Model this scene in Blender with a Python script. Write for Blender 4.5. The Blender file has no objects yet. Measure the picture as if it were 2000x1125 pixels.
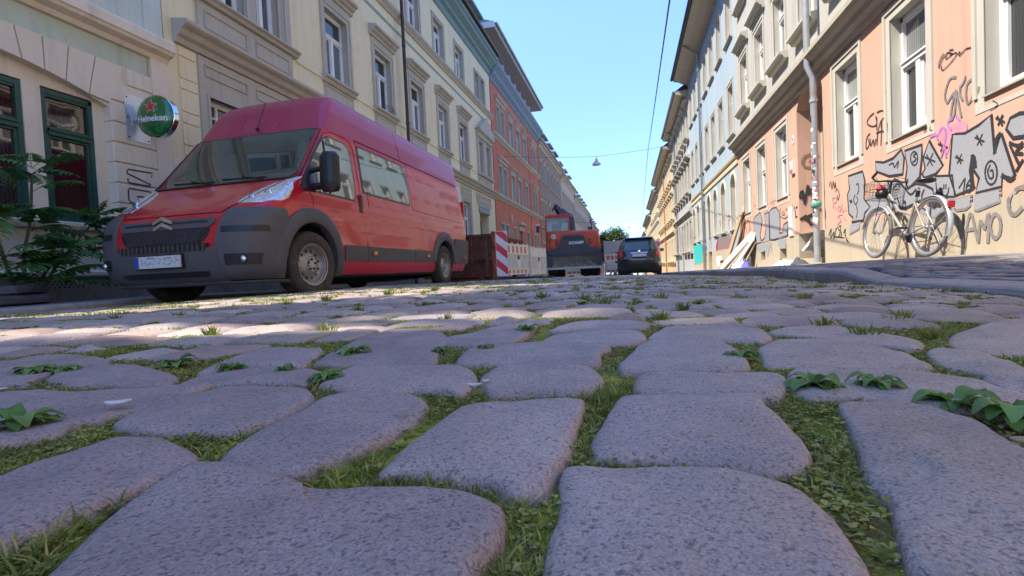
import bpy, bmesh, math, random
import numpy as np
from math import sin, cos, pi, radians, sqrt, atan2, floor
from mathutils import Vector, Matrix, noise
random.seed(11); rng = np.random.default_rng(11)
SC = bpy.context.scene; COL = SC.collection
# ------------------------------------------------------------ camera
F = 970.0
YAW, PITCH, ROLL = radians(13.35), radians(1.95), radians(2.69)
_f = Vector((-sin(YAW)*cos(PITCH), cos(YAW)*cos(PITCH), -sin(PITCH)))
_r0 = Vector((cos(YAW), sin(YAW), 0)); _u0 = _r0.cross(_f)
_r = _r0*cos(ROLL) - _u0*sin(ROLL); _u = _u0*cos(ROLL) + _r0*sin(ROLL)
cam = bpy.data.objects.new('camera', bpy.data.cameras.new('camera')); COL.objects.link(cam)
cam.matrix_world = Matrix(((_r.x, _u.x, -_f.x, 0), (_r.y, _u.y, -_f.y, 0), (_r.z, _u.z, -_f.z, 0), (0, 0, 0, 1)))
cam.data.sensor_width = 36; cam.data.lens = 36*F/2000; cam.data.clip_start = 0.02; cam.data.clip_end = 900
cam.data.dof.use_dof = False
SC.camera = cam
# ------------------------------------------------------------ light
SUN = Vector((-1.0, -0.40, 1.45)).normalized()      # towards the sun
EL = math.asin(SUN.z); AZ = atan2(SUN.x, SUN.y)
w = bpy.data.worlds.new('World'); SC.world = w; w.use_nodes = True
wn = w.node_tree.nodes; wl = w.node_tree.links
sky = wn.new('ShaderNodeTexSky'); sky.sky_type = 'NISHITA'; sky.sun_disc = False
sky.sun_elevation = EL; sky.sun_rotation = AZ; sky.air_density = 0.7; sky.dust_density = 0.0; sky.ozone_density = 1.8
bg = wn['Background']
_g = wn.new('ShaderNodeTexCoord'); _s = wn.new('ShaderNodeSeparateXYZ'); wl.new(_g.outputs['Generated'], _s.inputs[0])
_m = wn.new('ShaderNodeMapRange'); wl.new(_s.outputs['Z'], _m.inputs[0]); _m.inputs[1].default_value = 0; _m.inputs[2].default_value = .45; _m.inputs[3].default_value = .45; _m.inputs[4].default_value = 1
_x = wn.new('ShaderNodeMix'); _x.data_type = 'RGBA'; _x.blend_type = 'MULTIPLY'; _x.inputs[0].default_value = 1; wl.new(sky.outputs[0], _x.inputs[6])
_c = wn.new('ShaderNodeMix'); _c.data_type = 'RGBA'; _c.blend_type = 'MULTIPLY'; _c.inputs[0].default_value = 1; wl.new(_m.outputs[0], _c.inputs[6]); _c.inputs[7].default_value = (.73, .80, .97, 1); wl.new(_c.outputs[2], _x.inputs[7]); wl.new(_x.outputs[2], bg.inputs[0]); bg.inputs[1].default_value = 0.15
sl = bpy.data.lights.new('sun', 'SUN'); sl.energy = 2.15; sl.angle = radians(0.53); sl.color = (1.0, 0.91, 0.78)
so = bpy.data.objects.new('sun', sl); COL.objects.link(so); so.rotation_euler = SUN.to_track_quat('Z', 'Y').to_euler(); so.location = (-20, -8, 40)
SC.view_settings.view_transform = 'Standard'; SC.view_settings.look = 'None'
SC.view_settings.gamma = 1; SC.view_settings.use_curve_mapping = False
SC.view_settings.exposure = 2.15

# ------------------------------------------------------------ image point -> place (on real planes)
def ray(u, v): return _r*((u-1000)/F) - _u*((v-562.5)/F) + _f
def on_x(u, v, X): d = ray(u, v); return d*(X/d.x)
def on_y(u, v, Y): d = ray(u, v); return d*(Y/d.y)
def on_z(u, v, Z): d = ray(u, v); return d*(Z/d.z)

# ------------------------------------------------------------ objects and tags
def link(name, me, parent=None, loc=None):
    o = bpy.data.objects.new(name, me); COL.objects.link(o)
    if parent is not None: o.parent = parent
    if loc is not None: o.location = loc
    return o
def tag(o, label=None, cat=None, group=None, kind=None):
    if label: o['label'] = label
    if cat: o['category'] = cat
    if group: o['group'] = group
    if kind: o['kind'] = kind
    return o
def thing(name, label, cat, loc=(0, 0, 0), rot=(0, 0, 0), group=None):
    o = link(name, None, None, loc); o.rotation_euler = rot
    o.empty_display_size = .1
    return tag(o, label, cat, group)
def copy_tree(o, parent=None):
    c = o.copy(); COL.objects.link(c); c.parent = parent
    for ch in o.children: copy_tree(ch, c)
    return c

# ------------------------------------------------------------ materials
MATS = {}
def mat(name, col, rough=.8, metal=0., var=.12, vs=2.0, bump=0., bs=60., spec=.5, coat=0., dirt=None, ds=1.2, dt=.55, trans=0., emit=None, objrand=0., alpha=1., fine=0., fs=150, streak=0.):
    if name in MATS: return MATS[name]
    m = bpy.data.materials.new(name); m.use_nodes = True; MATS[name] = m
    nt = m.node_tree; N = nt.nodes; L = nt.links; b = N['Principled BSDF']
    b.inputs['Roughness'].default_value = rough; b.inputs['Metallic'].default_value = metal
    b.inputs['Specular IOR Level'].default_value = spec
    if coat: b.inputs['Coat Weight'].default_value = coat; b.inputs['Coat Roughness'].default_value = .04
    if trans: b.inputs['Transmission Weight'].default_value = trans; b.inputs['IOR'].default_value = 1.45
    c = (*col, 1)
    b.inputs['Base Color'].default_value = c
    m.diffuse_color = c
    geo = N.new('ShaderNodeNewGeometry'); pos = geo.outputs['Position']
    last = None
    def mixc(fac, a, bb, t='MIX'):
        x = N.new('ShaderNodeMix'); x.data_type = 'RGBA'; x.blend_type = t
        if isinstance(fac, float): x.inputs[0].default_value = fac
        else: L.new(fac, x.inputs[0])
        for i, v in ((6, a), (7, bb)):
            if isinstance(v, tuple): x.inputs[i].default_value = v
            else: L.new(v, x.inputs[i])
        return x.outputs[2]
    def nz(scale, detail=3, rough_=.6):
        n = N.new('ShaderNodeTexNoise'); n.inputs['Scale'].default_value = scale; n.inputs['Detail'].default_value = detail
        n.inputs['Roughness'].default_value = rough_; L.new(pos, n.inputs['Vector']); return n.outputs['Fac']
    def ramp(f, a, bb):
        r = N.new('ShaderNodeMapRange'); r.inputs[1].default_value = a; r.inputs[2].default_value = bb; L.new(f, r.inputs[0]); return r.outputs[0]
    if var:
        last = mixc(ramp(nz(vs), .3, .7), tuple(x*(1-var) for x in col)+(1,), tuple(min(1, x*(1+var*.7)) for x in col)+(1,))
    if fine:
        last = mixc(ramp(nz(fs, 2), .35, .65), last or c, tuple(x*(1-fine) for x in col)+(1,))
    if dirt:
        last = mixc(ramp(nz(ds, 6, .7), dt, dt+.18), last or c, (*dirt, 1))
    if streak:
        mp = N.new('ShaderNodeMapping'); mp.inputs['Scale'].default_value = (5, 5, .35); L.new(pos, mp.inputs[0])
        sn = N.new('ShaderNodeTexNoise'); sn.inputs['Scale'].default_value = 1.0; sn.inputs['Detail'].default_value = 6; sn.inputs['Roughness'].default_value = .7; L.new(mp.outputs[0], sn.inputs['Vector'])
        last = mixc(ramp(sn.outputs['Fac'], .5, .72), last or c, tuple(x*(1-streak) for x in col)+(1,))
    if objrand:
        oi = N.new('ShaderNodeObjectInfo'); r = N.new('ShaderNodeMapRange'); r.inputs[3].default_value = 1-objrand; r.inputs[4].default_value = 1+objrand
        L.new(oi.outputs['Random'], r.inputs[0])
        hs = N.new('ShaderNodeHueSaturation'); L.new(r.outputs[0], hs.inputs['Value'])
        if last is None: hs.inputs['Color'].default_value = c
        else: L.new(last, hs.inputs['Color'])
        last = hs.outputs[0]
    if last is not None: L.new(last, b.inputs['Base Color'])
    if bump:
        bp = N.new('ShaderNodeBump'); bp.inputs['Strength'].default_value = 1; bp.inputs['Distance'].default_value = bump
        L.new(nz(bs, 4), bp.inputs['Height']); L.new(bp.outputs[0], b.inputs['Normal'])
    return m

# ------------------------------------------------------------ mesh builder
class MB:
    def __init__(s, xf=None): s.v = []; s.f = []; s.xf = xf
    def add(s, vs, fs):
        n = len(s.v)
        s.v += [tuple(s.xf(*p)) if s.xf else tuple(p) for p in vs]
        s.f += [tuple(i+n for i in f) for f in fs]; return s
    def box(s, a, b, taper=0):
        x0, y0, z0 = a; x1, y1, z1 = b
        s.add([(x0, y0, z0), (x1, y0, z0), (x1, y1, z0), (x0, y1, z0), (x0+taper, y0+taper, z1), (x1-taper, y0+taper, z1), (x1-taper, y1-taper, z1), (x0+taper, y1-taper, z1)],
              [(0, 3, 2, 1), (4, 5, 6, 7), (0, 1, 5, 4), (1, 2, 6, 5), (2, 3, 7, 6), (3, 0, 4, 7)]); return s
    def tube(s, pts, r, n=8, cap=True, closed=False):
        pts = [Vector(p) for p in pts]; m = len(pts)
        rr = r if isinstance(r, (list, tuple)) else [r]*m
        vs = []; up = None
        for i, p in enumerate(pts):
            if closed: t = pts[(i+1) % m]-pts[i-1]
            else: t = pts[min(i+1, m-1)]-pts[max(i-1, 0)]
            t = t.normalized() if t.length > 1e-9 else Vector((0, 0, 1))
            if up is None:
                up = Vector((0, 0, 1)) if abs(t.z) < .9 else Vector((1, 0, 0))
            a = t.cross(up); a = a.normalized() if a.length > 1e-6 else t.orthogonal().normalized()
            b = a.cross(t); up = b
            for k in range(n):
                an = 2*pi*k/n; vs.append(p+(a*cos(an)+b*sin(an))*rr[i])
        fs = []
        for i in range(m if closed else m-1):
            j = (i+1) % m
            for k in range(n): fs.append((i*n+k, i*n+(k+1) % n, j*n+(k+1) % n, j*n+k))
        if cap and not closed: fs += [tuple(range(n))[::-1], tuple((m-1)*n+k for k in range(n))]
        s.add(vs, fs); return s
    def lathe(s, prof, n=24, axis='z', c=(0, 0, 0), cap=True, a0=0, a1=2*pi):
        full = abs(a1-a0-2*pi) < 1e-6; m = n if full else n+1; vs = []
        for r, h in prof:
            for k in range(m):
                a = a0+(a1-a0)*k/n; x, y = r*cos(a), r*sin(a)
                p = (x, y, h) if axis == 'z' else ((h, x, y) if axis == 'x' else (x, h, y))
                vs.append((p[0]+c[0], p[1]+c[1], p[2]+c[2]))
        fs = []
        for i in range(len(prof)-1):
            for k in range(n):
                k2 = (k+1) % m; fs.append((i*m+k, i*m+k2, (i+1)*m+k2, (i+1)*m+k))
        if cap and full:
            if prof[0][0] > 1e-6: fs.append(tuple(range(m))[::-1])
            if prof[-1][0] > 1e-6: fs.append(tuple((len(prof)-1)*m+k for k in range(m)))
        s.add(vs, fs); return s
    def prism(s, poly, d, depth, plane='xz'):
        """poly of 2D points extruded from d to d+depth along the third axis"""
        n = len(poly); vs = []
        for dd in (d, d+depth):
            for a, b in poly: vs.append({'xz': (a, dd, b), 'yz': (dd, a, b), 'xy': (a, b, dd)}[plane])
        s.add(vs, [tuple(range(n)), tuple(range(2*n-1, n-1, -1))]+[(i, (i+1) % n, n+(i+1) % n, n+i) for i in range(n)]); return s
    def mesh(s, name, m, smooth=False, angle=None):
        me = bpy.data.meshes.new(name); me.from_pydata(s.v, [], s.f)
        if m: me.materials.append(m)
        if smooth:
            me.polygons.foreach_set('use_smooth', [True]*len(me.polygons))
            if angle: me.set_sharp_from_angle(angle=radians(angle))
        me.update(); return me
    def obj(s, name, m, parent=None, smooth=False, angle=None, loc=None, fix=True):
        me = s.mesh(name, m, smooth, angle)
        if fix:
            bm = bmesh.new(); bm.from_mesh(me); bmesh.ops.recalc_face_normals(bm, faces=bm.faces); bm.to_mesh(me); bm.free()
        return link(name, me, parent, loc)
def lerp(a, b, t): return a+(b-a)*t
def interp(tab, x):
    if x <= tab[0][0]: return tab[0][1]
    for (a, p), (b, q) in zip(tab, tab[1:]):
        if x <= b: return p+(q-p)*(x-a)/(b-a)
    return tab[-1][1]
def catmull(pts, n, closed=True):
    P = [Vector(p) for p in pts]; m = len(P); out = []
    segs = m if closed else m-1
    for i in range(segs):
        if closed: a, b, c, d = P[i-1], P[i], P[(i+1) % m], P[(i+2) % m]
        else: a, b, c, d = P[max(i-1, 0)], P[i], P[i+1], P[min(i+2, m-1)]
        for k in range(n):
            t = k/n
            out.append(.5*((2*b)+(c-a)*t+(2*a-5*b+4*c-d)*t*t+(3*b-a-3*c+d)*t**3))
    if not closed: out.append(P[-1])
    return out

# ------------------------------------------------------------ levels of the street
XL, XR = -7.1, 3.6
KL, KR = -5.45, 1.55
def slope(Y): return -.017*max(0, Y-6) - .02*max(0, Y-30)
def zroad(X, Y):
    return -.115 - .095*((X+1.95)/3.55)**2 + slope(Y) + .012*math.exp(-(X*X+Y*Y)/1.2) + .008*sin(X*2.1+1)*sin(Y*1.7)
def zkerbR(Y): return zroad(KR, Y) + lerp(.035, .105, min(1, max(0, (Y-3.7)/.5)))
def zpaveR(X, Y):
    t = (X-KR)/(XR-KR); return lerp(zkerbR(Y), -.045+slope(Y), min(1.2, t))
def zkerbL(Y): return zroad(KL, Y) + .085
def zpaveL(X, Y): return lerp(zkerbL(Y), -.115+slope(Y), min(1.2, (KL-X)/(KL-XL)))
# ============================================================ ground
def grid_sheet(name, xs, ys, zf, m, parent=None, smooth=True):
    nx, ny = len(xs), len(ys)
    v = [(x, y, zf(x, y)) for y in ys for x in xs]
    f = [(j*nx+i, j*nx+i+1, (j+1)*nx+i+1, (j+1)*nx+i) for j in range(ny-1) for i in range(nx-1)]
    me = bpy.data.meshes.new(name); me.from_pydata(v, [], f); me.materials.append(m)
    if smooth: me.polygons.foreach_set('use_smooth', [True]*len(me.polygons))
    return link(name, me, parent)
M_earth = mat('earth', (.09, .075, .055), .95, var=.3, vs=.5, bump=.004, bs=40)
ground = grid_sheet('ground', [-400+800*i/8 for i in range(9)], [-300+1100*i/22 for i in range(23)], lambda x, y: -1.2+slope(max(y, 0)) - (.6 if y > 30 else 0), M_earth)
tag(ground, 'bare ground sheet under the street and houses', kind='structure')

# joints: moss and soil
def joint_mat():
    m = bpy.data.materials.new('mossy_joint'); m.use_nodes = True; nt = m.node_tree; N = nt.nodes; L = nt.links; b = N['Principled BSDF']
    geo = N.new('ShaderNodeNewGeometry')
    def nz(s, d=4):
        n = N.new('ShaderNodeTexNoise'); n.inputs['Scale'].default_value = s; n.inputs['Detail'].default_value = d; n.inputs['Roughness'].default_value = .65
        L.new(geo.outputs['Position'], n.inputs['Vector']); return n.outputs['Fac']
    r = N.new('ShaderNodeValToRGB'); L.new(nz(14, 6), r.inputs[0]); e = r.color_ramp.elements
    e[0].position = .38; e[0].color = (.19, .14, .085, 1); e[1].position = .62; e[1].color = (.42, .42, .06, 1)
    k = e.new(.47); k.color = (.19, .18, .045, 1)
    k = e.new(.55); k.color = (.22, .29, .035, 1)
    mx = N.new('ShaderNodeMix'); mx.data_type = 'RGBA'; mx.blend_type = 'MULTIPLY'; mx.inputs[0].default_value = .8
    r2 = N.new('ShaderNodeMapRange'); r2.inputs[1].default_value = .3; r2.inputs[2].default_value = .65; r2.inputs[3].default_value = .3; r2.inputs[4].default_value = 1.35; L.new(nz(420, 3), r2.inputs[0])
    L.new(r.outputs[0], mx.inputs[6]); L.new(r2.outputs[0], mx.inputs[7]); L.new(mx.outputs[2], b.inputs['Base Color'])
    bp = N.new('ShaderNodeBump'); bp.inputs['Distance'].default_value = .004; L.new(nz(300, 3), bp.inputs['Height']); L.new(bp.outputs[0], b.inputs['Normal'])
    b.inputs['Roughness'].default_value = .95; b.inputs['Specular IOR Level'].default_value = .15
    return m
M_joint = joint_mat()
def bedz(x, y):
    n = noise.noise(Vector((x*22, y*22, 3.1)))*.003 + noise.noise(Vector((x*7, y*7, 1.1)))*.004
    return zroad(x, y) - .0105 + n
ROAD = link('road', None); tag(ROAD, 'cobbled street of worn granite setts running between the house rows', kind='structure')
xs = [KL+(KR-KL)*i/40 for i in range(41)]
bed = grid_sheet('joint_bed', xs, [-2+i*.5 for i in range(5)]+[.7+(i*.9) for i in range(0, 60)], lambda x, y: zroad(x, y)-.022, M_joint, ROAD)
bed['kind'] = 'stuff'
nb = grid_sheet('joint_moss', [-3.4+i*.014 for i in range(352)], [.0+i*.014 for i in range(150)], bedz, M_joint, ROAD); nb['kind'] = 'stuff'

# granite
def granite_mat(name, dark=1.0, speck=1.0, bump=.0016):
    m = bpy.data.materials.new(name); m.use_nodes = True; nt = m.node_tree; N = nt.nodes; L = nt.links; b = N['Principled BSDF']
    geo = N.new('ShaderNodeNewGeometry'); pos = geo.outputs['Position']
    def nz(s, d=3, ro=.6):
        n = N.new('ShaderNodeTexNoise'); n.inputs['Scale'].default_value = s; n.inputs['Detail'].default_value = d; n.inputs['Roughness'].default_value = ro
        L.new(pos, n.inputs['Vector']); return n.outputs['Fac']
    def mr(f, a, c, lo=0, hi=1):
        r = N.new('ShaderNodeMapRange'); r.inputs[1].default_value = a; r.inputs[2].default_value = c; r.inputs[3].default_value = lo; r.inputs[4].default_value = hi; L.new(f, r.inputs[0]); return r.outputs[0]
    def mul(a, c):
        x = N.new('ShaderNodeMix'); x.data_type = 'RGBA'; x.blend_type = 'MULTIPLY'; x.inputs[0].default_value = 1; L.new(a, x.inputs[6]); L.new(c, x.inputs[7]); return x.outputs[2]
    at = N.new('ShaderNodeAttribute'); at.attribute_name = 'tint'
    c = at.outputs['Color']
    c = mul(c, mr(nz(9, 5), .3, .7, .84, 1.14))
    c = mul(c, mr(nz(620, 2), .3, .7, .72, 1.3))
    c = mul(c, mr(nz(340, 2, .5), .34, .46, .5, 1.0))     # dark mica flecks
    st = N.new('ShaderNodeMix'); st.data_type = 'RGBA'; L.new(mr(nz(6, 6, .7), .54, .72, 0, .4), st.inputs[0]); L.new(c, st.inputs[6]); st.inputs[7].default_value = (.13, .105, .085, 1); c = st.outputs[2]
    x = N.new('ShaderNodeMix'); x.data_type = 'RGBA'; L.new(mr(nz(260, 1), .70, .80, 0, .5), x.inputs[0]); L.new(c, x.inputs[6]); x.inputs[7].default_value = (.42, .38, .37, 1)
    L.new(x.outputs[2], b.inputs['Base Color'])
    b.inputs['Roughness'].default_value = .62; b.inputs['Specular IOR Level'].default_value = .4
    L.new(mr(nz(120, 3), .3, .7, .48, .8), b.inputs['Roughness'])
    a = N.new('ShaderNodeMath'); a.operation = 'ADD'; L.new(nz(150, 4, .7), a.inputs[0])
    a2 = N.new('ShaderNodeMath'); a2.operation = 'MULTIPLY'; a2.inputs[1].default_value = 2.2; L.new(nz(45, 3), a2.inputs[0]); L.new(a2.outputs[0], a.inputs[1])
    bp = N.new('ShaderNodeBump'); bp.inputs['Distance'].default_value = bump; bp.inputs['Strength'].default_value = 1; L.new(a.outputs[0], bp.inputs['Height']); L.new(bp.outputs[0], b.inputs['Normal'])
    return m
M_gran = granite_mat('granite_sett')
M_gran_far = granite_mat('granite_sett_far', bump=.001)

def sett_tint(x, y, k=0):
    t = random.random() if not k else .9
    a = Vector((.355, .285, .262)); c = Vector((.46, .375, .305)); d = Vector((.365, .262, .225)); e = Vector((.40, .35, .32))
    v = a.lerp(c, min(1, max(0, .45+x*.28+random.uniform(-.3, .3))))  # warm facade bounce put into the tint, stronger to the right
    if t < .22: v = v.lerp(d, .9)
    elif t < .36: v = v.lerp(e, .8)
    elif t < .5: v = v.lerp(Vector((.40, .33, .265)), .8)
    if k: v = Vector((.335, .272, .262)).lerp(Vector((.445, .37, .315)), min(1, max(0, .35+x*1.1+random.uniform(-.15, .15))))  # nearest setts carry the same bounce light in their colour
    return v*(random.uniform(.78, 1.16) if not k else random.uniform(.93, 1.07))
def sett_geo(outline, zfun, n=28, rings=((0, -.06), (0, -.020), (.0025, -.010), (.007, -.0045), (.014, -.0015), (.028, 0.0), (.5, .002), (.8, .003)), amp=.0022, seed=0, tilt=(0, 0), lift=0.):
    """worn block: outline loop, rounded shoulder and a slightly domed top"""
    P = outline; c = sum((Vector(p) for p in P), Vector((0, 0)))/len(P)
    v = []; f = []; n = len(P)
    for ri, (ins, dz) in enumerate(rings):
        for p in P:
            d = Vector(p)-c; L_ = d.length or 1e-6
            k = (1-ins/L_) if ins < .2 else (1-ins)*(1-.028/L_)
            q = c+d*max(k, .05)
            nn = noise.noise(Vector((q.x*16+seed, q.y*16, seed*.37)))*amp + noise.noise(Vector((q.x*45, q.y*45+seed, .5)))*amp*.35
            z = zfun(c.x, c.y)+dz+lift + (q.x-c.x)*tilt[0]+(q.y-c.y)*tilt[1] + (nn if dz > -.05 else 0)
            v.append((q.x, q.y, z))
    v.append((c.x, c.y, zfun(c.x, c.y)+lift+.0035))
    m = len(rings)
    for i in range(m-1):
        for k in range(n): f.append((i*n+k, i*n+(k+1) % n, (i+1)*n+(k+1) % n, (i+1)*n+k))
    for k in range(n): f.append(((m-1)*n+k, (m-1)*n+(k+1) % n, m*n))
    return v, f
def tint_attr(me, cols_per_vert=None, col=None):
    a = me.color_attributes.new('tint', 'FLOAT_COLOR', 'POINT')
    if col is not None: a.data.foreach_set('color', [*col, 1.0]*len(me.vertices))
    else: a.data.foreach_set('color', cols_per_vert)
# nearest setts follow the photograph's layout
TR = [
 [(85,1125),(200,1010),(350,915),(430,906),(580,940),(600,951),(760,950),(900,965),(970,990),(962,1050),(920,1100),(915,1170),(900,1300),(-40,1300)],
 [(1105,908),(1200,905),(1350,915),(1480,935),(1560,955),(1620,1010),(1670,1090),(1690,1170),(1740,1300),(1050,1300),(1068,1160),(1075,1080),(1085,1030),(1105,990)],
 [(1640,789),(1750,785),(1900,825),(2000,880),(2200,980),(2300,1130),(2100,1130),(1990,1108),(1880,1108),(1775,1085),(1748,1000),(1740,960),(1700,920),(1688,880),(1660,830)],
 [(-230,1020),(0,928),(100,890),(230,855),(320,855),(375,885),(365,905),(250,955),(130,1010),(20,1055),(-200,1150)],
 [(440,880),(520,830),(600,798),(640,775),(700,764),(800,770),(832,788),(790,830),(700,880),(600,915),(520,922),(450,905)],
 [(745,915),(800,862),(900,792),(1000,781),(1138,784),(1112,850),(1105,875),(1075,915),(1060,948),(1000,955),(950,930),(900,925),(800,917)],
 [(1165,880),(1163,850),(1200,795),(1215,769),(1300,767),(1470,775),(1492,795),(1540,835),(1570,880),(1560,905),(1500,916),(1400,905),(1300,890),(1200,890)],
 [(-160,865),(-160,772),(0,765),(150,763),(300,757),(415,752),(360,768),(290,790),(230,808),(150,824),(120,840),(0,862)],
 [(230,822),(320,780),(440,757),(525,753),(592,758),(608,772),(600,785),(546,813),(455,838),(350,838),(280,838)],
 [(628,748),(670,724),(705,716),(880,716),(920,726),(927,743),(900,768),(862,764),(796,759),(775,766),(695,762),(640,756)],
 [(943,736),(960,722),(980,715),(1055,713),(1150,719),(1172,738),(1165,752),(1125,768),(1020,765),(971,769),(955,758)],
 [(1244,760),(1246,734),(1264,726),(1400,727),(1520,734),(1530,748),(1512,772),(1440,773),(1360,770),(1280,766)],
 [(1540,746),(1544,722),(1570,716),(1680,720),(1840,732),(1920,748),(1960,764),(2060,802),(2060,832),(1960,812),(1880,800),(1760,788),(1700,776),(1600,776),(1560,762)],
 [(892,703),(921,678),(992,670),(1165,675),(1190,681),(1168,692),(1163,712),(1025,711),(911,711)],
 [(1210,708),(1224,696),(1252,673),(1290,664),(1400,668),(1428,680),(1452,700),(1446,722),(1244,722),(1216,722)],
 [(1484,674),(1517,665),(1636,665),(1671,672),(1738,686),(1790,704),(1815,716),(1700,720),(1560,713),(1498,711),(1490,690)],
 [(1811,686),(1839,682),(1912,690),(1965,707),(1990,718),(2060,742),(2060,762),(1960,745),(1900,724),(1850,713),(1828,700)],
 [(1925,738),(1960,726),(2060,735),(2100,790),(1990,768)],
 [(-100,758),(-100,702),(0,705),(105,695),(190,697),(212,712),(140,718),(90,732),(60,746),(0,750)],
 [(92,740),(145,720),(217,714),(280,716),(345,734),(328,748),(245,753),(147,750)],
 [(332,755),(395,732),(490,721),(608,719),(630,729),(605,742),(588,750),(490,748),(430,751)],
 [(392,724),(455,698),(525,682),(626,682),(606,701),(588,714),(490,717),(402,728)],
 [(616,707),(640,692),(700,664),(760,647),(826,643),(872,656),(855,690),(842,710),(700,711)],
 [(866,667),(884,656),(990,635),(1046,632),(1044,641),(1000,666),(911,673)],
 [(1058,667),(1083,654),(1155,647),(1248,650),(1258,664),(1230,672),(1155,673)],
 [(1070,645),(1122,629),(1187,626),(1264,631),(1254,641),(1187,644)],
 [(1268,662),(1278,649),(1301,639),(1400,638),(1478,646),(1504,660),(1488,667),(1430,665),(1350,661)],
 [(1500,650),(1520,640),(1600,636),(1680,648),(1760,660),(1800,672),(1780,682),(1700,672),(1600,658)],
 [(1850,668),(1870,650),(1960,636),(2060,640),(2060,690),(1990,690),(1900,684)],
]
POLYS = []      # all outlines in plan, for the joints
def unproj(px):
    out = []
    for u, v in px:
        z = zroad(0, .6)
        for _ in range(6):
            p = on_z(u, v, z-.002); z = zroad(p.x, p.y)
        out.append((p.x, p.y))
    return out
STONES = []
for px in TR:
    up_ = unproj(px); cm_ = catmull([(a, b, 0) for a, b in up_], 4); nu = len(up_)
    o = [(lerp(p.x, lerp(up_[i//4][0], up_[(i//4+1) % nu][0], i % 4/4), .35), lerp(p.y, lerp(up_[i//4][1], up_[(i//4+1) % nu][1], i % 4/4), .35)) for i, p in enumerate(cm_)]
    c_ = sum((Vector(p) for p in o), Vector((0, 0)))/len(o)
    o = [tuple(c_+(Vector(p)-c_)*(1+.0055/max(.02, (Vector(p)-c_).length))) for p in o]
    STONES.append((o, True))
    POLYS.append(np.array(o))
def inside(poly, x, y):
    px, py = poly[:, 0], poly[:, 1]; qx, qy = np.roll(px, -1), np.roll(py, -1)
    c = ((py > y) != (qy > y)) & (x < (qx-px)*(y-py)/(qy-py+1e-12)+px)
    return bool(c.sum() % 2)
TB = [(p[:, 0].min(), p[:, 0].max(), p[:, 1].min(), p[:, 1].max()) for p in POLYS]
NT = len(POLYS)
def clash(cx, cy, hw, hd):
    for i in range(NT):
        b = TB[i]
        if cx+hw < b[0] or cx-hw > b[1] or cy+hd < b[2] or cy-hd > b[3]: continue
        for sx in (-.85, -.45, 0, .45, .85):
            for sy in (-.85, 0, .85):
                if inside(POLYS[i], cx+sx*hw, cy+sy*hd): return True
    return False
y = -1.2; row = 0
FARV = []; FARF = []; FARC = []
LOW = ((0, -.05), (0, -.022), (.007, -.009), (.022, -.002), (.5, .005))
VLOW = ((0, -.03), (.003, -.012), (.02, -.001), (.5, .004))
cand = []
while y < 34:
    pitch = random.uniform(.135, .185); x = KL+.03+random.uniform(-.1, 0)
    ph = random.uniform(0, 6); amp = random.uniform(.008, .022)
    while x < KR-.05:
        wd = random.uniform(.17, .29); x2 = min(x+wd, KR-.02)
        if x2-x < .08: break
        g = random.uniform(.004, .014); xa = max(x, KL+.02)+g/2; xb = x2-g/2
        gy = random.uniform(.004, .017)
        cx, cy = (xa+xb)/2, y+pitch/2+amp*sin(x*1.4+ph)
        hw, hd = (xb-xa)/2, (pitch-gy)/2
        if not (y < 1.6 and clash(cx, cy, hw, hd)): cand.append((cx, cy, hw, hd))
        else:
            for q in ((cx-hw*.52, cy, hw*.44, hd*.9), (cx+hw*.52, cy, hw*.44, hd*.9), (cx-hw*.5, cy-hd*.5, hw*.45, hd*.45), (cx+hw*.5, cy+hd*.5, hw*.45, hd*.45)):
                if not clash(*q) and not any(abs(q[0]-k[0]) < q[2]+k[2]-.002 and abs(q[1]-k[1]) < q[3]+k[3]-.002 for k in cand[-3:]): cand.append(q)
        x = x2
    y += pitch; row += 1
def score(c):
    p = Vector((c[0], c[1], -.15)); d = p.dot(_f)
    if d < .12: return 0
    if abs(p.dot(_r)/d) > 1.08: return 0
    return 1/(d*d)
cand.sort(key=lambda c: -score(c))
NPART = 300-NT
def block_outline(cx, cy, hw, hd, n):
    ex = random.uniform(.14, .3); sk = random.uniform(-.09, .09); out = []
    j = [random.uniform(.93, 1.05) for _ in range(n)]
    t1, t2 = random.uniform(-.08, .08), random.uniform(-.06, .06)
    for k in range(n):
        a = 2*pi*(k+.5)/n; ca, sa = cos(a), sin(a)
        X = hw*math.copysign(abs(ca)**ex, ca)*(.96+.04*j[k]); Y = hd*math.copysign(abs(sa)**ex, sa)*j[k]
        out.append((cx+X*(1+t1*Y/hd)+sk*Y, cy+Y*(1+t2*X/hw)))
    return out
for i, (cx, cy, hw, hd) in enumerate(cand):
    part = i < NPART; d = math.hypot(cx, cy)
    o = block_outline(cx, cy, hw, hd, 20 if d < 2.0 else (16 if part else 12))
    if d < 8: POLYS.append(np.array(o))
    if part: STONES.append((o, False)); continue
    if d < 7: rg = LOW
    else: rg = VLOW
    v, f = sett_geo(o, zroad, rings=rg, amp=.003, seed=i % 97, tilt=(random.gauss(0, .022), random.gauss(0, .022)), lift=random.gauss(0, .003))
    n0 = len(FARV); FARV += v; FARF += [tuple(q+n0 for q in t) for t in f]
    c = sett_tint(cx, cy); FARC += [c.x, c.y, c.z, 1]*len(v)
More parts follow.
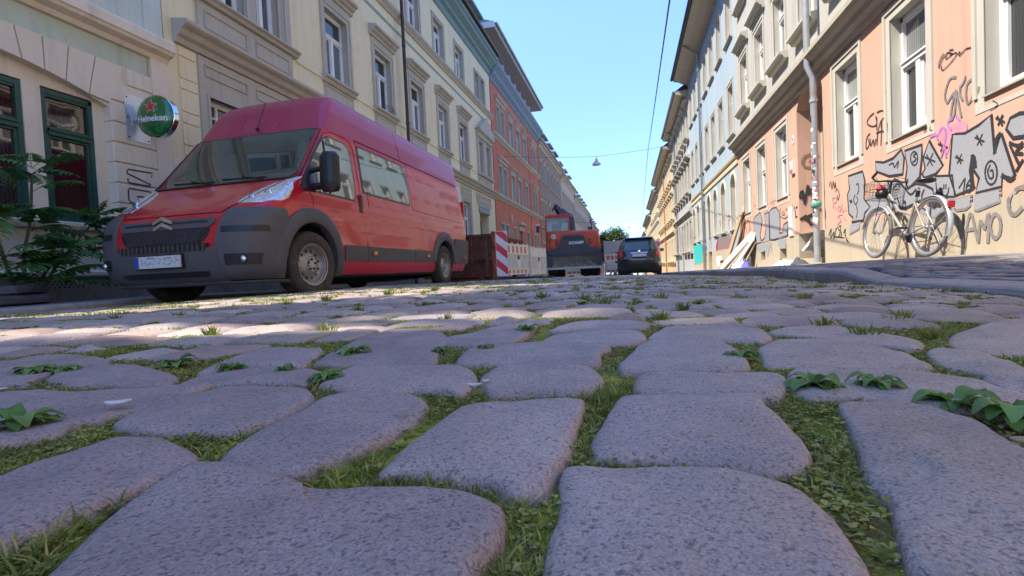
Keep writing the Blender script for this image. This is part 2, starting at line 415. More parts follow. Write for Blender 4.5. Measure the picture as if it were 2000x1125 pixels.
for i, (o, tr) in enumerate(STONES):
    c0 = sum((Vector(p) for p in o), Vector((0, 0)))/len(o); d = c0.length
    rg = ((0, -.06), (0, -.013), (.0012, -.0075), (.0035, -.0035), (.008, -.001), (.018, 0.0), (.2, .0006), (.45, .001), (.75, .001)) if d < 1.3 else (((0, -.06), (0, -.024), (.005, -.012), (.014, -.004), (.03, .0), (.35, .004), (.7, .006)) if d < 2.6 else LOW)
    v, f = sett_geo(o, zroad, rings=rg, amp=.0042 if tr else .0045, seed=i*3.7, tilt=(0, 0) if tr else (random.gauss(0, .022), random.gauss(0, .022)), lift=0 if tr else random.gauss(0, .003))
    z0 = zroad(c0.x, c0.y); v = [(a-c0.x, b-c0.y, c-z0) for a, b, c in v]
    me = bpy.data.meshes.new('paving_stone'); me.from_pydata(v, [], f); me.materials.append(M_gran)
    me.polygons.foreach_set('use_smooth', [True]*len(me.polygons)); tint_attr(me, col=sett_tint(c0.x, c0.y, 1 if tr else 0))
    link('paving_stone', me, ROAD, (c0.x, c0.y, z0))
me = bpy.data.meshes.new('paving_stones'); me.from_pydata(FARV, [], FARF); me.materials.append(M_gran_far)
me.polygons.foreach_set('use_smooth', [True]*len(me.polygons)); tint_attr(me, cols_per_vert=FARC)
link('paving_stones', me, ROAD)['kind'] = 'stuff'

# ------------------------------------------------------------ grass and moss in the joints
CELL = .006; GX0, GX1, GY0, GY1 = -5.3, 1.56, .05, 6.5
nx, ny = int((GX1-GX0)/CELL), int((GY1-GY0)/CELL)
mask = np.ones((ny, nx), bool)
for P in POLYS:
    i0 = max(0, int((P[:, 0].min()-GX0)/CELL)); i1 = min(nx-1, int((P[:, 0].max()-GX0)/CELL)+1)
    j0 = max(0, int((P[:, 1].min()-GY0)/CELL)); j1 = min(ny-1, int((P[:, 1].max()-GY0)/CELL)+1)
    if i1 <= i0 or j1 <= j0: continue
    gx, gy = np.meshgrid(GX0+(np.arange(i0, i1)+.5)*CELL, GY0+(np.arange(j0, j1)+.5)*CELL)
    c = np.zeros(gx.shape, int)
    for k in range(len(P)):
        x1, y1 = P[k]; x2, y2 = P[(k+1) % len(P)]
        if y1 == y2: continue
        c += (((y1 > gy) != (y2 > gy)) & (gx < (x2-x1)*(gy-y1)/(y2-y1)+x1))
    mask[j0:j1, i0:i1] &= (c % 2 == 0)
jj, ii = np.nonzero(mask)
JX = GX0+(ii+.5)*CELL; JY = GY0+(jj+.5)*CELL
def leafy_mat(name, c1, c2, rough=.55, tr=.35):
    m = bpy.data.materials.new(name); m.use_nodes = True; nt = m.node_tree; N = nt.nodes; L = nt.links; b = N['Principled BSDF']
    at = N.new('ShaderNodeAttribute'); at.attribute_name = 'tint'
    x = N.new('ShaderNodeMix'); x.data_type = 'RGBA'; L.new(at.outputs['Fac'], x.inputs[0]); x.inputs[6].default_value = (*c1, 1); x.inputs[7].default_value = (*c2, 1)
    geo = N.new('ShaderNodeNewGeometry'); n = N.new('ShaderNodeTexNoise'); n.inputs['Scale'].default_value = 25; L.new(geo.outputs['Position'], n.inputs['Vector'])
    r = N.new('ShaderNodeMapRange'); r.inputs[1].default_value = .3; r.inputs[2].default_value = .7; r.inputs[3].default_value = .7; r.inputs[4].default_value = 1.3; L.new(n.outputs['Fac'], r.inputs[0])
    x2 = N.new('ShaderNodeMix'); x2.data_type = 'RGBA'; x2.blend_type = 'MULTIPLY'; x2.inputs[0].default_value = 1; L.new(x.outputs[2], x2.inputs[6]); L.new(r.outputs[0], x2.inputs[7])
    L.new(x2.outputs[2], b.inputs['Base Color']); b.inputs['Roughness'].default_value = rough; b.inputs['Specular IOR Level'].default_value = .3
    t = N.new('ShaderNodeBsdfTranslucent'); L.new(x2.outputs[2], t.inputs[0]); a = N.new('ShaderNodeMixShader'); a.inputs[0].default_value = tr
    L.new(b.outputs[0], a.inputs[1]); L.new(t.outputs[0], a.inputs[2]); L.new(a.outputs[0], N['Material Output'].inputs[0])
    return m
M_grass = leafy_mat('joint_grass', (.12, .19, .02), (.48, .45, .15))
M_weed = leafy_mat('weed_leaf', (.10, .22, .05), (.26, .40, .12), .45)
def blades(name, X, Y, h, wd, seed, parent=None, lean=.8, zoff=-.009):
    r = np.random.default_rng(seed); n = len(X)
    Z = np.array([zroad(a, b) for a, b in zip(X, Y)])+zoff
    az = r.uniform(0, 2*pi, n); hh = h*r.uniform(.45, 1.25, n); ln = hh*r.uniform(.2, lean, n); ww = wd*r.uniform(.6, 1.3, n)
    dx, dy = np.cos(az), np.sin(az); px, py = -dy, dx
    base = np.stack([X, Y, Z], 1); V = np.zeros((n, 5, 3))
    V[:, 0] = base+np.stack([px*ww, py*ww, 0*ww], 1); V[:, 1] = base-np.stack([px*ww, py*ww, 0*ww], 1)
    mid = base+np.stack([dx*ln*.35, dy*ln*.35, hh*.62], 1)
    V[:, 2] = mid+np.stack([px*ww*.7, py*ww*.7, 0*ww], 1); V[:, 3] = mid-np.stack([px*ww*.7, py*ww*.7, 0*ww], 1)
    V[:, 4] = base+np.stack([dx*ln, dy*ln, hh], 1)
    V = V.reshape(-1, 3)
    me = bpy.data.meshes.new(name); me.vertices.add(n*5); me.vertices.foreach_set('co', V.ravel())
    idx = np.arange(n)*5
    q = np.stack([idx, idx+1, idx+3, idx+2, idx+2, idx+3, idx+4], 1).ravel()
    me.loops.add(n*7); me.loops.foreach_set('vertex_index', q.astype(np.int32))
    me.polygons.add(n*2); st = np.stack([np.arange(n)*7, np.arange(n)*7+4], 1).ravel(); me.polygons.foreach_set('loop_start', st.astype(np.int32))
    me.update(calc_edges=True); me.validate()
    a = me.color_attributes.new('tint', 'FLOAT_COLOR', 'POINT'); t = np.repeat(r.uniform(0, 1, n)**1.5, 5)
    a.data.foreach_set('color', np.stack([t, t, t, np.ones_like(t)], 1).ravel())
    me.materials.append(M_grass); o = link(name, me, parent); return o
def pnoise(x, y, s, o=0): return np.array([noise.noise(Vector((a*s+o, b*s, o))) for a, b in zip(x, y)])
dist = np.hypot(JX, JY)
def pick(n, dmin, dmax, thr, s, o):
    sel = np.nonzero((dist >= dmin) & (dist < dmax) & (np.abs(JX) < 1.15*JY+.4+np.where(JX < 0, JY*.5, 0)))[0]
    if len(sel) == 0: return np.array([]), np.array([])
    k = rng.choice(sel, size=min(n*3, len(sel)*30)); x = JX[k]+rng.uniform(-CELL/2, CELL/2, len(k)); y = JY[k]+rng.uniform(-CELL/2, CELL/2, len(k))
    p = pnoise(x, y, s, o)+rng.uniform(-.15, .15, len(k)); ok = p > thr; return x[ok][:n], y[ok][:n]
GR = []
for (n, a, b, h, wd, thr, s, o, lean) in [(24000, 0, .8, .005, .0006, .0, 6, 3, 2.2), (4500, 0, .8, .011, .0008, .26, 5, 9, 1.9), (22000, .8, 1.8, .007, .001, .0, 4, 5, 1.5), (16000, 1.8, 3.4, .012, .0018, .05, 3, 8, 1.3), (26000, 3.0, 6.5, .022, .0035, -.02, 2.6, 2, 1.2)]:
    x, y = pick(n, a, b, thr, s, o)
    GR.append(blades('grass', x, y, h, wd, 40+o, None, lean))
for g in GR: tag(g, 'short green grass and moss growing in the joints between the setts', 'grass', kind='stuff')
# tiny clover like leaves lying flat on the moss
def flats(n, a, b, size, thr, s, o):
    x, y = pick(n, a, b, thr, s, o); mb_v = []; mb_f = []; col = []
    for q, (X, Y) in enumerate(zip(x, y)):
        z = zroad(X, Y)-random.uniform(.004, .012)
        for k in range(3):
            an = random.uniform(0, 6.3)+k*2.1; L_ = size*random.uniform(.6, 1.3); wv = L_*.38; t = random.uniform(0, .6)
            n0 = len(mb_v); up = L_*random.uniform(.1, .5); c, s_ = cos(an), sin(an)
            mb_v += [(X, Y, z), (X+c*L_*.55-s_*wv, Y+s_*L_*.55+c*wv, z+up), (X+c*L_, Y+s_*L_, z+up*.9), (X+c*L_*.55+s_*wv, Y+s_*L_*.55-c*wv, z+up)]
            mb_f.append((n0, n0+1, n0+2, n0+3)); r_ = random.random(); col += [r_, r_, r_, 1]*4
    me = bpy.data.meshes.new('moss_leaves'); me.from_pydata(mb_v, [], mb_f); me.materials.append(M_grass); tint_attr(me, cols_per_vert=col)
    return link('ground_cover', me)
for a in [(7000, 0, .9, .0045, -.2, 4, 6), (6000, .8, 2.0, .007, -.05, 4, 1), (9000, 2, 6.5, .02, -.02, 2.5, 4)]:
    tag(flats(*a), 'tiny creeping leaves covering the moss between the setts', 'moss', kind='stuff')

# grit: tiny crumbs of stone and straw in the joints
def grit(n, a, b, size, s, o):
    x, y = pick(n, a, b, -.4, s, o); V = []; Fq = []; C = []
    for X, Y in zip(x, y):
        z = zroad(X, Y)-.011+random.uniform(0, .004); r_ = size*random.uniform(.4, 1.5); n0 = len(V); a_ = random.uniform(0, 3)
        st = random.random() < .3; L1 = r_*(4 if st else 1); L2 = r_*(.25 if st else .8)
        V += [(X+L1*cos(a_), Y+L1*sin(a_), z), (X-L2*sin(a_), Y+L2*cos(a_), z), (X-L1*cos(a_), Y-L1*sin(a_), z), (X+L2*sin(a_), Y-L2*cos(a_), z), (X, Y, z+r_*(.5 if st else .8))]
        Fq += [(n0, n0+1, n0+4), (n0+1, n0+2, n0+4), (n0+2, n0+3, n0+4), (n0+3, n0, n0+4)]
        c = random.choice([(.30, .27, .22), (.20, .17, .14), (.42, .40, .37), (.33, .24, .12), (.14, .09, .05)]); C += [*c, 1]*5
    me = bpy.data.meshes.new('grit'); me.from_pydata(V, [], Fq); m = bpy.data.materials.get('grit') or bpy.data.materials.new('grit'); m.use_nodes = True; at = m.node_tree.nodes.new('ShaderNodeAttribute'); at.attribute_name = 'tint'
    m.node_tree.links.new(at.outputs['Color'], m.node_tree.nodes['Principled BSDF'].inputs['Base Color']); me.materials.append(m); tint_attr(me, cols_per_vert=C); return link('grit', me)
for a in [(6000, 0, .9, .0011, 4, 6), (5000, .8, 2.2, .002, 4, 1)]:
    tag(grit(*a), 'crumbs of grit and straw scattered in the joints', 'grit', kind='stuff')
# weeds: rosettes of broad leaves, each a thing
def weed(x, y, size, nl, up=.55, label='', wid=.24, kind='rosette', dark=0.):
    z = zroad(x, y)-.003
    t = thing('weed', label, 'weed', (x, y, z), (0, 0, random.uniform(0, 6)), 'weeds growing in the joints of the setts')
    for k in range(nl):
        m = MB(); L_ = size*random.uniform(.6, 1.15); an = 2*pi*k/nl+random.uniform(-.3, .3); wv = L_*wid*random.uniform(.8, 1.25); rise = random.uniform(.3, 1.2)*up
        vs = []; N_ = 10
        for i in range(N_):
            s = i/(N_-1); wd = wv*(sin(pi*min(1, s*.92+.05))**.7)*(1+.07*(i % 2)) if 0 < i < N_-1 else wv*.12
            zz = L_*rise*sin(s*pi*.8)*.8-L_*.12*s*s; fold = wd*.35
            for sd in (-1, 0, 1): vs.append((L_*s, sd*wd, zz+(fold if sd else 0)+random.uniform(-.03, .03)*L_))
        fs = [(i*3+j, i*3+j+1, i*3+j+4, i*3+j+3) for i in range(N_-1) for j in range(2)]
        m.add([(p[0]*cos(an)-p[1]*sin(an), p[0]*sin(an)+p[1]*cos(an), p[2]) for p in vs], fs)
        o = m.obj('leaf', M_weed, t, smooth=True, fix=False); tt = random.uniform(0, .8); tint_attr(o.data, col=(tt, tt, tt))
    if kind == 'stalk':
        m = MB(); 
        for q in range(5):
            a = random.uniform(0, 6); r_ = size*.25; h_ = size*random.uniform(.6, 1.1)
            m.tube([(0, 0, 0), (cos(a)*r_*.5, sin(a)*r_*.5, h_*.6), (cos(a)*r_, sin(a)*r_, h_)], size*.012, 4)
            m.lathe([(0, -size*.05), (size*.05, 0), (0, size*.06)], 5, c=(cos(a)*r_, sin(a)*r_, h_))
        o = m.obj('stalk', M_weed, t, fix=False); tint_attr(o.data, col=(.9, .9, .9))
    return t
WPX = [(1445, 712, .045, 7, 'broad leaved weed between two pale setts right of centre'), (1590, 770, .05, 8, 'large green weed with a brown leaf at the top of the wide grassy joint'),
 (1715, 768, .045, 7, 'weed spreading its leaves over the back edge of the large right stone'), (1870, 806, .055, 8, 'dark green weed cluster near the right edge of the picture'), (1985, 832, .055, 8, 'rightmost broad leaved weed at the edge of the picture'),
 (40, 878, .055, 9, 'grey green weed with pointed leaves at the left edge of the picture'), (70, 752, .05, 8, 'flat weed along the shadow edge at the left'), (130, 748, .04, 7, 'second flat weed right beside the left edge one'),
 (690, 712, .05, 8, 'low dark weed behind the wide stone left of centre'), (640, 768, .04, 7, 'small weed in the notch between two purple stones'), (455, 745, .035, 8, 'weed with tiny pale flowers left of centre'),
 (560, 750, .03, 6, 'thin leaved weed beside the pale flowered one'), (860, 705, .035, 7, 'small weed left of the long centre stone'), (1030, 658, .045, 7, 'weed tuft with curled leaves in the centre joint'),
 (345, 735, .05, 7, 'weed in the mossy gap behind the rounded left stone'), (950, 700, .03, 6, 'small weed close to the long centre stone')]
for (u, v, s, n, lb) in WPX:
    p = on_z(u, v, -.145); weed(p.x, p.y, s*.6, n+7, label=lb, kind='stalk' if 'flowers' in lb else 'rosette')
# tufts farther away
tuft_px = [(1290, 630), (1180, 600), (1250, 560), (1290, 585), (1195, 590), (1230, 615), (1335, 603), (1570, 575), (1610, 640), (1750, 625), (1760, 610), (640, 665), (415, 668), (350, 632), (230, 640), (700, 620), (560, 610), (380, 615), (870, 640), (990, 612), (1060, 590), (1140, 590), (1690, 660), (1820, 655), (290, 600), (480, 600), (640, 600), (760, 590), (850, 580)]
for i, (u, v) in enumerate(tuft_px):
    p = on_z(u, v, -.15); h = .034 if v > 600 else .05
    t = thing('grass_tuft', 'small green tuft standing in a sett joint of the middle distance', 'grass tuft', (p.x, p.y, zroad(p.x, p.y)-.01), group='green tufts dotted over the setts')
    m = MB()
    for k in range(46):
        a = random.uniform(0, 6.3); r_ = random.uniform(0, h*.5); x0, y0 = r_*cos(a), r_*sin(a); a2 = a+random.uniform(-.6, .6); L_ = h*random.uniform(.35, 1.0); sp = random.uniform(.2, .9)*L_; wv = h*.028
        n_ = (-sin(a2)*wv, cos(a2)*wv)
        m.add([(x0-n_[0], y0-n_[1], 0), (x0+n_[0], y0+n_[1], 0), (x0+cos(a2)*sp*.5+n_[0]*2.2, y0+sin(a2)*sp*.5+n_[1]*2.2, L_*.6), (x0+cos(a2)*sp, y0+sin(a2)*sp, L_), (x0+cos(a2)*sp*.5-n_[0]*2.2, y0+sin(a2)*sp*.5-n_[1]*2.2, L_*.6)], [(0, 1, 2, 3, 4)])
    o = m.obj('blades', M_grass, t, fix=False); tt = random.uniform(.0, .5); tint_attr(o.data, col=(tt, tt, tt)); o['kind'] = 'stuff'
# litter
M_chip = mat('pale_chip', (.62, .62, .6), .8, var=.1, vs=60, bump=.001, bs=200)
M_grey_leaf = mat('dry_leaf_grey', (.33, .35, .3), .8, var=.2, vs=60)
M_brown_leaf = mat('dry_leaf_brown', (.36, .25, .16), .8, var=.2, vs=80)
M_yel = mat('yellow_leaf', (.75, .42, .02), .7, var=.15, vs=60)
def flake(name, label, cat, u, v, L_, wd, m_, rot=0, lift=.003, curl=.25, z=-.143):
    p = on_z(u, v, z); t = thing(name, label, cat, (p.x, p.y, zroad(p.x, p.y)+lift), (0, 0, rot))
    out = catmull([(-L_/2, -wd*.1, 0), (-L_*.2, wd*.5, 0), (L_*.25, wd*.42, 0), (L_/2, 0, 0), (L_*.2, -wd*.4, 0), (-L_*.3, -wd*.45, 0)], 3)
    n = len(out); top = [(q.x, q.y, curl*L_*(abs(q.x)/L_)**2*4*.3+.0015+random.uniform(0, .0006)) for q in out]; bot = [(a, b, c-.0012) for a, b, c in top]
    MB().add(top+bot, [tuple(range(n)), tuple(range(2*n-1, n-1, -1))]+[(i, (i+1) % n, n+(i+1) % n, n+i) for i in range(n)]).obj('flake' if 'leaf' not in name else 'leaf_blade', m_, t)
flake('plaster_chip', 'white flat chip lying on the moss between stones at the left', 'chip', 235, 833, .024, .012, M_chip, .5, .004)
flake('plaster_chip', 'small grey chip in the grassy joint left of the centre stone', 'chip', 792, 850, .013, .006, M_grey_leaf, .9, .004)
flake('plaster_chip', 'white crumbs of plaster in the joint near the centre', 'chip', 928, 779, .018, .008, M_chip, .1, -.002)
flake('plaster_chip', 'tiny white chip beside the crumbs near the centre', 'chip', 950, 774, .009, .005, M_chip, .4, .0)
flake('plaster_chip', 'white chip at the left edge of the picture on a purple stone', 'chip', 5, 795, .016, .007, M_chip, .2, .002)
flake('dry_leaf', 'brown dry leaf in the weeds right of centre', 'leaf', 1592, 805, .016, .008, M_brown_leaf, 1.2, .0)
flake('dry_leaf', 'tan dry leaf at the right edge of the picture', 'leaf', 1992, 878, .014, .009, M_brown_leaf, .3, .0)
flake('yellow_leaf', 'bright yellow leaf lying by the right kerb', 'leaf', 1652, 555, .09, .05, M_yel, .2, .012, z=-.2)
# ============================================================ kerbs and pavements
M_kerb = granite_mat('kerb_granite', bump=.002)
M_slab = mat('pavement_asphalt', (.25, .235, .225), .85, var=.15, vs=3, bump=.002, bs=120, dirt=(.16, .15, .14), ds=2, dt=.55, fine=.25, fs=90)
M_sand = mat('pavement_mortar', (.30, .27, .235), .9, var=.15, vs=2, bump=.002, bs=90, fine=.15)
M_gap = mat('joint_dark', (.05, .043, .038), .95, var=.3, vs=20)
PR = link('pavement_right', None); tag(PR, 'raised pavement on the right with kerb stones and small dark setts', kind='structure')
PL = link('pavement_left', None); tag(PL, 'narrow raised pavement on the left with granite kerb', kind='structure')
def strip(name, x0, x1, y0, y1, zf, m, parent, dx=.25, dy=.25, smooth=True, thick=.0):
    nx = max(2, int((x1-x0)/dx)+1); ny = max(2, int((y1-y0)/dy)+1)
    return grid_sheet(name, [lerp(x0, x1, i/(nx-1)) for i in range(nx)], [lerp(y0, y1, j/(ny-1)) for j in range(ny)], zf, m, parent, smooth)
KW = .17
# right
strip('surface', KR+.03, XR+.02, -3, 60, lambda x, y: zpaveR(x, y)-.03, M_gap, PR, .3, .8)
strip('wall_strip', 2.98, XR+.02, -3, 60, lambda x, y: zpaveR(x, y)+.002*sin(x*9+y*3), M_sand, PR, .15, .5)
strip('walkway', KR+KW+.02, 2.97, 7.0, 60, lambda x, y: zpaveR(x, y)-.002, M_slab, PR, .2, .5)
def kerb(side, y0, y1, part):
    X0, X1 = (KR, KR+KW) if side > 0 else (KL-KW, KL)
    zf = zkerbR if side > 0 else zkerbL
    xf = X0 if side > 0 else X1
    v = []; n = 5
    for j in range(n):
        yy = lerp(y0+.004, y1-.004, j/(n-1)); z = zf(yy)+random.uniform(-.002, .002); zo = zpaveR(X1, yy) if side > 0 else zpaveL(X0, yy)
        s = 1 if side > 0 else -1; b = xf+s*.0
        pr = [(xf-s*.004, -.3), (xf-s*.002+random.uniform(-.003, .003), z-.03), (xf+s*.006, z-.01), (xf+s*.022, z-.001), (xf+s*(KW-.02), zo+.003), (xf+s*KW, zo-.015)]
        pr[0] = (pr[0][0], z-.28)
        v += [(a, yy, c) for a, c in pr]
    m = 6; f = [(j*m+i, j*m+i+1, (j+1)*m+i+1, (j+1)*m+i) for j in range(n-1) for i in range(m-1)]
    f += [tuple(range(m)), tuple((n-1)*m+i for i in range(m))]
    me = bpy.data.meshes.new('kerb_stone'); me.from_pydata(v, [], f); me.materials.append(M_kerb)
    c = Vector((.34, .31, .28))*random.uniform(.85, 1.12); tint_attr(me, col=c)
    bm = bmesh.new(); bm.from_mesh(me); bmesh.ops.recalc_face_normals(bm, faces=bm.faces); bm.to_mesh(me); bm.free()
    link('kerb_stone', me, PR if side > 0 else PL)
for side in (1, -1):
    y = -2.5
    while y < 55:
        L_ = random.uniform(.8, 1.15)
        if y < 3.7 < y+L_+.1 and side > 0: L_ = 3.7-y
        kerb(side, y, y+L_, True); y += max(L_, .2)
# small dark setts of the pavement
SV = []; SF = []; SCc = []; cnt = []
y = -.5
while y < 7.0:
    p = random.uniform(.085, .115); x = KR+KW+.03+random.uniform(-.03, .03)
    while x < 2.94:
        wd = random.uniform(.10, .19); x2 = min(x+wd, 2.97)
        if x2-x > .05: cnt.append(((x+x2)/2, y+p/2+.02*sin(x*3+y), (x2-x)/2-.005, p/2-.005))
        x = x2
    y += p
cnt.sort(key=lambda c: -score((c[0], c[1])))
for i, (cx, cy, hw, hd) in enumerate(cnt):
    o = block_outline(cx, cy, hw, hd, 8)
    v, f = sett_geo(o, zpaveR, rings=((0, -.03), (.001, -.004), (.012, 0)), amp=.0015, seed=i % 31, tilt=(random.gauss(0, .02), random.gauss(0, .02)), lift=random.gauss(0, .0015))
    g = random.uniform(.15, .30); c = (g*1.05, g*.97, g*.93)
    if i < 290 and score((cx, cy)) > 0:
        z0 = zpaveR(cx, cy); me = bpy.data.meshes.new('pavement_sett'); me.from_pydata([(a-cx, b-cy, e-z0) for a, b, e in v], [], f); me.materials.append(M_gran)
        me.polygons.foreach_set('use_smooth', [True]*len(me.polygons)); tint_attr(me, col=c); link('pavement_sett', me, PR, (cx, cy, z0))
    else:
        n0 = len(SV); SV += v; SF += [tuple(q+n0 for q in t) for t in f]; SCc += [*c, 1]*len(v)
if SV:
    me = bpy.data.meshes.new('pavement_setts'); me.from_pydata(SV, [], SF); me.materials.append(M_gran_far); tint_attr(me, cols_per_vert=SCc)
    me.polygons.foreach_set('use_smooth', [True]*len(me.polygons)); link('pavement_setts', me, PR)['kind'] = 'stuff'
# left pavement: slabs
strip('surface', XL-.02, KL-.03, -3, 60, lambda x, y: zpaveL(x, y)-.02, M_gap, PL, .3, .8)
y = -2.5; k = 0
M_slabL = mat('pavement_slab', (.21, .215, .225), .8, var=.15, vs=4, bump=.001, bs=100, objrand=.12, fine=.2)
while y < 40:
    x = XL
    while x < KL-KW-.05:
        x2 = min(x+.44, KL-KW-.01); y2 = y+.5
        m = MB(); q = [(x+.004, y+.004), (x2-.004, y+.004), (x2-.004, y2-.004), (x+.004, y2-.004)]; dz = random.uniform(-.002, .002)
        m.add([(a, b, zpaveL(a, b)+dz-.03) for a, b in q]+[(a, b, zpaveL(a, b)+dz) for a, b in q], [(4, 5, 6, 7), (0, 1, 5, 4), (1, 2, 6, 5), (2, 3, 7, 6), (3, 0, 4, 7)])
        if y < 12 : m.obj('pavement_slab', M_slabL, PL, fix=False)
        x = x2
    y += .5
strip('far_slabs', XL, KL-KW-.01, 12, 60, lambda x, y: zpaveL(x, y)-.004, M_slabL, PL, .3, 1.)
# ============================================================ facades
M_white = mat('white_frame', (.78, .78, .76), .45, var=.05, vs=6)
M_glass = None
def glass_mat(name, dark=(.03, .035, .04), curt=(.30, .32, .32), thr=.5, rough=.03):
    m = bpy.data.materials.new(name); m.use_nodes = True; nt = m.node_tree; N = nt.nodes; L = nt.links; b = N['Principled BSDF']; MATS[name] = m
    oi = N.new('ShaderNodeObjectInfo'); r = N.new('ShaderNodeMapRange'); r.inputs[1].default_value = thr-.1; r.inputs[2].default_value = thr+.25; L.new(oi.outputs['Random'], r.inputs[0])
    x = N.new('ShaderNodeMix'); x.data_type = 'RGBA'; L.new(r.outputs[0], x.inputs[0]); x.inputs[6].default_value = (*dark, 1); x.inputs[7].default_value = (*curt, 1)
    geo = N.new('ShaderNodeNewGeometry')
    wv = N.new('ShaderNodeTexWave'); wv.bands_direction = 'Y'; wv.inputs['Scale'].default_value = 7; wv.inputs['Distortion'].default_value = 2.5; wv.inputs['Detail'].default_value = 2; L.new(geo.outputs['Position'], wv.inputs['Vector'])
    r2 = N.new('ShaderNodeMapRange'); r2.inputs[3].default_value = .6; r2.inputs[4].default_value = 1.1; L.new(wv.outputs['Fac'], r2.inputs[0])
    x2 = N.new('ShaderNodeMix'); x2.data_type = 'RGBA'; x2.blend_type = 'MULTIPLY'; x2.inputs[0].default_value = 1; L.new(x.outputs[2], x2.inputs[6]); L.new(r2.outputs[0], x2.inputs[7])
    L.new(x2.outputs[2], b.inputs['Base Color']); b.inputs['Roughness'].default_value = rough; b.inputs['Specular IOR Level'].default_value = .9
    n = N.new('ShaderNodeTexNoise'); n.inputs['Scale'].default_value = 1.3; L.new(geo.outputs['Position'], n.inputs['Vector'])
    bp = N.new('ShaderNodeBump'); bp.inputs['Distance'].default_value = .004; L.new(n.outputs['Fac'], bp.inputs['Height']); L.new(bp.outputs[0], b.inputs['Normal'])
    return m
M_glass = glass_mat('window_glass'); M_glassdark = glass_mat('window_glass_dark', thr=.9)
M_stoneL = mat('sandstone_trim', (.50, .45, .36), .85, streak=.22, var=.12, vs=3, bump=.0015, bs=60, dirt=(.39, .345, .27), ds=2.2, dt=.58, fine=.08, fs=60)
M_stoneR = mat('painted_trim', (.50, .475, .40), .85, var=.06, vs=2, bump=.0012, bs=60, dirt=(.43, .40, .33), ds=2.5, dt=.62)
M_gutter = mat('zinc', (.36, .38, .38), .4, metal=.7, var=.15, vs=3)
M_slate = mat('slate_roof', (.05, .055, .07), .6, var=.3, vs=8, bump=.006, bs=12)
M_tile = mat('tile_roof', (.16, .08, .055), .8, var=.3, vs=6, bump=.01, bs=10)
class Side:
    def __init__(s, sg): s.sg = sg; s.X = XL if sg < 0 else XR
    def __call__(s, y, z, d): return (s.X+d, y, z) if s.sg < 0 else (s.X-d, y, z)
LEFT, RIGHT = Side(-1), Side(1)
def fbox(mb, S, y0, y1, z0, z1, d0, d1):
    mb.add([S(y, z, d) for d in (d0, d1) for z in (z0, z1) for y in (y0, y1)], [(0, 1, 3, 2), (4, 6, 7, 5), (0, 4, 5, 1), (2, 3, 7, 6), (0, 2, 6, 4), (1, 5, 7, 3)]); return mb
def fprof(mb, S, y0, y1, prof):
    """profile of (d, z) points run along the street"""
    n = len(prof); mb.add([S(y, z, d) for y in (y0, y1) for d, z in prof], [tuple(range(n)), tuple(range(2*n-1, n-1, -1))]+[(i, (i+1) % n, n+(i+1) % n, n+i) for i in range(n)]); return mb
def cornice(z0, z1, d, steps=3, base=-.02):
    """stepped moulding profile from z0 up to z1, projecting d"""
    p = [(base, z0)]; h = z1-z0
    for i in range(steps):
        a = d*(i+1)/steps; p += [(a*.92, z0+h*(i+.15)/steps), (a, z0+h*(i+.55)/steps)]
    p += [(d, z1-.02*h), (base, z1+.02)]
    return p
def wall_mesh(S, y0, y1, z0, z1, ops, depth=.22, d0=0., rv=None):
    """ops: (ya, yb, za, zb, arch_rise)"""
    mb = MB(); ys = sorted({y0, y1, *[a for o in ops for a in o[:2]]}); zs = sorted({z0, z1, *[a for o in ops for a in o[2:4]]})
    for i in range(len(ys)-1):
        for j in range(len(zs)-1):
            yc, zc = (ys[i]+ys[i+1])/2, (zs[j]+zs[j+1])/2
            if any(o[0] < yc < o[1] and o[2] < zc < o[3] for o in ops): continue
            mb.add([S(ys[i], zs[j], d0), S(ys[i+1], zs[j], d0), S(ys[i+1], zs[j+1], d0), S(ys[i], zs[j+1], d0)], [(0, 1, 2, 3)])
    for o in ops:
        ya, yb, za, zb = o[:4]; ar = o[4] if len(o) > 4 else 0; dp = o[5] if len(o) > 5 else depth
        D = d0-dp; zt = zb-ar; mw = mb
        if rv is not None and not (len(o) > 5): mb = MB(); rv.append(mb)
        mb.add([S(ya, za, d0), S(ya, zt, d0), S(ya, zt, D), S(ya, za, D)], [(0, 1, 2, 3)])
        mb.add([S(yb, za, d0), S(yb, zt, d0), S(yb, zt, D), S(yb, za, D)], [(0, 1, 2, 3)])
        if za > z0+1e-6: mb.add([S(ya, za, d0), S(yb, za, d0), S(yb, za, D), S(ya, za, D)], [(0, 1, 2, 3)])
        if not ar: mb.add([S(ya, zb, d0), S(yb, zb, d0), S(yb, zb, D), S(ya, zb, D)], [(0, 1, 2, 3)])
        else:
            n = 12; c = (ya+yb)/2; hw = (yb-ya)/2
            R = (hw*hw+ar*ar)/(2*ar); pts = []
            for k in range(n+1):
                yy = ya+(yb-ya)*k/n; pts.append((yy, zb-R+sqrt(max(0, R*R-(yy-c)**2))))
            for (a, za_), (b, zb_) in zip(pts, pts[1:]):
                mw.add([S(a, za_, d0), S(b, zb_, d0), S(b, zb, d0), S(a, zb, d0)], [(0, 1, 2, 3)])
                mb.add([S(a, za_, d0), S(b, zb_, d0), S(b, zb_, D), S(a, za_, D)], [(0, 1, 2, 3)])
        mb = mw
    return mb
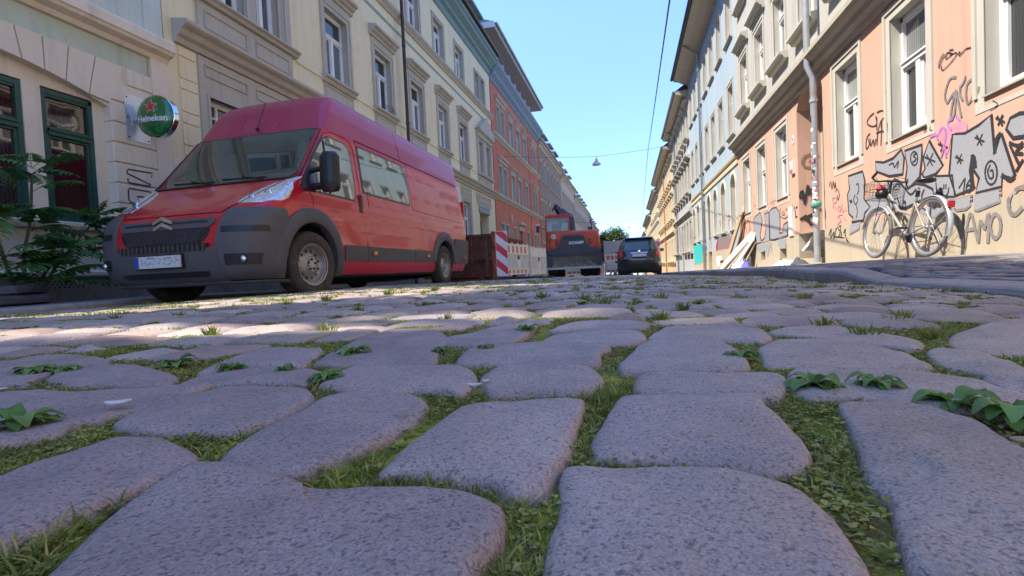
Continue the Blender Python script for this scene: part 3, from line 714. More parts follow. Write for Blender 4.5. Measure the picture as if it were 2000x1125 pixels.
# window prototypes; local x along the facade, local -y... outward is +y, z up, origin at the bottom centre of the opening
WP = {}
def lb(mb, x0, x1, y0, y1, z0, z1): return mb.box((x0, y0, z0), (x1, y1, z1))
def window_parts(key, w, h, rec=.14, mat_f=None, mat_s=None, sur=.13, sill=(.14, .12), hood=None, near=True, arch=0, panel=0, glass=None, transom=.66, mull=True, ped=False, open_=False, sdepth=.03):
    if key in WP: return WP[key]
    fm = mat_f or M_white; sm = mat_s or M_stoneL; g = glass or M_glass; P = []
    t = .055; y0, y1 = -rec-.07, -rec
    m = MB(); zt = h*transom
    lb(m, -w/2, -w/2+t, y0, y1, 0, h); lb(m, w/2-t, w/2, y0, y1, 0, h); lb(m, -w/2, w/2, y0, y1, 0, t); lb(m, -w/2, w/2, y0, y1, h-t, h)
    lb(m, -w/2+t, w/2-t, y0, y1+.025, zt-.045, zt+.04)
    lb(m, -w/2+t, w/2-t, y0, y1+.045, zt+.012, zt+.035)
    xs_ = [(-w/2+t, w/2-t)]
    if mull: lb(m, -.045, .045, y0, y1+.015, t, zt-.045); xs_ = [(-w/2+t, -.045), (.045, w/2-t)]
    s = .035
    for a, b in xs_:
        for q in ((a, a+s, t, zt-.045), (b-s, b, t, zt-.045), (a, b, t, t+s*1.6), (a, b, zt-.045-s, zt-.045)): lb(m, q[0], q[1], y0+.01, y1-.012, q[2], q[3])
    lb(m, -w/2+t, w/2-t, y0+.01, y1-.012, zt+.04, zt+.04+s); lb(m, -w/2+t, w/2-t, y0+.01, y1-.012, h-t-s, h-t)
    P.append(('window', m.mesh('window', fm), 0))
    gl = [(a+s, b-s, t+s*1.6, zt-.045-s) for a, b in xs_]+[(-w/2+t, w/2-t, zt+.04+s, h-t-s)]
    if near:
        for q in gl: m = MB(); lb(m, q[0], q[1], y0+.02, y0+.028, q[2], q[3]); P.append(('pane', m.mesh('pane', g), 1))
    else:
        m = MB(); [lb(m, q[0], q[1], y0+.02, y0+.028, q[2], q[3]) for q in gl]; P.append(('pane', m.mesh('pane', g), 1))
    m = MB(); lb(m, -w/2-.01, w/2+.01, y0-.05, y0-.005, -.01, h+.01); P.append(('interior', m.mesh('interior', mat('room_dark', (.02, .02, .02), .9, var=0)), 1))
    if sur:
        m = MB(); e = sdepth
        lb(m, -w/2-sur, -w/2, -.01, e, -.0, h+sur); lb(m, w/2, w/2+sur, -.01, e, -.0, h+sur); lb(m, -w/2, w/2, -.01, e, h, h+sur)
        e2 = e+.02; r = sur*.35
        lb(m, -w/2-sur-.004, -w/2-sur+r, -.01, e2, 0, h+sur+.004); lb(m, w/2+sur-r, w/2+sur+.004, -.01, e2, 0, h+sur+.004); lb(m, -w/2-sur+r, w/2+sur-r, -.01, e2, h+sur-r, h+sur+.004)
        P.append(('surround', m.mesh('surround', sm), 1))
    if sill:
        pr, sh = sill; m = MB(); W_ = w/2+sur+.06
        m.add([(x, y, z) for x in (-W_, W_) for y, z in ((-.02, -.02), (pr, -.035), (pr, -.035-sh*.35), (pr*.65, -.035-sh*.5), (pr*.45, -.035-sh), (-.02, -.035-sh))], [(0, 1, 2, 3, 4, 5), (11, 10, 9, 8, 7, 6)]+[(i, (i+1) % 6, 6+(i+1) % 6, 6+i) for i in range(6)])
        lb(m, -w/2, w/2, -rec-.02, .0, -.03, .012)
        P.append(('sill', m.mesh('sill', sm), 1))
        if panel:
            m = MB(); lb(m, -W_+.06, W_-.06, -.01, .025, -.035-sh-panel, -.035-sh)
            for q in ((-W_+.12, W_-.12, -.035-sh-panel+.07, -.035-sh-panel+.09), (-W_+.12, W_-.12, -.035-sh-.08, -.035-sh-.06), (-W_+.12, -W_+.14, -.035-sh-panel+.09, -.035-sh-.08), (W_-.14, W_-.12, -.035-sh-panel+.09, -.035-sh-.08)): lb(m, q[0], q[1], .02, .04, q[2], q[3])
            P.append(('apron', m.mesh('apron', sm), 1))
    if hood:
        gap, pr, hh = hood; m = MB(); z = h+sur+gap; W_ = w/2+sur+.10
        prof = [(-.02, z), (pr*.3, z), (pr*.35, z+hh*.3), (pr*.6, z+hh*.4), (pr*.7, z+hh*.6), (pr, z+hh*.72), (pr, z+hh), (-.02, z+hh+.05)]; n = len(prof)
        m.add([(x, y, zz) for x in (-W_, W_) for y, zz in prof], [tuple(range(n)), tuple(range(2*n-1, n-1, -1))]+[(i, (i+1) % n, n+(i+1) % n, n+i) for i in range(n)])
        lb(m, -w/2-sur, w/2+sur, -.01, .035, h+sur, z)
        if ped:
            m.add([(x, y, zz) for y in (-.02, pr) for x, zz in ((-W_, z+hh+.02), (W_, z+hh+.02), (0, z+hh+.42))], [(0, 1, 2), (5, 4, 3), (0, 1, 4, 3), (1, 2, 5, 4), (2, 0, 3, 5)])
        P.append(('hood', m.mesh('hood', sm), 1))
    WP[key] = P; return P
def put_window(parent, S, y, z, parts, org, label=None, wobj='window'):
    rz = -pi/2 if S.sg < 0 else pi/2
    root = None
    for name, me, lv in parts:
        if lv == 0:
            o = link(wobj, me, parent, Vector(S(y, z, 0))-org); o.rotation_euler = (0, 0, rz); root = o
        else: link(name, me, root)
    return root
def building(name, label, cat, S, y0, group='houses lining the street'):
    o = thing(name, label, cat, S(y0, -.2+slope(y0), 0), group=group); return o, Vector(o.location)
def part(mb, name, m, B, smooth=False, **k):
    B_, org = B; mb.v = [(a-org.x, b-org.y, c-org.z) for a, b, c in mb.v]; return mb.obj(name, m, B_, smooth=smooth, **k)
def reveals(rv, m, B):
    for r_ in rv: part(r_, 'reveal', m, B)
def shell(S, B, y0, y1, zb, zt, m, back=9.):
    mb = MB(); 
    for y in (y0, y1): mb.add([S(y, zb, 0), S(y, zt, 0), S(y, zt, -back), S(y, zb, -back)], [(0, 1, 2, 3)])
    mb.add([S(y0, zb, -back), S(y1, zb, -back), S(y1, zt, -back), S(y0, zt, -back)], [(0, 1, 2, 3)])
    mb.add([S(y0, zb-.3, -.45), S(y1, zb-.3, -.45), S(y1, zt, -.45), S(y0, zt, -.45)], [(0, 1, 2, 3)])
    part(mb, 'party_wall', m, B)
def roof(S, B, y0, y1, z0, m, over=.5, ridge=3.5, back=9., steep=None, name='roof'):
    if steep: pr = [(over, z0), (over, z0+.06), (-.1, z0+.35), (-steep[0], z0+steep[1]), (-steep[0]-2.8, z0+steep[1]+.9), (-back, z0+steep[1]-.5), (-back, z0)]
    else: pr = [(over, z0), (over, z0+.06), (-back/2, z0+ridge), (-back, z0)]
    mb = MB(); fprof(mb, S, y0+.002, y1-.002, pr); return part(mb, name, m, B)
def gutter(S, B, y0, y1, z, d, m=None, r=.075):
    mb = MB(); n = 7; pr = [(d+r*cos(a), z+r*sin(a)) for a in [pi+pi*k/n for k in range(n+1)]]; pr2 = [(d+(r-.008)*cos(a), z+(r-.008)*sin(a)) for a in [2*pi-pi*k/n for k in range(n+1)]]
    fprof(mb, S, y0, y1, pr+pr2); part(mb, 'gutter', m or M_gutter, B)
def downpipe(S, y, z0, z1, m, label, d=.09, r=.05, top=None, kinks=(), collars=(), grp=None):
    t = thing('downpipe', label, 'downpipe', S(y, z0, d), group=grp); org = Vector(t.location)
    pts = [(y, z0, d)]+list(kinks)+[(y, z1, d)]+([top] if top else [])
    P = [Vector(S(*p))-org for p in pts]
    MB().tube(P, r, 12).obj('pipe', m, t, smooth=True, angle=50)
    for zc in collars:
        MB().lathe([(r, zc-z0-.03), (r+.012, zc-z0-.03), (r+.012, zc-z0+.03), (r, zc-z0+.03)], 12, cap=False).obj('collar', m, t)
    return t
ORIG = Vector((0, 0, 0))
# ============================================================ left row
# ---- pub
M_pub = mat('pub_plaster', (.80, .68, .52), .9, streak=.22, var=.08, vs=1.5, bump=.0012, bs=70, dirt=(.66, .57, .45), ds=1.3, dt=.6, fine=.06, fs=50)
M_pubg = mat('pub_green_plaster', (.52, .57, .44), .9, streak=.22, var=.08, vs=2, bump=.0012, bs=70, dirt=(.34, .37, .30), ds=1.6, dt=.6)
M_pub2 = mat('pub_upper_plaster', (.56, .62, .55), .9, streak=.22, var=.06, vs=1.2, bump=.001, bs=70, dirt=(.5, .56, .5), ds=1.5, dt=.6)
M_base = mat('plinth_sandstone', (.26, .21, .15), .95, var=.25, vs=5, bump=.006, bs=35, dirt=(.13, .11, .09), ds=3, dt=.5, fine=.2, fs=70)
M_green = mat('green_frame', (.012, .075, .055), .4, var=.15, vs=8)
M_ink = mat('black_spray', (.03, .03, .032), .6, var=.0)
M_redcurtain = glass_mat('pub_glass', dark=(.035, .03, .03), curt=(.05, .01, .012), thr=.5, rough=.02)
S = LEFT
B = building('pub_building', 'pale plastered pub house with segmental arch over green framed windows beside the tree', 'house', S, 1.7)
# made-up sun gap before 1.7 stays open (added wall, annex and trees, see below)
PW = [(2.95, 3.58), (3.62+.33, 4.67), (4.87, 5.50)]
mb = wall_mesh(S, 1.7, 6.38, .25, 3.0, [(1.9, 2.5, .93, 2.64), (4.03, 4.67, .93, 2.64), (4.87, 5.50, .93, 2.64), (2.95, 3.6, .93, 2.64)], .16, d0=-.09)
part(mb, 'wall', M_pub, B)
# wall above and round the arch
mb = wall_mesh(S, 1.7, 5.69, 2.4, 3.24, [(1.72, 5.66, 2.4, 2.93, .33, .09)], .09, d0=0); part(mb, 'arch_wall', M_pub, B)
mb = MB(); fbox(mb, S, 1.7, 6.32, 3.24, 3.55, -.2, -.02); part(mb, 'frieze', M_pubg, B)
# voussoirs proud of the wall
def arcz(y): R = (1.97**2+.33**2)/(.66); return 2.93-R+sqrt(max(0, R*R-(y-3.69)**2))
vy = [(2.2, 2.3), (2.75, 2.8), (3.25, 3.27), (3.69, 3.69), (4.13, 4.10), (4.62, 4.56), (4.86, 4.86), (5.10, 5.16), (5.38, 5.50), (5.66, 5.90)]
for (a, a2), (b, b2) in zip(vy, vy[1:]):
    g = .008; mb = MB(); za, zb2 = arcz(a), arcz(b)
    if a > 5.3: zb2 = 2.66
    po = [(a+g, za), (b-g, zb2), (b2-g, 3.235), (a2+g, 3.235)]
    mb.add([S(y, z, d) for d in (-.01, .035) for y, z in po], [(0, 1, 2, 3), (4, 5, 6, 7), (0, 1, 5, 4), (1, 2, 6, 5), (2, 3, 7, 6), (3, 0, 4, 7)]); part(mb, 'arch_stone', M_pub, B)
# rusticated pilaster blocks
for a, b in [(2.99, 3.235), (2.71, 2.97), (2.41, 2.69), (2.12, 2.39), (1.83, 2.10), (1.54, 1.81), (1.25, 1.52), (.95, 1.23)]:
    mb = MB(); y0_ = 5.93 if a > 2.9 else 5.655
    mb.add([S(y, z, d) for d, e in ((-.1, 0), (.03, .0), (.045, .012)) for y, z in ((y0_+e, a+e), (6.33-e, a+e), (6.33-e, b-e), (y0_+e, b-e))], [(8, 9, 10, 11), (0, 1, 5, 4), (1, 2, 6, 5), (2, 3, 7, 6), (3, 0, 4, 7), (4, 5, 9, 8), (5, 6, 10, 9), (6, 7, 11, 10), (7, 4, 8, 11)]); part(mb, 'rustic_block', M_pub, B)
mb = MB(); fbox(mb, S, 5.672, 6.325, .9, 3.238, -.2, .022); part(mb, 'pilaster_core', M_pub, B)
mb = MB(); fbox(mb, S, 6.335, 6.62, .25, 3.6, -.3, .03); part(mb, 'corner_strip', M_pub, B)
mb = MB(); fprof(mb, S, 1.7, 6.64, [(-.05, 3.55), (.03, 3.56), (.06, 3.62), (.16, 3.66), (.18, 3.70), (.2, 3.71), (.2, 3.84), (.17, 3.88), (-.05, 3.93)]); part(mb, 'ledge', M_pub, B)
mb = wall_mesh(S, 2.7, 6.62, 3.9, 12.0, [(4.4, 5.4, 4.7, 6.6), (4.4, 5.4, 8.3, 10)], .16, d0=-.02); part(mb, 'upper_wall', M_pub2, B)
mb = MB(); fbox(mb, S, 6.30, 6.6, 3.93, 11.5, -.05, .012); part(mb, 'upper_strip', M_pub2, B)
mb = MB(); fprof(mb, S, 1.7, 5.66, [(-.1, .80), (.05, .82), (.07, .86), (.07, .90), (-.1, .93)]); part(mb, 'sill_course', M_pub, B)
mb = MB(); fbox(mb, S, 5.66, 6.33, .25, .9, -.2, .02); fbox(mb, S, 1.7, 5.66, .25, .8, -.2, -.03); part(mb, 'dado', M_pub, B)
mb = MB(); fprof(mb, S, 1.7, 6.63, [(-.1, .19), (.04, .19), (.075, .21), (.075, .25), (.05, .27), (-.1, .29)]); part(mb, 'plinth_ledge', M_pub, B)
mb = MB(); fbox(mb, S, 1.7, 6.62, -.5, .19, -.3, .03); part(mb, 'plinth', M_base, B)
# cellar grille plate with punched holes
gr = MB(); fbox(gr, S, 4.5, 5.18, .03, .165, .028, .036); gp = part(gr, 'cellar_grille', mat('grille_plate', (.24, .20, .15), .8, var=.2, vs=10), B)
hm = MB()
for i in range(11):
    for j in range(3):
        yy = 4.56+i*.055+(.027 if j % 2 else 0); zz = .06+j*.038; hm.add([S(yy+.013*cos(a*pi/4), zz+.012*sin(a*pi/4), .038) for a in range(8)], [tuple(range(8))])
part(hm, 'grille_holes', mat('hole_dark', (.012, .01, .01), .9, var=0), B)
shell(S, B, 2.7, 6.62, -.5, 12.0, M_pub2)
mb = MB(); fbox(mb, S, 1.72, 2.69, 3.7, 3.93, -9, -.06); fbox(mb, S, 1.72, 2.69, -.5, 3.7, -9, -.6); part(mb, 'sun_gap_terrace', M_pub2, B)  # upper floors cut back here, shape made up to let the sun pass
PP = window_parts('pub', .62, 1.69, rec=.10, mat_f=M_green, mat_s=M_pub, sur=0, sill=None, near=True, transom=.68, mull=False, glass=M_redcurtain)
for yc in (2.2, 3.275, 4.35, 5.185): 
    o = put_window(B[0], S, yc, .93, PP, B[1]); 
PU = window_parts('pubup', .98, 1.88, near=False)
for yc in (4.9,):
    for zz in (4.7, 8.3-.05): put_window(B[0], S, yc, zz, PU, B[1])
roof(S, B, 2.7, 6.62, 12.0, M_slate, steep=(1.2, 3.9))
# ---- yellow
M_yel_w = mat('yellow_plaster', (.82, .70, .45), .9, streak=.22, var=.06, vs=.8, bump=.001, bs=70, dirt=(.60, .51, .34), ds=.7, dt=.62, fine=.04, fs=40)
M_teal = mat('teal_trim', (.17, .26, .25), .7, var=.12, vs=3)
M_tealp = mat('teal_band', (.28, .35, .27), .85, var=.1, vs=3)
B = building('yellow_house', 'cream yellow house with grey sandstone window hoods and teal eaves behind the red van', 'house', S, 6.62)
Y0, Y1 = 6.62, 26.75
yc1 = [11.65, 14.15, 16.65, 19.2, 21.75]
ops = [(7.72, 8.42, 5.05, 6.95), (8.72, 9.42, 5.05, 6.95)]+[(c-.5, c+.5, 5.05, 6.75) for c in yc1]+[(24.05, 24.75, 5.0, 6.6), (25.35, 26.05, 5.0, 6.6)]
yc2 = [9.05, 11.65, 14.15, 16.65, 19.1, 21.6]
ops += [(c-.5, c+.5, 8.75, 10.1) for c in yc2]+[(23.95, 24.55, 8.65, 10.0), (24.95, 25.55, 8.65, 10.0)]
gops = [(7.42, 9.2, 1.1, 3.3)]+[(c-.5, c+.5, 1.1, 3.25) for c in yc1]+[(23.75, 25.35, -.4, 3.0, 0, .5)]
rv = []; mb = wall_mesh(S, Y0, Y1, 4.3, 11.2, ops, rv=rv); part(mb, 'wall', M_yel_w, B); reveals(rv, M_stoneL, B)
rv = []; mb = wall_mesh(S, Y0, Y1, -.7, 4.3, gops, rv=rv); part(mb, 'ground_floor_wall', M_yel_w, B); reveals(rv, M_stoneL, B)
mb = MB(); fbox(mb, S, Y0, 23.75, -.8, .35, -.2, .05); fbox(mb, S, 25.35, Y1, -.8, .35, -.2, .05); part(mb, 'plinth', M_base, B)
# corner quoin grooves
mb = MB(); fbox(mb, S, 6.62, 6.80, .35, 4.0, -.1, .015); part(mb, 'corner_strip', M_yel_w, B)
zq = [3.98, 3.81, 3.45, 3.27, 2.90, 2.71, 2.35, 2.16, 1.8, 1.6, 1.25, 1.05, .7, .35]
for a, b in zip(zq[1:], zq):
    mb = MB(); fbox(mb, S, 6.86, 7.20, a+.012, b-.012, -.02, .02); part(mb, 'quoin', M_yel_w, B)
# grey sandstone bays round openings at ground floor
def panelled(B, S, y0, y1, z0, z1, n=1, m=M_stoneL, d=.03):
    mb = MB(); fbox(mb, S, y0, y1, z0, z1, -.02, d)
    wv = (y1-y0)/n
    for k in range(n):
        a, b = y0+k*wv+.12, y0+(k+1)*wv-.12
        for q in ((a, b, z0+.13, z0+.15), (a, b, z1-.15, z1-.13), (a, a+.02, z0+.15, z1-.15), (b-.02, b, z0+.15, z1-.15)): fbox(mb, S, q[0], q[1], q[2], q[3], d-.01, d+.022)
    return part(mb, 'panel', m, B)
panelled(B, S, 7.24, 9.72, 3.52, 3.98, 2)
mb = MB(); fbox(mb, S, 7.24, 7.42, .35, 3.52, -.02, .035); fbox(mb, S, 9.2, 9.40, .35, 3.52, -.02, .035); fbox(mb, S, 7.42, 9.2, 3.3, 3.52, -.02, .035); fbox(mb, S, 7.38, 7.42, .35, 3.34, -.02, .06); fbox(mb, S, 7.42, 9.2, 3.3, 3.34, -.02, .06); part(mb, 'bay_surround', M_stoneL, B)
panelled(B, S, 7.28, 9.75, 4.36, 4.93, 2, d=.06)
for c in yc1[1:]: panelled(B, S, c-.75, c+.75, 3.45, 3.95, 1)
panelled(B, S, 23.3, 25.9, 3.35, 3.9, 1)
belt = [(-.05, 3.98), (.06, 4.0), (.09, 4.08), (.16, 4.12), (.2, 4.2), (.27, 4.24), (.3, 4.27), (.3, 4.33), (-.05, 4.39)]
mb = MB(); fprof(mb, S, 6.78, Y1, belt); part(mb, 'belt_course', M_stoneL, B)
mb = MB(); fprof(mb, S, 9.95, Y1, [(-.05, 4.90), (.02, 4.9), (.035, 4.93), (.02, 4.96), (-.05, 4.96)]); part(mb, 'string_course', M_yel_w, B)
mb = MB(); fprof(mb, S, Y0, Y1, [(-.05, 8.32), (.05, 8.33), (.08, 8.4), (.15, 8.46), (.18, 8.5), (.18, 8.57), (-.05, 8.62)]); part(mb, 'belt_course', M_stoneL, B)
mb = MB(); fprof(mb, S, Y0, Y1, [(-.02, 7.93), (.012, 7.93), (.012, 8.03), (-.02, 8.03)]); part(mb, 'painted_band', M_tealp, B)
mb = MB(); fprof(mb, S, Y0, Y1+.0, [(-.05, 10.75), (.05, 10.76), (.08, 10.86), (.1, 11.0), (.22, 11.06), (.24, 11.2), (.30, 11.24), (.45, 11.34), (.48, 11.45), (.55, 11.5), (.58, 11.62), (-.05, 11.7)]); part(mb, 'cornice', M_teal, B)
gutter(S, B, Y0, Y1, 11.74, .66, mat('copper_gutter', (.13, .09, .065), .5, metal=.4, var=.2))
roof(S, B, Y0, Y1, 11.72, M_slate, over=.58, steep=(1.4, 4.6))
shell(S, B, Y0, Y1, -.7, 11.7, M_yel_w)
W1 = window_parts('y1', 1.0, 1.70, sur=.17, sill=(.16, .16), hood=(.16, .26, .26), panel=.42)
W1b = window_parts('y1b', .70, 1.90, sur=.14, sill=None, hood=None, mat_s=M_stoneL, mull=True)
W2 = window_parts('y2', 1.0, 1.35, sur=.14, sill=None, mull=True)
W2b = window_parts('y2b', .60, 1.35, sur=.10, sill=None, mull=False)
Wg = window_parts('yg', 1.0, 2.15, sur=.16, sill=(.14, .12))
for c in yc1: put_window(B[0], S, c, 5.05, W1, B[1])
for c in (8.07, 9.07): put_window(B[0], S, c, 5.05, W1b, B[1])
mb = MB(); fprof(mb, S, 7.2, 9.9, [(-.02, 4.93), (.12, 4.95), (.14, 5.0), (.2, 5.03), (.2, 5.06), (-.02, 5.09)]); fbox(mb, S, 8.45, 8.69, 5.09, 7.0, -.02, .07); fbox(mb, S, 9.56, 9.72, 5.09, 7.0, -.02, .09); fbox(mb, S, 7.44, 7.58, 5.09, 7.0, -.02, .09); fprof(mb, S, 7.3, 9.85, [(-.02, 7.0), (.1, 7.02), (.14, 7.2), (.28, 7.28), (.28, 7.36), (-.02, 7.4)]); part(mb, 'bay_trim', M_stoneL, B)
W1p = window_parts('y1p', .70, 1.60, sur=.10, sill=None, hood=None, mull=False)
for c in (24.4, 25.7): put_window(B[0], S, c, 5.0, W1p, B[1])
mb = MB(); fprof(mb, S, 23.7, 26.4, [(-.02, 4.84), (.14, 4.86), (.18, 4.94), (.18, 4.98), (-.02, 5.0)]); fprof(mb, S, 23.7, 26.4, [(-.02, 6.75), (.1, 6.78), (.14, 6.95), (.26, 7.02), (.26, 7.1), (-.02, 7.12)])
mb.add([S(y, z, d) for d in (-.02, .26) for y, z in ((23.6, 7.1), (26.5, 7.1), (25.05, 7.95))], [(0, 1, 2), (5, 4, 3), (0, 1, 4, 3), (1, 2, 5, 4), (2, 0, 3, 5)])
fbox(mb, S, 24.8, 25.3, 5.0, 6.75, -.02, .06); fbox(mb, S, 23.75, 23.95, 5.0, 6.75, -.02, .08); fbox(mb, S, 26.15, 26.35, 5.0, 6.75, -.02, .08); part(mb, 'pediment_bay', M_stoneL, B)
panelled(B, S, 23.75, 26.35, 4.38, 4.84, 2)
for c in yc2: put_window(B[0], S, c, 8.75, W2, B[1])
for c in (24.25, 25.25): put_window(B[0], S, c, 8.65, W2b, B[1])
for c in yc1: put_window(B[0], S, c, 1.1, Wg, B[1])
# small paned ground floor window near the corner
m = MB(); fbox(m, S, 7.42, 9.2, 1.1, 1.18, -.2, -.12); fbox(m, S, 7.42, 9.2, 3.22, 3.3, -.2, -.12)
for k in range(7): fbox(m, S, 7.42+k*.2885, 7.47+k*.2885, 1.18, 3.22, -.19, -.13)
for k in range(6): fbox(m, S, 7.42, 9.2, 1.5+k*.3, 1.535+k*.3, -.185, -.135)
win = part(m, 'window', M_white, B)
m = MB(); fbox(m, S, 7.42, 9.2, 1.1, 3.3, -.175, -.165); m.v = [tuple(Vector(p)-B[1]) for p in m.v]; pn = m.obj('pane', M_glass, win)
# house door with frieze
m = MB(); fbox(m, S, 23.75, 25.35, -.5, 2.75, -.5, -.42); part(m, 'door', mat('door_brown', (.09, .06, .045), .6, var=.2, vs=5), B)
m = MB(); fbox(m, S, 23.6, 25.5, 2.98, 3.3, -.02, .05); part(m, 'door_frieze', M_teal, B)
m = MB(); [fbox(m, S, 23.7+i*.22, 23.82+i*.22, 3.06, 3.2, .048, .06) for i in range(8)]; part(m, 'frieze_rosettes', M_stoneL, B)
# dormer
def dormer(B, S, y0, y1, z0, z1, d, m_side, m_roof, winh=.9, front=M_white):
    mb = MB(); fbox(mb, S, y0, y1, z0, z1, d-2.2, d); part(mb, 'dormer', m_side, B)
    mb = MB(); fprof(mb, S, y0-.25, y1+.25, [(d+.35, z1), (d+.35, z1+.12), (d-2.4, z1+.5), (d-2.4, z1)]); part(mb, 'dormer_roof', m_roof, B)
    n = 2; wv = (y1-y0-.3)/n
    for k in range(n):
        a = y0+.15+k*wv; mb = MB(); 
        for q in ((a, a+.07, z0+.3, z1-.1), (a+wv-.07, a+wv, z0+.3, z1-.1), (a, a+wv, z0+.3, z0+.37), (a, a+wv, z1-.17, z1-.1), (a+wv/2-.03, a+wv/2+.03, z0+.3, z1-.1)): fbox(mb, S, *q, d, d+.05)
        wn_ = part(mb, 'dormer_window', front, B)
        mb = MB(); fbox(mb, S, a+.07, a+wv-.07, z0+.37, z1-.17, d+.002, d+.02); mb.v = [tuple(Vector(p)-B[1]) for p in mb.v]; mb.obj('pane', M_glass, wn_)
M_blueslate = mat('blue_slate', (.035, .05, .085), .5, var=.2, vs=8, bump=.004, bs=14)
dormer(B, S, 21.6, 25.6, 11.9, 13.35, -.25, M_blueslate, M_teal)
dormer(B, S, 12.6, 16.0, 11.9, 13.35, -.25, M_blueslate, M_teal)
downpipe(S, 15.3, -.3, 10.9, mat('brown_pipe', (.06, .035, .03), .4, metal=.3, var=.1), 'dark brown downpipe on the yellow house between its upper windows', d=.22, r=.055, collars=(2, 5, 7.5, 10))
# wires of ivy in a window sill box
t = thing('window_plants', 'small green plants on the sill of the second hooded window of the yellow house', 'plant', S(14.3, 5.08, .1))
m = MB(); 
for k in range(60):
    y_ = random.uniform(-.3, .35); z_ = random.uniform(0, .14); x_ = random.uniform(-.06, .06); m.add([(x_, y_, z_), (x_+.03, y_+.02, z_+.03), (x_, y_+.04, z_+.05)], [(0, 1, 2)])
o = m.obj('foliage', M_grass, t, fix=False); tint_attr(o.data, col=(.2, .2, .2))
# ---- red
M_red = mat('red_plaster', (.55, .17, .10), .9, streak=.22, var=.08, vs=.8, bump=.001, bs=60, dirt=(.34, .10, .07), ds=.8, dt=.6)
M_orange = mat('orange_plaster', (.52, .16, .07), .9, var=.06, vs=1, bump=.001, bs=60)
M_bluetrim = mat('blue_grey_trim', (.17, .23, .28), .7, var=.1, vs=3)
B = building('red_house', 'brick red house with blue grey cornice, set back attic and wide overhanging roof', 'house', S, 26.75)
Y0, Y1 = 26.75, 41.7
r1 = [(28.35, .62), (29.45, .62), (31.6, .95), (33.65, .95), (35.95, .95), (38.75, .62), (39.85, .62)]
ops = [(c-w_/2, c+w_/2, 4.45, 6.15) for c, w_ in r1]+[(c-w_/2, c+w_/2, 7.95, 9.5) for c, w_ in r1]
rv = []; mb = wall_mesh(S, Y0, Y1, 4.25, 10.8, ops, rv=rv); part(mb, 'wall', M_red, B); reveals(rv, M_stoneL, B)
gops = [(28.0, 28.7, 1.2, 2.8), (29.1, 29.8, 1.2, 2.8), (31.3, 31.95, 1.2, 2.7), (32.9, 34.1, -.9, 2.7), (35.4, 36.2, 1.2, 2.7), (38.4, 39.0, 1.2, 2.7), (39.5, 40.1, 1.2, 2.7)]
rv = []; mb = wall_mesh(S, Y0, Y1, -1.4, 4.25, gops, rv=rv); part(mb, 'ground_floor_wall', M_red, B); reveals(rv, M_stoneL, B)
mb = MB(); fprof(mb, S, Y0, Y1, [(-.05, 4.1), (.05, 4.12), (.08, 4.2), (.18, 4.28), (.2, 4.4), (-.05, 4.45)]); part(mb, 'belt_course', M_stoneL, B)
mb = MB(); fprof(mb, S, Y0, Y1, [(-.05, 7.5), (.05, 7.52), (.08, 7.6), (.18, 7.68), (.2, 7.78), (-.05, 7.82)]); part(mb, 'belt_course', M_stoneL, B)
mb = MB(); fprof(mb, S, Y0, Y1, [(-.05, 10.6), (.05, 10.65), (.1, 10.8), (.25, 10.95), (.3, 11.15), (.42, 11.3), (.5, 11.4), (.5, 11.62), (-.05, 11.7)]); part(mb, 'cornice', M_bluetrim, B)
for y_ in (Y0+.12, 37.4, Y1-.12): mb = MB(); fbox(mb, S, y_-.13, y_+.13, -1.4, 10.6, -.02, .05); part(mb, 'pilaster', M_red, B)
mb = MB(); fbox(mb, S, Y0, Y1, -1.5, .5, -.2, .05); part(mb, 'plinth', M_base, B)
Wr = {.62: window_parts('r62', .62, 1.62, sur=.13, sill=None, mull=False, near=False, mat_s=M_stoneL), .95: window_parts('r95', .95, 1.62, sur=.14, sill=(.12, .1), hood=(.1, .2, .2), near=False)}
for c, w_ in r1:
    put_window(B[0], S, c, 4.5, Wr[w_], B[1]); put_window(B[0], S, c, 7.95, Wr[w_], B[1])
for c in (28.9, 39.3):
    for z in (4.5, 7.95):
        mb = MB(); fprof(mb, S, c-1.1, c+1.1, [(-.02, z+1.85), (.06, z+1.86), (.1, z+2.0), (.2, z+2.05), (.2, z+2.15), (-.02, z+2.2)]); fprof(mb, S, c-1.05, c+1.05, [(-.02, z-.14), (.12, z-.1), (.12, z-.03), (-.02, z)]); part(mb, 'hood', M_stoneL, B)
WrG = window_parts('rG', .68, 1.55, sur=.12, sill=(.1, .1), near=False, mull=True)
for a, b, c, d_ in [q[:4] for q in gops]:
    if c > 0: put_window(B[0], S, (a+b)/2, 1.2, WrG, B[1])
m = MB(); fbox(m, S, 32.9, 34.1, -1.1, 2.7, -.2, -.14); part(m, 'door', mat('door_red', (.25, .05, .03), .5, var=.1), B)
m = MB(); fbox(m, S, 32.7, 34.3, 2.7, 2.95, -.02, .05); fprof(m, S, 32.6, 34.4, [(-.02, 3.0), (.2, 3.1), (.2, 3.25), (-.02, 3.3)]); part(m, 'door_hood', M_stoneL, B)
m = MB()
for y_ in (30.7, 37.6): m.add([S(y_+.22*cos(a*pi/6), 3.3+.32*sin(a*pi/6), .03) for a in range(12)]+[S(y_, 3.3, .08)], [(i, (i+1) % 12, 12) for i in range(12)])
part(m, 'relief_medallion', M_stoneL, B)
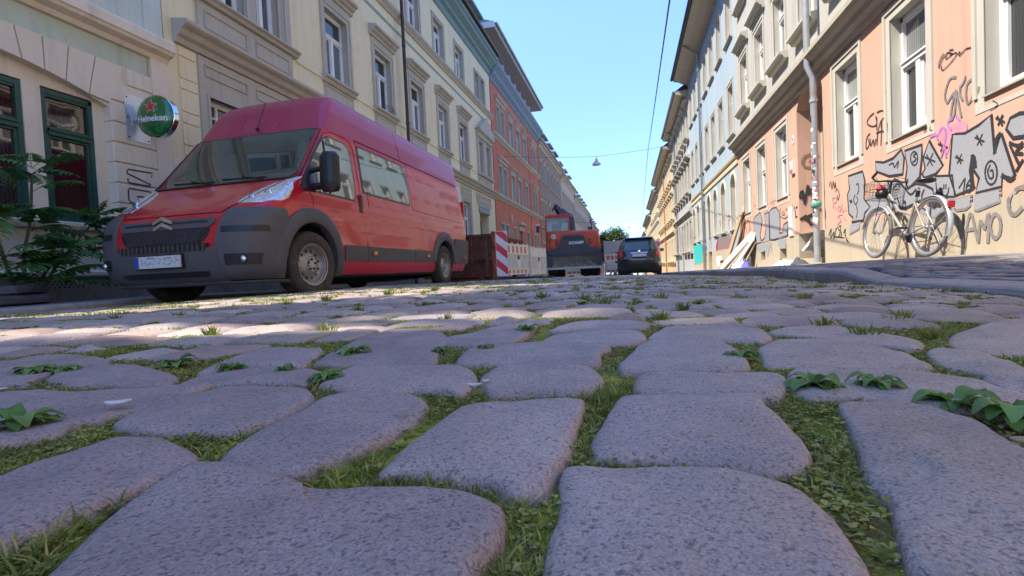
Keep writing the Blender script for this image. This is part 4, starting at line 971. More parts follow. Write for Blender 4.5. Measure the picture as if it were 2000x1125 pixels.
# set-back attic
mb = wall_mesh(S, Y0+.1, Y1, 11.6, 13.5, [(28.6+i*1.65, 29.7+i*1.65, 11.9, 12.9) for i in range(7)], .1, d0=-.55); part(mb, 'attic_wall', M_orange, B)
mb = MB(); fbox(mb, S, Y0, Y0+.1, 11.6, 13.45, -5, -.3); part(mb, 'attic_end', M_orange, B)
Wa = window_parts('ra', 1.1, 1.0, sur=0, sill=None, near=False, rec=.0)
for i in range(7): put_window(B[0], Side(-1) if False else S, 29.15+i*1.65, 11.9, Wa, B[1]+Vector((.55, 0, 0)))
for i in range(6):
    mb = MB(); fbox(mb, S, 29.95+i*1.65, 30.05+i*1.65, 11.6, 12.6, -.5, .1); part(mb, 'balcony_divider', mat('pale_panel', (.5, .52, .55), .6, var=.03), B)
mb = MB(); fprof(mb, S, Y0-.1, Y1+.2, [(-2.5, 13.35), (.42, 13.35), (.48, 13.42), (.48, 13.6), (-2.5, 14.6), (-6, 13.5)]); part(mb, 'roof', mat('grey_soffit', (.30, .31, .33), .6, var=.05), B)
mb = MB(); fbox(mb, S, Y0-.13, Y0-.1, 13.3, 13.62, -.5, .5); part(mb, 'fascia', M_white, B)
gutter(S, B, Y0-.1, Y1+.2, 13.6, .55, M_gutter, .08)
shell(S, B, Y0, Y1, -1.4, 11.6, M_red)
mb = MB(); mb.tube([S(33.6, 13.5, .5), S(33.6, 13.1, -.3), S(33.6, 11.7, -.3)], .05, 8); part(mb, 'roof_pipe', M_gutter, B)
# ---- farther houses
def simple_house(name, label, S, y0, y1, dz, mw, ms, floors, beltz, eave, mroof, nwin, gwin=True, over=.35, steep=None, ridge=3.5, mg=None, hood=None, cornm=None, gfm=None, wob=None, dorm=0, key='f', ww=.95, attic=None, door=None, sillp=(.12, .1), trim=None, pipe=None, wh=1.6, archg=False):
    B = building(name, label, 'house', S, y0)
    n = nwin; sp = (y1-y0)/n; cs = [y0+sp*(i+.5) for i in range(n)]
    ops = []
    for z in floors: ops += [(c-ww/2, c+ww/2, z, z+wh) for c in cs]
    rv = []; mb = wall_mesh(S, y0, y1, beltz, eave, ops, rv=rv); part(mb, 'wall', mw, B); reveals(rv, ms, B)
    gz = -1.2+dz*2; gb = 1.0+dz
    gops = []
    dk = door if door is not None else n//2
    for i, c in enumerate(cs):
        if i == dk: gops.append((c-.5, c+.5, gz, gb+1.75, .3 if archg else 0))
        else: gops.append((c-ww/2, c+ww/2, gb, gb+1.75, .3 if archg else 0))
    rv = []; mb = wall_mesh(S, y0, y1, gz, beltz, gops, rv=rv); part(mb, 'ground_floor_wall', gfm or mw, B); reveals(rv, ms, B)
    fm = trim or ms
    mb = MB(); fprof(mb, S, y0, y1, [(-.05, beltz-.2), (.06, beltz-.18), (.1, beltz-.05), (.2, beltz), (.2, beltz+.1), (-.05, beltz+.14)]); part(mb, 'belt_course', fm, B)
    mb = MB(); fprof(mb, S, y0, y1, [(-.05, eave-.35), (.08, eave-.3), (.14, eave-.15), (over, eave-.02), (over, eave+.12), (-.05, eave+.2)]); part(mb, 'cornice', cornm or fm, B)
    roof(S, B, y0, y1, eave+.1, mroof, over=over, steep=steep, ridge=ridge); gutter(S, B, y0, y1, eave+.2, over+.06)
    shell(S, B, y0, y1, gz, eave, mw)
    WW = window_parts(key, ww, wh, sur=.13, sill=sillp, hood=hood, near=False, mat_s=ms)
    WG = window_parts(key+'g', ww, 1.75, sur=.13 if not archg else 0, sill=sillp, near=False, mat_s=ms)
    for c in cs:
        for z in floors: put_window(B[0], S, c, z, WW, B[1])
    for i, c in enumerate(cs):
        if i != dk: put_window(B[0], S, c, gb, WG, B[1])
    m = MB(); fbox(m, S, cs[dk]-.5, cs[dk]+.5, gz, gb+1.75, -.22, -.16); part(m, 'door', mat('door_brown', (.09, .06, .045)), B)
    for i in range(dorm):
        yy = y0+(y1-y0)*(i+.5)/dorm; dormer(B, S, yy-1.1, yy+1.1, eave+.2, eave+1.7, -.4, M_slate, M_gutter)
    return B
M_taupe = mat('taupe_plaster', (.27, .215, .165), .9, streak=.22, var=.08, vs=1, bump=.001, bs=60)
M_cream2 = mat('cream_plaster', (.50, .43, .31), .9, streak=.22, var=.06, vs=1)
M_beige = mat('beige_plaster', (.40, .36, .30), .9, streak=.22, var=.08, vs=1)
M_greyw = mat('grey_plaster', (.34, .34, .33), .9, streak=.22, var=.06, vs=1)
simple_house('brown_house', 'taupe brown house with mansard dormers right behind the brick red house', S, 41.7, 56.2, -.5, M_taupe, M_stoneL, [4.3, 7.7], 3.75, 10.75, M_slate, 7, steep=(.9, 2.1), hood=(.1, .16, .15), key='lb', dorm=4, ww=.9)
simple_house('cream_house', 'plain cream house beyond the taupe one on the left', S, 56.2, 70, -.8, M_cream2, M_stoneL, [3.9, 7.2], 3.3, 10.5, M_tile, 7, steep=(.9, 2.2), key='lc', dorm=3, ww=.85)
simple_house('beige_house', 'grey beige house with dormer row, far along the left row', S, 70, 96, -1.3, M_beige, M_stoneL, [3.5, 6.6], 2.9, 9.8, M_slate, 12, steep=(.8, 2.0), key='ld', dorm=6, ww=.85)
simple_house('far_house', 'brownish house near the far end of the left row', S, 96, 124, -1.9, M_cream2, M_stoneL, [2.6, 5.6], 2.0, 8.7, M_slate, 12, steep=(.8, 1.8), key='le', dorm=5, ww=.85)
simple_house('far_house', 'red brown house at the very end of the left row above the far trees', S, 124, 150, -2.5, M_red, M_stoneL, [1.8, 4.8], 1.2, 7.5, M_tile, 10, ridge=3, key='lf', ww=.85)
# ---- out of view to the left: made-up gap and wall, added so sun reaches the road
B = building('added_yard_wall', 'added unseen yard wall closing the made-up sun gap beside the pub', 'wall', S, -3.6)
mb = MB(); fbox(mb, S, -3.6, 1.7, -.6, 2.2, -.3, 0); part(mb, 'wall', M_pub, B)
simple_house('neighbour_house', 'plastered house beyond the added sun gap on the left', S, -26, -3.6, 0, M_yel_w, M_stoneL, [5.0, 8.6], 4.2, 12.0, M_slate, 8, steep=(1.2, 3.9), key='ln', ww=1.0)
# ============================================================ right row
S = RIGHT
M_pink = mat('salmon_plaster', (.60, .37, .27), .9, streak=.22, var=.05, vs=.9, bump=.0012, bs=60, dirt=(.52, .30, .23), ds=.9, dt=.62, fine=.05, fs=45)
M_greyb = mat('pale_grey_plaster', (.44, .435, .385), .9, streak=.22, var=.05, vs=1, bump=.001, bs=60)
M_plR = mat('cream_plinth', (.46, .395, .29), .92, streak=.22, var=.1, vs=1.2, bump=.002, bs=45, dirt=(.44, .36, .25), ds=1.4, dt=.56, fine=.08, fs=60)
M_beltR = mat('ochre_grey_trim', (.42, .38, .29), .85, var=.1, vs=3)
M_soffit = mat('soffit_boards', (.52, .45, .34), .8, var=.1, vs=4)
B = building('salmon_house', 'house with salmon graffitied ground floor and pale grey upper floors on the right', 'house', S, -6)
Y0, Y1 = -6, 17.65
gc = [16.55, 14.83, 13.01]; gc2 = [9.39, 7.55, 5.70, 3.85, 2.0, .15, -1.7, -3.5]
GW, GH = .84, 1.64
gops = [(c-GW/2, c+GW/2, 1.44, 3.06 if c > 10 else 3.19) for c in gc]+[(c-GW/2, c+GW/2, 1.56, 3.19) for c in gc2]+[(10.45, 11.87, -.3, 3.62, .42, 1.1)]
# cellar openings in the plinth
rv = []; mb = wall_mesh(S, Y0, Y1, .5, 3.5, gops[:-1]+[(10.45, 11.87, .5, 3.5, .38, 1.1)], .2, rv=rv); part(mb, 'ground_floor_wall', M_pink, B); reveals(rv, M_stoneR, B)
mb = wall_mesh(S, Y0, Y1, -.8, .5, [(10.45, 11.87, -.8, .5, 0, 1.1), (12.75, 13.25, .0, .33), (14.6, 15.05, -.02, .28), (6.9, 7.3, .05, .3) if False else (16.3, 16.7, -.05, .25)], .3, d0=.02); part(mb, 'plinth', M_plR, B)
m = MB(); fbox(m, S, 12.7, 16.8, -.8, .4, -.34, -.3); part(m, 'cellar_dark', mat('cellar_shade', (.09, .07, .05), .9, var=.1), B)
ups = [16.5, 14.7, 12.9, 11.15, 9.35, 7.5, 5.65, 3.8, 1.95, .1, -1.75, -3.6]
uops = [(c-.43, c+.43, 4.62, 6.14) for c in ups]+[(c-.43, c+.43, 7.75, 9.2) for c in ups]
rv = []; mb = wall_mesh(S, Y0, Y1, 3.5, 10.2, uops, rv=rv); part(mb, 'upper_wall', M_greyb, B); reveals(rv, M_stoneR, B)
bl = [(-.05, 3.38), (.05, 3.40), (.07, 3.48), (.15, 3.52), (.17, 3.60), (.25, 3.64), (.3, 3.70), (.3, 3.78), (-.05, 3.84)]
mb = MB(); fprof(mb, S, Y0, Y1+.05, bl); part(mb, 'belt_course', M_beltR, B)
mb = MB(); fprof(mb, S, Y0, Y1, [(-.05, 9.75), (.1, 9.8), (.25, 10.0), (.5, 10.1), (.62, 10.2), (.62, 10.3), (-.05, 10.4)]); part(mb, 'cornice', M_beltR, B)
roof(S, B, Y0, Y1, 10.3, M_slate, over=.62, steep=(1.2, 2.6)); gutter(S, B, Y0, Y1, 10.4, .7)
shell(S, B, Y0, Y1, -.8, 10.2, M_greyb)
# recessed entrance
m = MB(); fbox(m, S, 10.45, 11.87, -.4, 3.7, -1.16, -1.1); part(m, 'entrance_back', mat('entrance_red', (.30, .12, .08), .8, var=.1), B)
m = MB(); fbox(m, S, 10.7, 11.6, -.1, 2.4, -1.1, -1.04); part(m, 'door', mat('door_brown', (.09, .06, .045)), B)
for k in range(2):
    m = MB(); fbox(m, S, 10.47, 11.85, -.4, -.02+k*.15, -1.1, .05-.42*k); part(m, 'door_step', M_plR, B)
Wg1 = window_parts('rg1', GW, 1.62, rec=.13, sur=.15, sdepth=.006, sill=None, mat_s=M_stoneR, transom=.60)
Wu = window_parts('ru', .86, 1.52, rec=.13, sur=.13, sdepth=.02, sill=(.2, .15), hood=(.14, .22, .2), mat_s=M_stoneR, near=True)
Wu2 = window_parts('ru2', .86, 1.45, rec=.13, sur=.13, sdepth=.02, sill=(.18, .12), mat_s=M_stoneR, near=False)
M_ledge = mat('dark_ledge', (.16, .14, .13), .8, var=.2, vs=20)
for i, c in enumerate(gc+gc2):
    z = 1.44 if c > 10 else 1.56
    w_ = put_window(B[0], S, c, z, Wg1, B[1])
    m = MB(); lb(m, -GW/2-.15, GW/2+.15, -.01, .006, -.155, -.125+.0); lb(m, -GW/2-.15, -GW/2, -.01, .006, -.125, .0); lb(m, GW/2, GW/2+.15, -.01, .006, -.125, .0); lb(m, -GW/2, GW/2, -.01, .006, -.125, -.11)
    m.obj('surround', M_stoneR, w_)
    m = MB(); lb(m, -GW/2, GW/2, -.13, .03, -.02, .0); m.obj('sill', M_beltR, w_)
    m = MB(); lb(m, -GW/2, GW/2, -.05, -.02, -.11, -.02); m.obj('sill_recess', M_beltR, w_)
for i, c in enumerate(ups):
    put_window(B[0], S, c, 4.62, Wu, B[1]); put_window(B[0], S, c, 7.75, Wu2, B[1])
# entrance bell plate, house number, post box, white cabinet
t = thing('house_number', 'small oval white enamel number plate beside the arched entrance', 'sign', S(12.13, 2.58, .004)); 
m = MB(); m.lathe([(0, .012), (.075, .012), (.09, .004), (.09, 0)], 20, axis='x'); [m.v.__setitem__(i, (-(p[0]), p[1]*.8, p[2]*1.15)) for i, p in enumerate(m.v)]; m.obj('plate', mat('enamel_white', (.75, .76, .78), .25, var=0), t)
def text_mesh(txt, size, extrude=.0, bold=0.):
    cu = bpy.data.curves.new('lettering', 'FONT'); cu.body = txt; cu.size = size; cu.align_x = 'CENTER'; cu.align_y = 'CENTER'; cu.extrude = extrude; cu.offset = bold; cu.resolution_u = 3
    o = bpy.data.objects.new('tmp_lettering', cu); COL.objects.link(o); dg = bpy.context.evaluated_depsgraph_get(); me = bpy.data.meshes.new_from_object(o.evaluated_get(dg)); bpy.data.objects.remove(o); bpy.data.curves.remove(cu); return me
def place_text(me, name, m, parent, M):
    me.transform(M); me.materials.clear(); me.materials.append(m); return link(name, me, parent)
RT = Matrix(((0, 0, -1, 0), (-1, 0, 0, 0), (0, 1, 0, 0), (0, 0, 0, 1)))     # text plane facing -x, reading towards -y
place_text(text_mesh('9', .13, .001), 'numeral', mat('black_print', (.02, .02, .02), .5, var=0), t, Matrix.Translation((-.016, 0, 0)) @ RT)
t = thing('letter_box', 'small white and red box screwed to the salmon wall left of the entrance', 'box', S(12.15, 1.98, 0)); m = MB(); m.box((-.05, -.1, -.14), (0, .1, .14)); m.obj('body', mat('box_white', (.72, .68, .64), .5, var=.03), t); m = MB(); m.box((-.055, -.085, -.12), (-.049, .085, -.04)); m.obj('label_field', mat('box_red', (.5, .12, .08), .5, var=0), t)
t = thing('meter_cabinet', 'tall white cabinet on the salmon wall above the plinth', 'cabinet', S(12.32, .82, 0)); m = MB(); m.box((-.05, -.14, -.33), (0, .14, .33)); m.obj('body', mat('box_white', (.72, .68, .64)), t); m = MB(); m.box((-.056, -.12, -.30), (-.049, .12, .28)); m.obj('door_panel', mat('box_white2', (.68, .66, .62), .5, var=.05), t)
# ---- blue
M_blue = mat('pale_blue_plaster', (.35, .435, .49), .9, streak=.22, var=.05, vs=1, bump=.001, bs=60)
M_creamtrim = mat('cream_trim', (.66, .58, .40), .85, var=.05, vs=2)
B = building('blue_house', 'pale blue house with round arched ground floor windows and a cream belt', 'house', S, 17.65)
Y0, Y1 = 17.65, 29.9
bc = [18.55, 20.4, 22.15, 23.85, 25.6, 27.3, 28.95]
ops = [(c-.43, c+.43, 4.3, 6.02) for c in bc]+[(c-.43, c+.43, 7.52, 9.18) for c in bc]
rv = []; mb = wall_mesh(S, Y0, Y1, 3.3, 9.9, ops, rv=rv); part(mb, 'wall', M_blue, B); reveals(rv, M_stoneR, B)
gops = [(c-.42, c+.42, 1.12, 2.98, .38) for c in bc if abs(c-23.85) > .1]+[(23.4, 24.3, -.5, 2.95, .4)]
rv = []; mb = wall_mesh(S, Y0, Y1, .45, 3.3, [(a[0], a[1], max(a[2], .45), a[3], a[4]) for a in gops], rv=rv); part(mb, 'ground_floor_wall', M_blue, B); reveals(rv, M_stoneR, B)
mb = wall_mesh(S, Y0, Y1, -1.2, .45, [(23.4, 24.3, -.6, .45)], d0=.02); part(mb, 'plinth', M_plR, B)
mb = MB(); fprof(mb, S, Y0+.02, Y1, [(-.05, 3.17), (.04, 3.18), (.05, 3.26), (.02, 3.28), (.02, 3.4), (.08, 3.42), (.1, 3.48), (-.05, 3.52)]); part(mb, 'belt_course', M_creamtrim, B)
# coved eaves
mb = MB(); fprof(mb, S, Y0, Y1, [(-.05, 9.82), (.03, 9.84), (.05, 9.95), (.22, 10.0), (.5, 10.16), (.72, 10.22), (.78, 10.25), (.78, 10.34), (-.05, 10.4)]); part(mb, 'eaves', M_soffit, B)
roof(S, B, Y0, Y1, 10.33, M_slate, over=.78); gutter(S, B, Y0, Y1, 10.36, .86, mat('dark_gutter', (.05, .06, .08), .5, metal=.4, var=.2), .09)
shell(S, B, Y0, Y1, -1.2, 9.9, M_blue)
Wb = window_parts('rb', .86, 1.70, rec=.15, sur=.12, sdepth=.015, sill=(.1, .07), mat_s=M_stoneR, near=False, mull=False)
Wbg = window_parts('rbg', .84, 1.8, rec=.18, sur=0, sill=(.09, .09), mat_s=M_stoneR, near=False, mull=True)
for c in bc:
    put_window(B[0], S, c, 4.3, Wb, B[1]); put_window(B[0], S, c, 7.5, Wb, B[1])
    if abs(c-23.85) > .1: put_window(B[0], S, c, 1.12, Wbg, B[1])
    m = MB(); n = 12; hw = .42; R = (hw*hw+.38*.38)/.76; zc_ = 2.98-R
    a0_ = math.asin(hw/R)
    pts = [(c+R*sin(-a0_+2*a0_*k/n), zc_+R*cos(-a0_+2*a0_*k/n)) for k in range(n+1)]
    pts2 = [(c+(R+.1)*sin(-a0_+2*a0_*k/n), zc_+(R+.1)*cos(-a0_+2*a0_*k/n)) for k in range(n+1)]
    for k in range(n): m.add([S(*p, d) for d in (-.01, .03) for p in (pts[k], pts[k+1], pts2[k+1], pts2[k])], [(4, 5, 6, 7), (0, 1, 5, 4), (2, 3, 7, 6)])
    for sgn in (-1, 1): fbox(m, S, c+sgn*hw-(.1 if sgn < 0 else 0), c+sgn*hw+(.1 if sgn > 0 else 0), 1.1, 2.62, -.01, .03)
    part(m, 'arch_surround', M_creamtrim, B)
m = MB(); fbox(m, S, 23.4, 24.3, -.6, 2.95, -.3, -.22); part(m, 'door', mat('door_cream', (.5, .42, .28), .6, var=.1), B)
downpipe(S, 25.1, -.55, 9.75, M_gutter, 'zinc downpipe crossing the belt of the pale blue house', d=.1, r=.055, top=(25.1, 10.25, .8), collars=(1, 3, 5, 7, 9))
# ---- farther right
M_g3 = mat('grey_front', (.40, .41, .41), .9, var=.05, vs=1)
M_or = mat('apricot_plaster', (.58, .40, .23), .9, streak=.22, var=.05, vs=1)
M_cr3 = mat('light_cream', (.50, .46, .38), .9, streak=.22, var=.05, vs=1)
simple_house('grey_house', 'grey house with corbelled balconies and stone ledges beyond the blue one', S, 29.9, 40.8, -.3, M_g3, M_stoneR, [4.1, 7.2], 2.95, 9.55, M_slate, 7, over=.7, hood=(.1, .3, .2), key='g3', sillp=(.28, .14), cornm=M_soffit, ww=.85)
simple_house('orange_house', 'apricot coloured house with projecting window ledges, fourth on the right', S, 40.8, 60, -.8, M_or, M_creamtrim, [3.6, 6.6], 2.5, 9.0, M_slate, 11, over=.7, hood=(.1, .25, .2), key='g4', sillp=(.28, .14), cornm=M_soffit, ww=.85)
simple_house('cream_house', 'pale cream house after the apricot one on the right', S, 60, 80, -1.3, M_cr3, M_creamtrim, [3.1, 6.1], 2.0, 8.5, M_slate, 11, over=.6, hood=(.1, .25, .2), key='g5', sillp=(.25, .14), cornm=M_soffit, ww=.85)
simple_house('far_house', 'yellowish house towards the far end of the right row', S, 80, 104, -1.9, M_or, M_creamtrim, [2.4, 5.2], 1.4, 7.6, M_slate, 12, over=.6, hood=(.1, .25, .2), key='g6', sillp=(.25, .14), cornm=M_soffit, ww=.85)
simple_house('white_house', 'small white house closing the right row in the distance', S, 104, 124, -2.5, M_cr3, M_creamtrim, [1.4, 4.2], .6, 6.6, M_slate, 9, over=.4, key='g7', ww=.85)
simple_house('end_house', 'white distant house beyond the black car at the street end', Side(1), 124, 150, -3, M_greyb, M_creamtrim, [1.0, 3.8], .2, 6.9, M_slate, 9, over=.3, key='g8', ww=.85)
# orange painted pipe on the apricot house, plus the big sticker covered pipe at the entrance
downpipe(S, 50, -1.3, 8.7, mat('orange_pipe', (.5, .2, .1), .5, var=.1), 'orange downpipe on the apricot house', d=.1, r=.06)
downpipe(S, 38.0, -.9, 9.2, M_gutter, 'zinc downpipe near the far corner of the grey house', d=.1, r=.055, top=(38.0, 9.6, .75))
M_pipe = mat('pipe_grey', (.36, .385, .40), .5, metal=.25, var=.12, vs=5, dirt=(.25, .25, .24), ds=6, dt=.55)
t = downpipe(S, 10.42, -.10, 9.9, M_pipe, 'thick grey downpipe covered in torn white stickers beside the entrance', d=.15, r=.057, kinks=[(10.42, 3.32, .15), (10.42, 3.55, .24), (10.42, 5.0, .24), (10.42, 9.0, .24)], collars=(1.35, 2.9, 6.5))
stm = [mat('sticker_white', (.8, .8, .79), .6, var=.15, vs=40), mat('sticker_grey', (.5, .52, .56), .6, var=.2, vs=60), mat('sticker_red', (.55, .2, .25), .6, var=.3, vs=50), mat('sticker_blue', (.25, .45, .6), .6, var=.3, vs=50), mat('sticker_black', (.05, .05, .05), .6, var=.3, vs=50)]
for k in range(95):
    zc_ = random.triangular(.55, 2.5, 1.3); w_ = random.uniform(.03, .07); h_ = random.uniform(.03, .09); a0_ = random.uniform(-2.6, .9)
    m = MB(); n = 5; rr = .0582+random.uniform(0, .0012); tl = random.uniform(-.015, .015)
    vs = [( -rr*cos(a0_+w_/.062*(i/n))if False else rr*cos(pi+a0_+w_/.062*(i/n)), rr*sin(pi+a0_+w_/.062*(i/n)), zc_+j*h_+tl*i/n) for j in (0, 1) for i in range(n+1)]
    m.add(vs, [(i, i+1, n+2+i, n+1+i) for i in range(n)]); m.obj('sticker', random.choices(stm, (10, 4, 2, 2, 2))[0], t, fix=False)
m = MB(); m.lathe([(.066, 1.02), (.09, 1.04), (.085, 1.1), (.07, 1.13), (.064, 1.12)], 14); m.obj('green_tape', mat('tape_green', (.1, .35, .27), .6, var=.3, vs=30), t, smooth=True)
m = MB(); m.box((-.067, -.03, 2.62), (-.060, .03, 2.72)); m.obj('sticker', stm[4], t)
# ============================================================ vehicles
M_vred = mat('van_red_paint', (.52, .008, .022), .30, var=.06, vs=1.5, coat=.55, spec=.35)
M_vroof = mat('van_faded_paint', (.40, .030, .075), .40, var=.08, vs=2, coat=.25)
M_vplast = mat('bumper_plastic', (.10, .097, .097), .6, spec=.35, var=.12, vs=4, bump=.0004, bs=400)
M_black = mat('black_plastic', (.015, .015, .017), .35, var=.0)
M_rubber = mat('tyre_rubber', (.055, .045, .036), .85, var=.2, vs=8, bump=.001, bs=60, dirt=(.16, .12, .08), ds=7, dt=.56)
M_rim = mat('steel_rim_silver', (.40, .37, .33), .45, metal=.6, var=.25, vs=12)
M_vglass = mat('van_glass', (.26, .30, .28), .02, metal=.45, var=.15, vs=3, spec=1.0)
M_wglass = mat('windscreen_glass', (.045, .06, .045), .02, var=.5, vs=2.5, spec=1.0)
M_chrome = mat('chrome', (.75, .76, .78), .12, metal=1, var=0)
M_amber = mat('amber_lens', (.75, .22, .03), .25, var=0)
M_dark = mat('underbody', (.012, .012, .012), .9, var=0)
M_plate = mat('plate_white', (.66, .67, .66), .4, var=.1, vs=40)
M_platebl = mat('plate_blue', (.02, .07, .45), .4, var=0)
M_seam = mat('panel_seam', (.10, .006, .008), .6, var=0)
M_headl = mat('headlight_glass', (.72, .73, .74), .12, metal=.35, var=.35, vs=22, coat=1, bump=.004, bs=30)
VX, VY, VZ = -4.45, 3.97, -.195
FP = [(.22, .14), (.28, .05), (.36, .015), (.5, .0), (.66, .01), (.80, .045), (.88, .09), (.95, .16), (1.02, .27), (1.12, .44), (1.22, .61), (1.30, .75), (1.36, .85), (1.55, 1.01), (1.75, 1.17), (1.95, 1.33), (2.04, 1.40), (2.15, 1.465), (2.3, 1.55), (2.45, 1.64), (2.53, 1.72), (2.58, 1.82), (2.62, 2.05)]
KP = [(.22, .46), (.5, .50), (.8, .46), (.95, .38), (1.05, .28), (1.15, .18), (1.25, .10), (1.32, .05), (1.4, .04), (1.6, .05), (2.0, .10), (2.3, .16), (2.62, .2)]
WP_ = [(.22, .92), (.32, .97), (.5, .995), (.8, 1.015), (1.0, 1.025), (1.2, 1.015), (1.5, .985), (1.8, .95), (2.0, .925), (2.2, .885), (2.4, .845), (2.5, .815), (2.56, .77), (2.60, .68), (2.62, .55)]
NE = [(.22, 3.2), (.95, 3.4), (1.2, 4.2), (1.4, 5), (2.0, 5), (2.4, 4), (2.62, 3)]
VLEN = 6.42
def vfront(x, z):       # y of the nose at lateral x
    W = interp(WP_, z); n = interp(NE, z); t = min(1, abs(x)/W)
    return interp(FP, z)+interp(KP, z)*(1-(1-t**n)**(1/n) if t < 1 else 1)
def vside(y, z, s=1):
    W = interp(WP_, z); return s*W
def vring(z, N=18, sub=30):
    W = interp(WP_, z); n = interp(NE, z); y0 = interp(FP, z); K = interp(KP, z); out = []
    half = []
    for k in range(N+1):
        ph = (pi/2)*k/N; x = W*(sin(ph))**(2/n) if k else 0; y = y0+K*(1-(cos(ph))**(2/n) if k < N else 1); half.append((x, y))
    yr = VLEN-(.03 if z < .5 else 0)-max(0, z-1)*.06; rc = .09
    for k in range(1, sub): half.append((W, lerp(half[N][1], yr-rc, k/sub)))
    for k in range(5): a = pi/2*k/4; half.append((W-rc+rc*cos(a), yr-rc+rc*sin(a)))
    half.append((W*.5, yr)); half.append((0, yr))
    m = len(half); ring = half+[(-x, y) for x, y in half[-2:0:-1]]
    return ring
def van_body():
    zs = [.22, .25, .28, .32, .36, .42, .5, .58, .66, .73, .8, .85, .88, .92, .95, .985, 1.02, 1.07, 1.12, 1.17, 1.22, 1.26, 1.30, 1.33, 1.36, 1.45, 1.55, 1.65, 1.75, 1.85, 1.95, 2.0, 2.04, 2.09, 2.15, 2.22, 2.3, 2.38, 2.45, 2.5, 2.53, 2.56, 2.58, 2.60, 2.62]
    v = []; f = []; n = None
    for z in zs:
        r = vring(z); n = len(r); v += [(x, y, z) for x, y in r]
    for i in range(len(zs)-1):
        for k in range(n): f.append((i*n+k, i*n+(k+1) % n, (i+1)*n+(k+1) % n, (i+1)*n+k))
    # caps
    v.append((0, 3.2, .22)); b = len(v)-1; f += [((k+1) % n, k, b) for k in range(n)]
    top = (len(zs)-1)*n
    r = vring(2.62); v += [(x*.6, 3.2+(y-3.2)*.97, 2.645) for x, y in r]; t2 = len(v)-n
    f += [(top+k, top+(k+1) % n, t2+(k+1) % n, t2+k) for k in range(n)]
    v.append((0, 3.2, 2.65)); c = len(v)-1; f += [(t2+k, t2+(k+1) % n, c) for k in range(n)]
    return v, f
WHY = (.975, 5.085); WR = .375
van = thing('delivery_van', 'red high roof delivery van with grey bumper parked half facing the camera on the left', 'van', (VX, VY, VZ))
v, f = van_body(); me = bpy.data.meshes.new('body'); me.from_pydata(v, [], f)
body = link('body', me); 
for m_ in (M_vred, M_dark, M_vroof): me.materials.append(m_)
cm = MB()
for wy in WHY:
    for s in (-1, 1): cm.lathe([(.475, s*.70), (.475, s*1.2)], 40, axis='x', c=(0, wy, .375))
cut = cm.obj('cutter', None)
md = body.modifiers.new('b', 'BOOLEAN'); md.object = cut; md.operation = 'DIFFERENCE'; md.solver = 'EXACT'
dg = bpy.context.evaluated_depsgraph_get(); me2 = bpy.data.meshes.new_from_object(body.evaluated_get(dg))
bpy.data.objects.remove(cut); bpy.data.objects.remove(body)
for p in me2.polygons:
    c = p.center; p.use_smooth = True
    for wy in WHY:
        if abs(math.hypot(c.y-wy, c.z-.375)-.475) < .02 and abs(p.normal.x) < .5: p.material_index = 1; p.use_smooth = False
        if abs(abs(c.x)-.70) < .005 and abs(p.normal.x) > .9: p.material_index = 1
    if c.z < .24: p.material_index = 1
    if c.z > 2.06: p.material_index = 2
me2.set_sharp_from_angle(angle=radians(38))
body = link('body', me2, van)
def side_panel(name, m, rows, off=.004, parent=None, s=1, edge=.0, smooth=True, nx=10, thick=.012):
    """rows: list of (z, y0, y1); laid over the side at z levels"""
    v = []; n = nx+1
    for z, a, b in rows:
        for k in range(n): y = lerp(a, b, k/nx); v.append((s*(interp(WP_, z)+off), y, z))
    R_ = len(rows); f = [(i*n+k, i*n+k+1, (i+1)*n+k+1, (i+1)*n+k) for i in range(R_-1) for k in range(nx)]
    nb = len(v); loop = [k for k in range(n)]+[i*n+nx for i in range(1, R_)]+[(R_-1)*n+k for k in range(nx-1, -1, -1)]+[i*n for i in range(R_-2, 0, -1)]
    base = len(v); v += [(v[i][0]-s*thick, v[i][1], v[i][2]) for i in loop]; q = len(loop)
    f += [(loop[i], loop[(i+1) % q], base+(i+1) % q, base+i) for i in range(q)]
    return MB().add(v, f).obj(name, m, parent or van, smooth=smooth, angle=40, fix=True)
def front_panel(name, m, rows, off=.004, parent=None, nx=16, thick=.015, offt=None):
    """rows: (z, x0, x1) over the nose"""
    v = []; n = nx+1
    for i, (z, a, b) in enumerate(rows):
        for k in range(n):
            x = lerp(a, b, k/nx); y = vfront(x, z)
            # outward normal estimate
            e = .01; W = interp(WP_, z)*.9995; xc = max(-W, min(W, x))
            dy_dx = (vfront(min(W, xc+e), z)-vfront(max(-W, xc-e), z))/(2*e); dy_dz = (vfront(xc, z+e)-vfront(xc, z-e))/(2*e)
            nrm = Vector((dy_dx, -1, dy_dz)).normalized(); o_ = off if offt is None else offt(k/nx, i/(len(rows)-1))
            v.append((xc+nrm.x*o_, y+nrm.y*o_, z+nrm.z*o_))
    R_ = len(rows); f = [(i*n+k, i*n+k+1, (i+1)*n+k+1, (i+1)*n+k) for i in range(R_-1) for k in range(nx)]
    loop = [k for k in range(n)]+[i*n+nx for i in range(1, R_)]+[(R_-1)*n+k for k in range(nx-1, -1, -1)]+[i*n for i in range(R_-2, 0, -1)]
    base = len(v); v += [(v[i][0], v[i][1]+thick, v[i][2]-.0) for i in loop]; q = len(loop)
    f += [(loop[i], loop[(i+1) % q], base+(i+1) % q, base+i) for i in range(q)]
    return MB().add(v, f).obj(name, m, parent or van, smooth=True, angle=40)
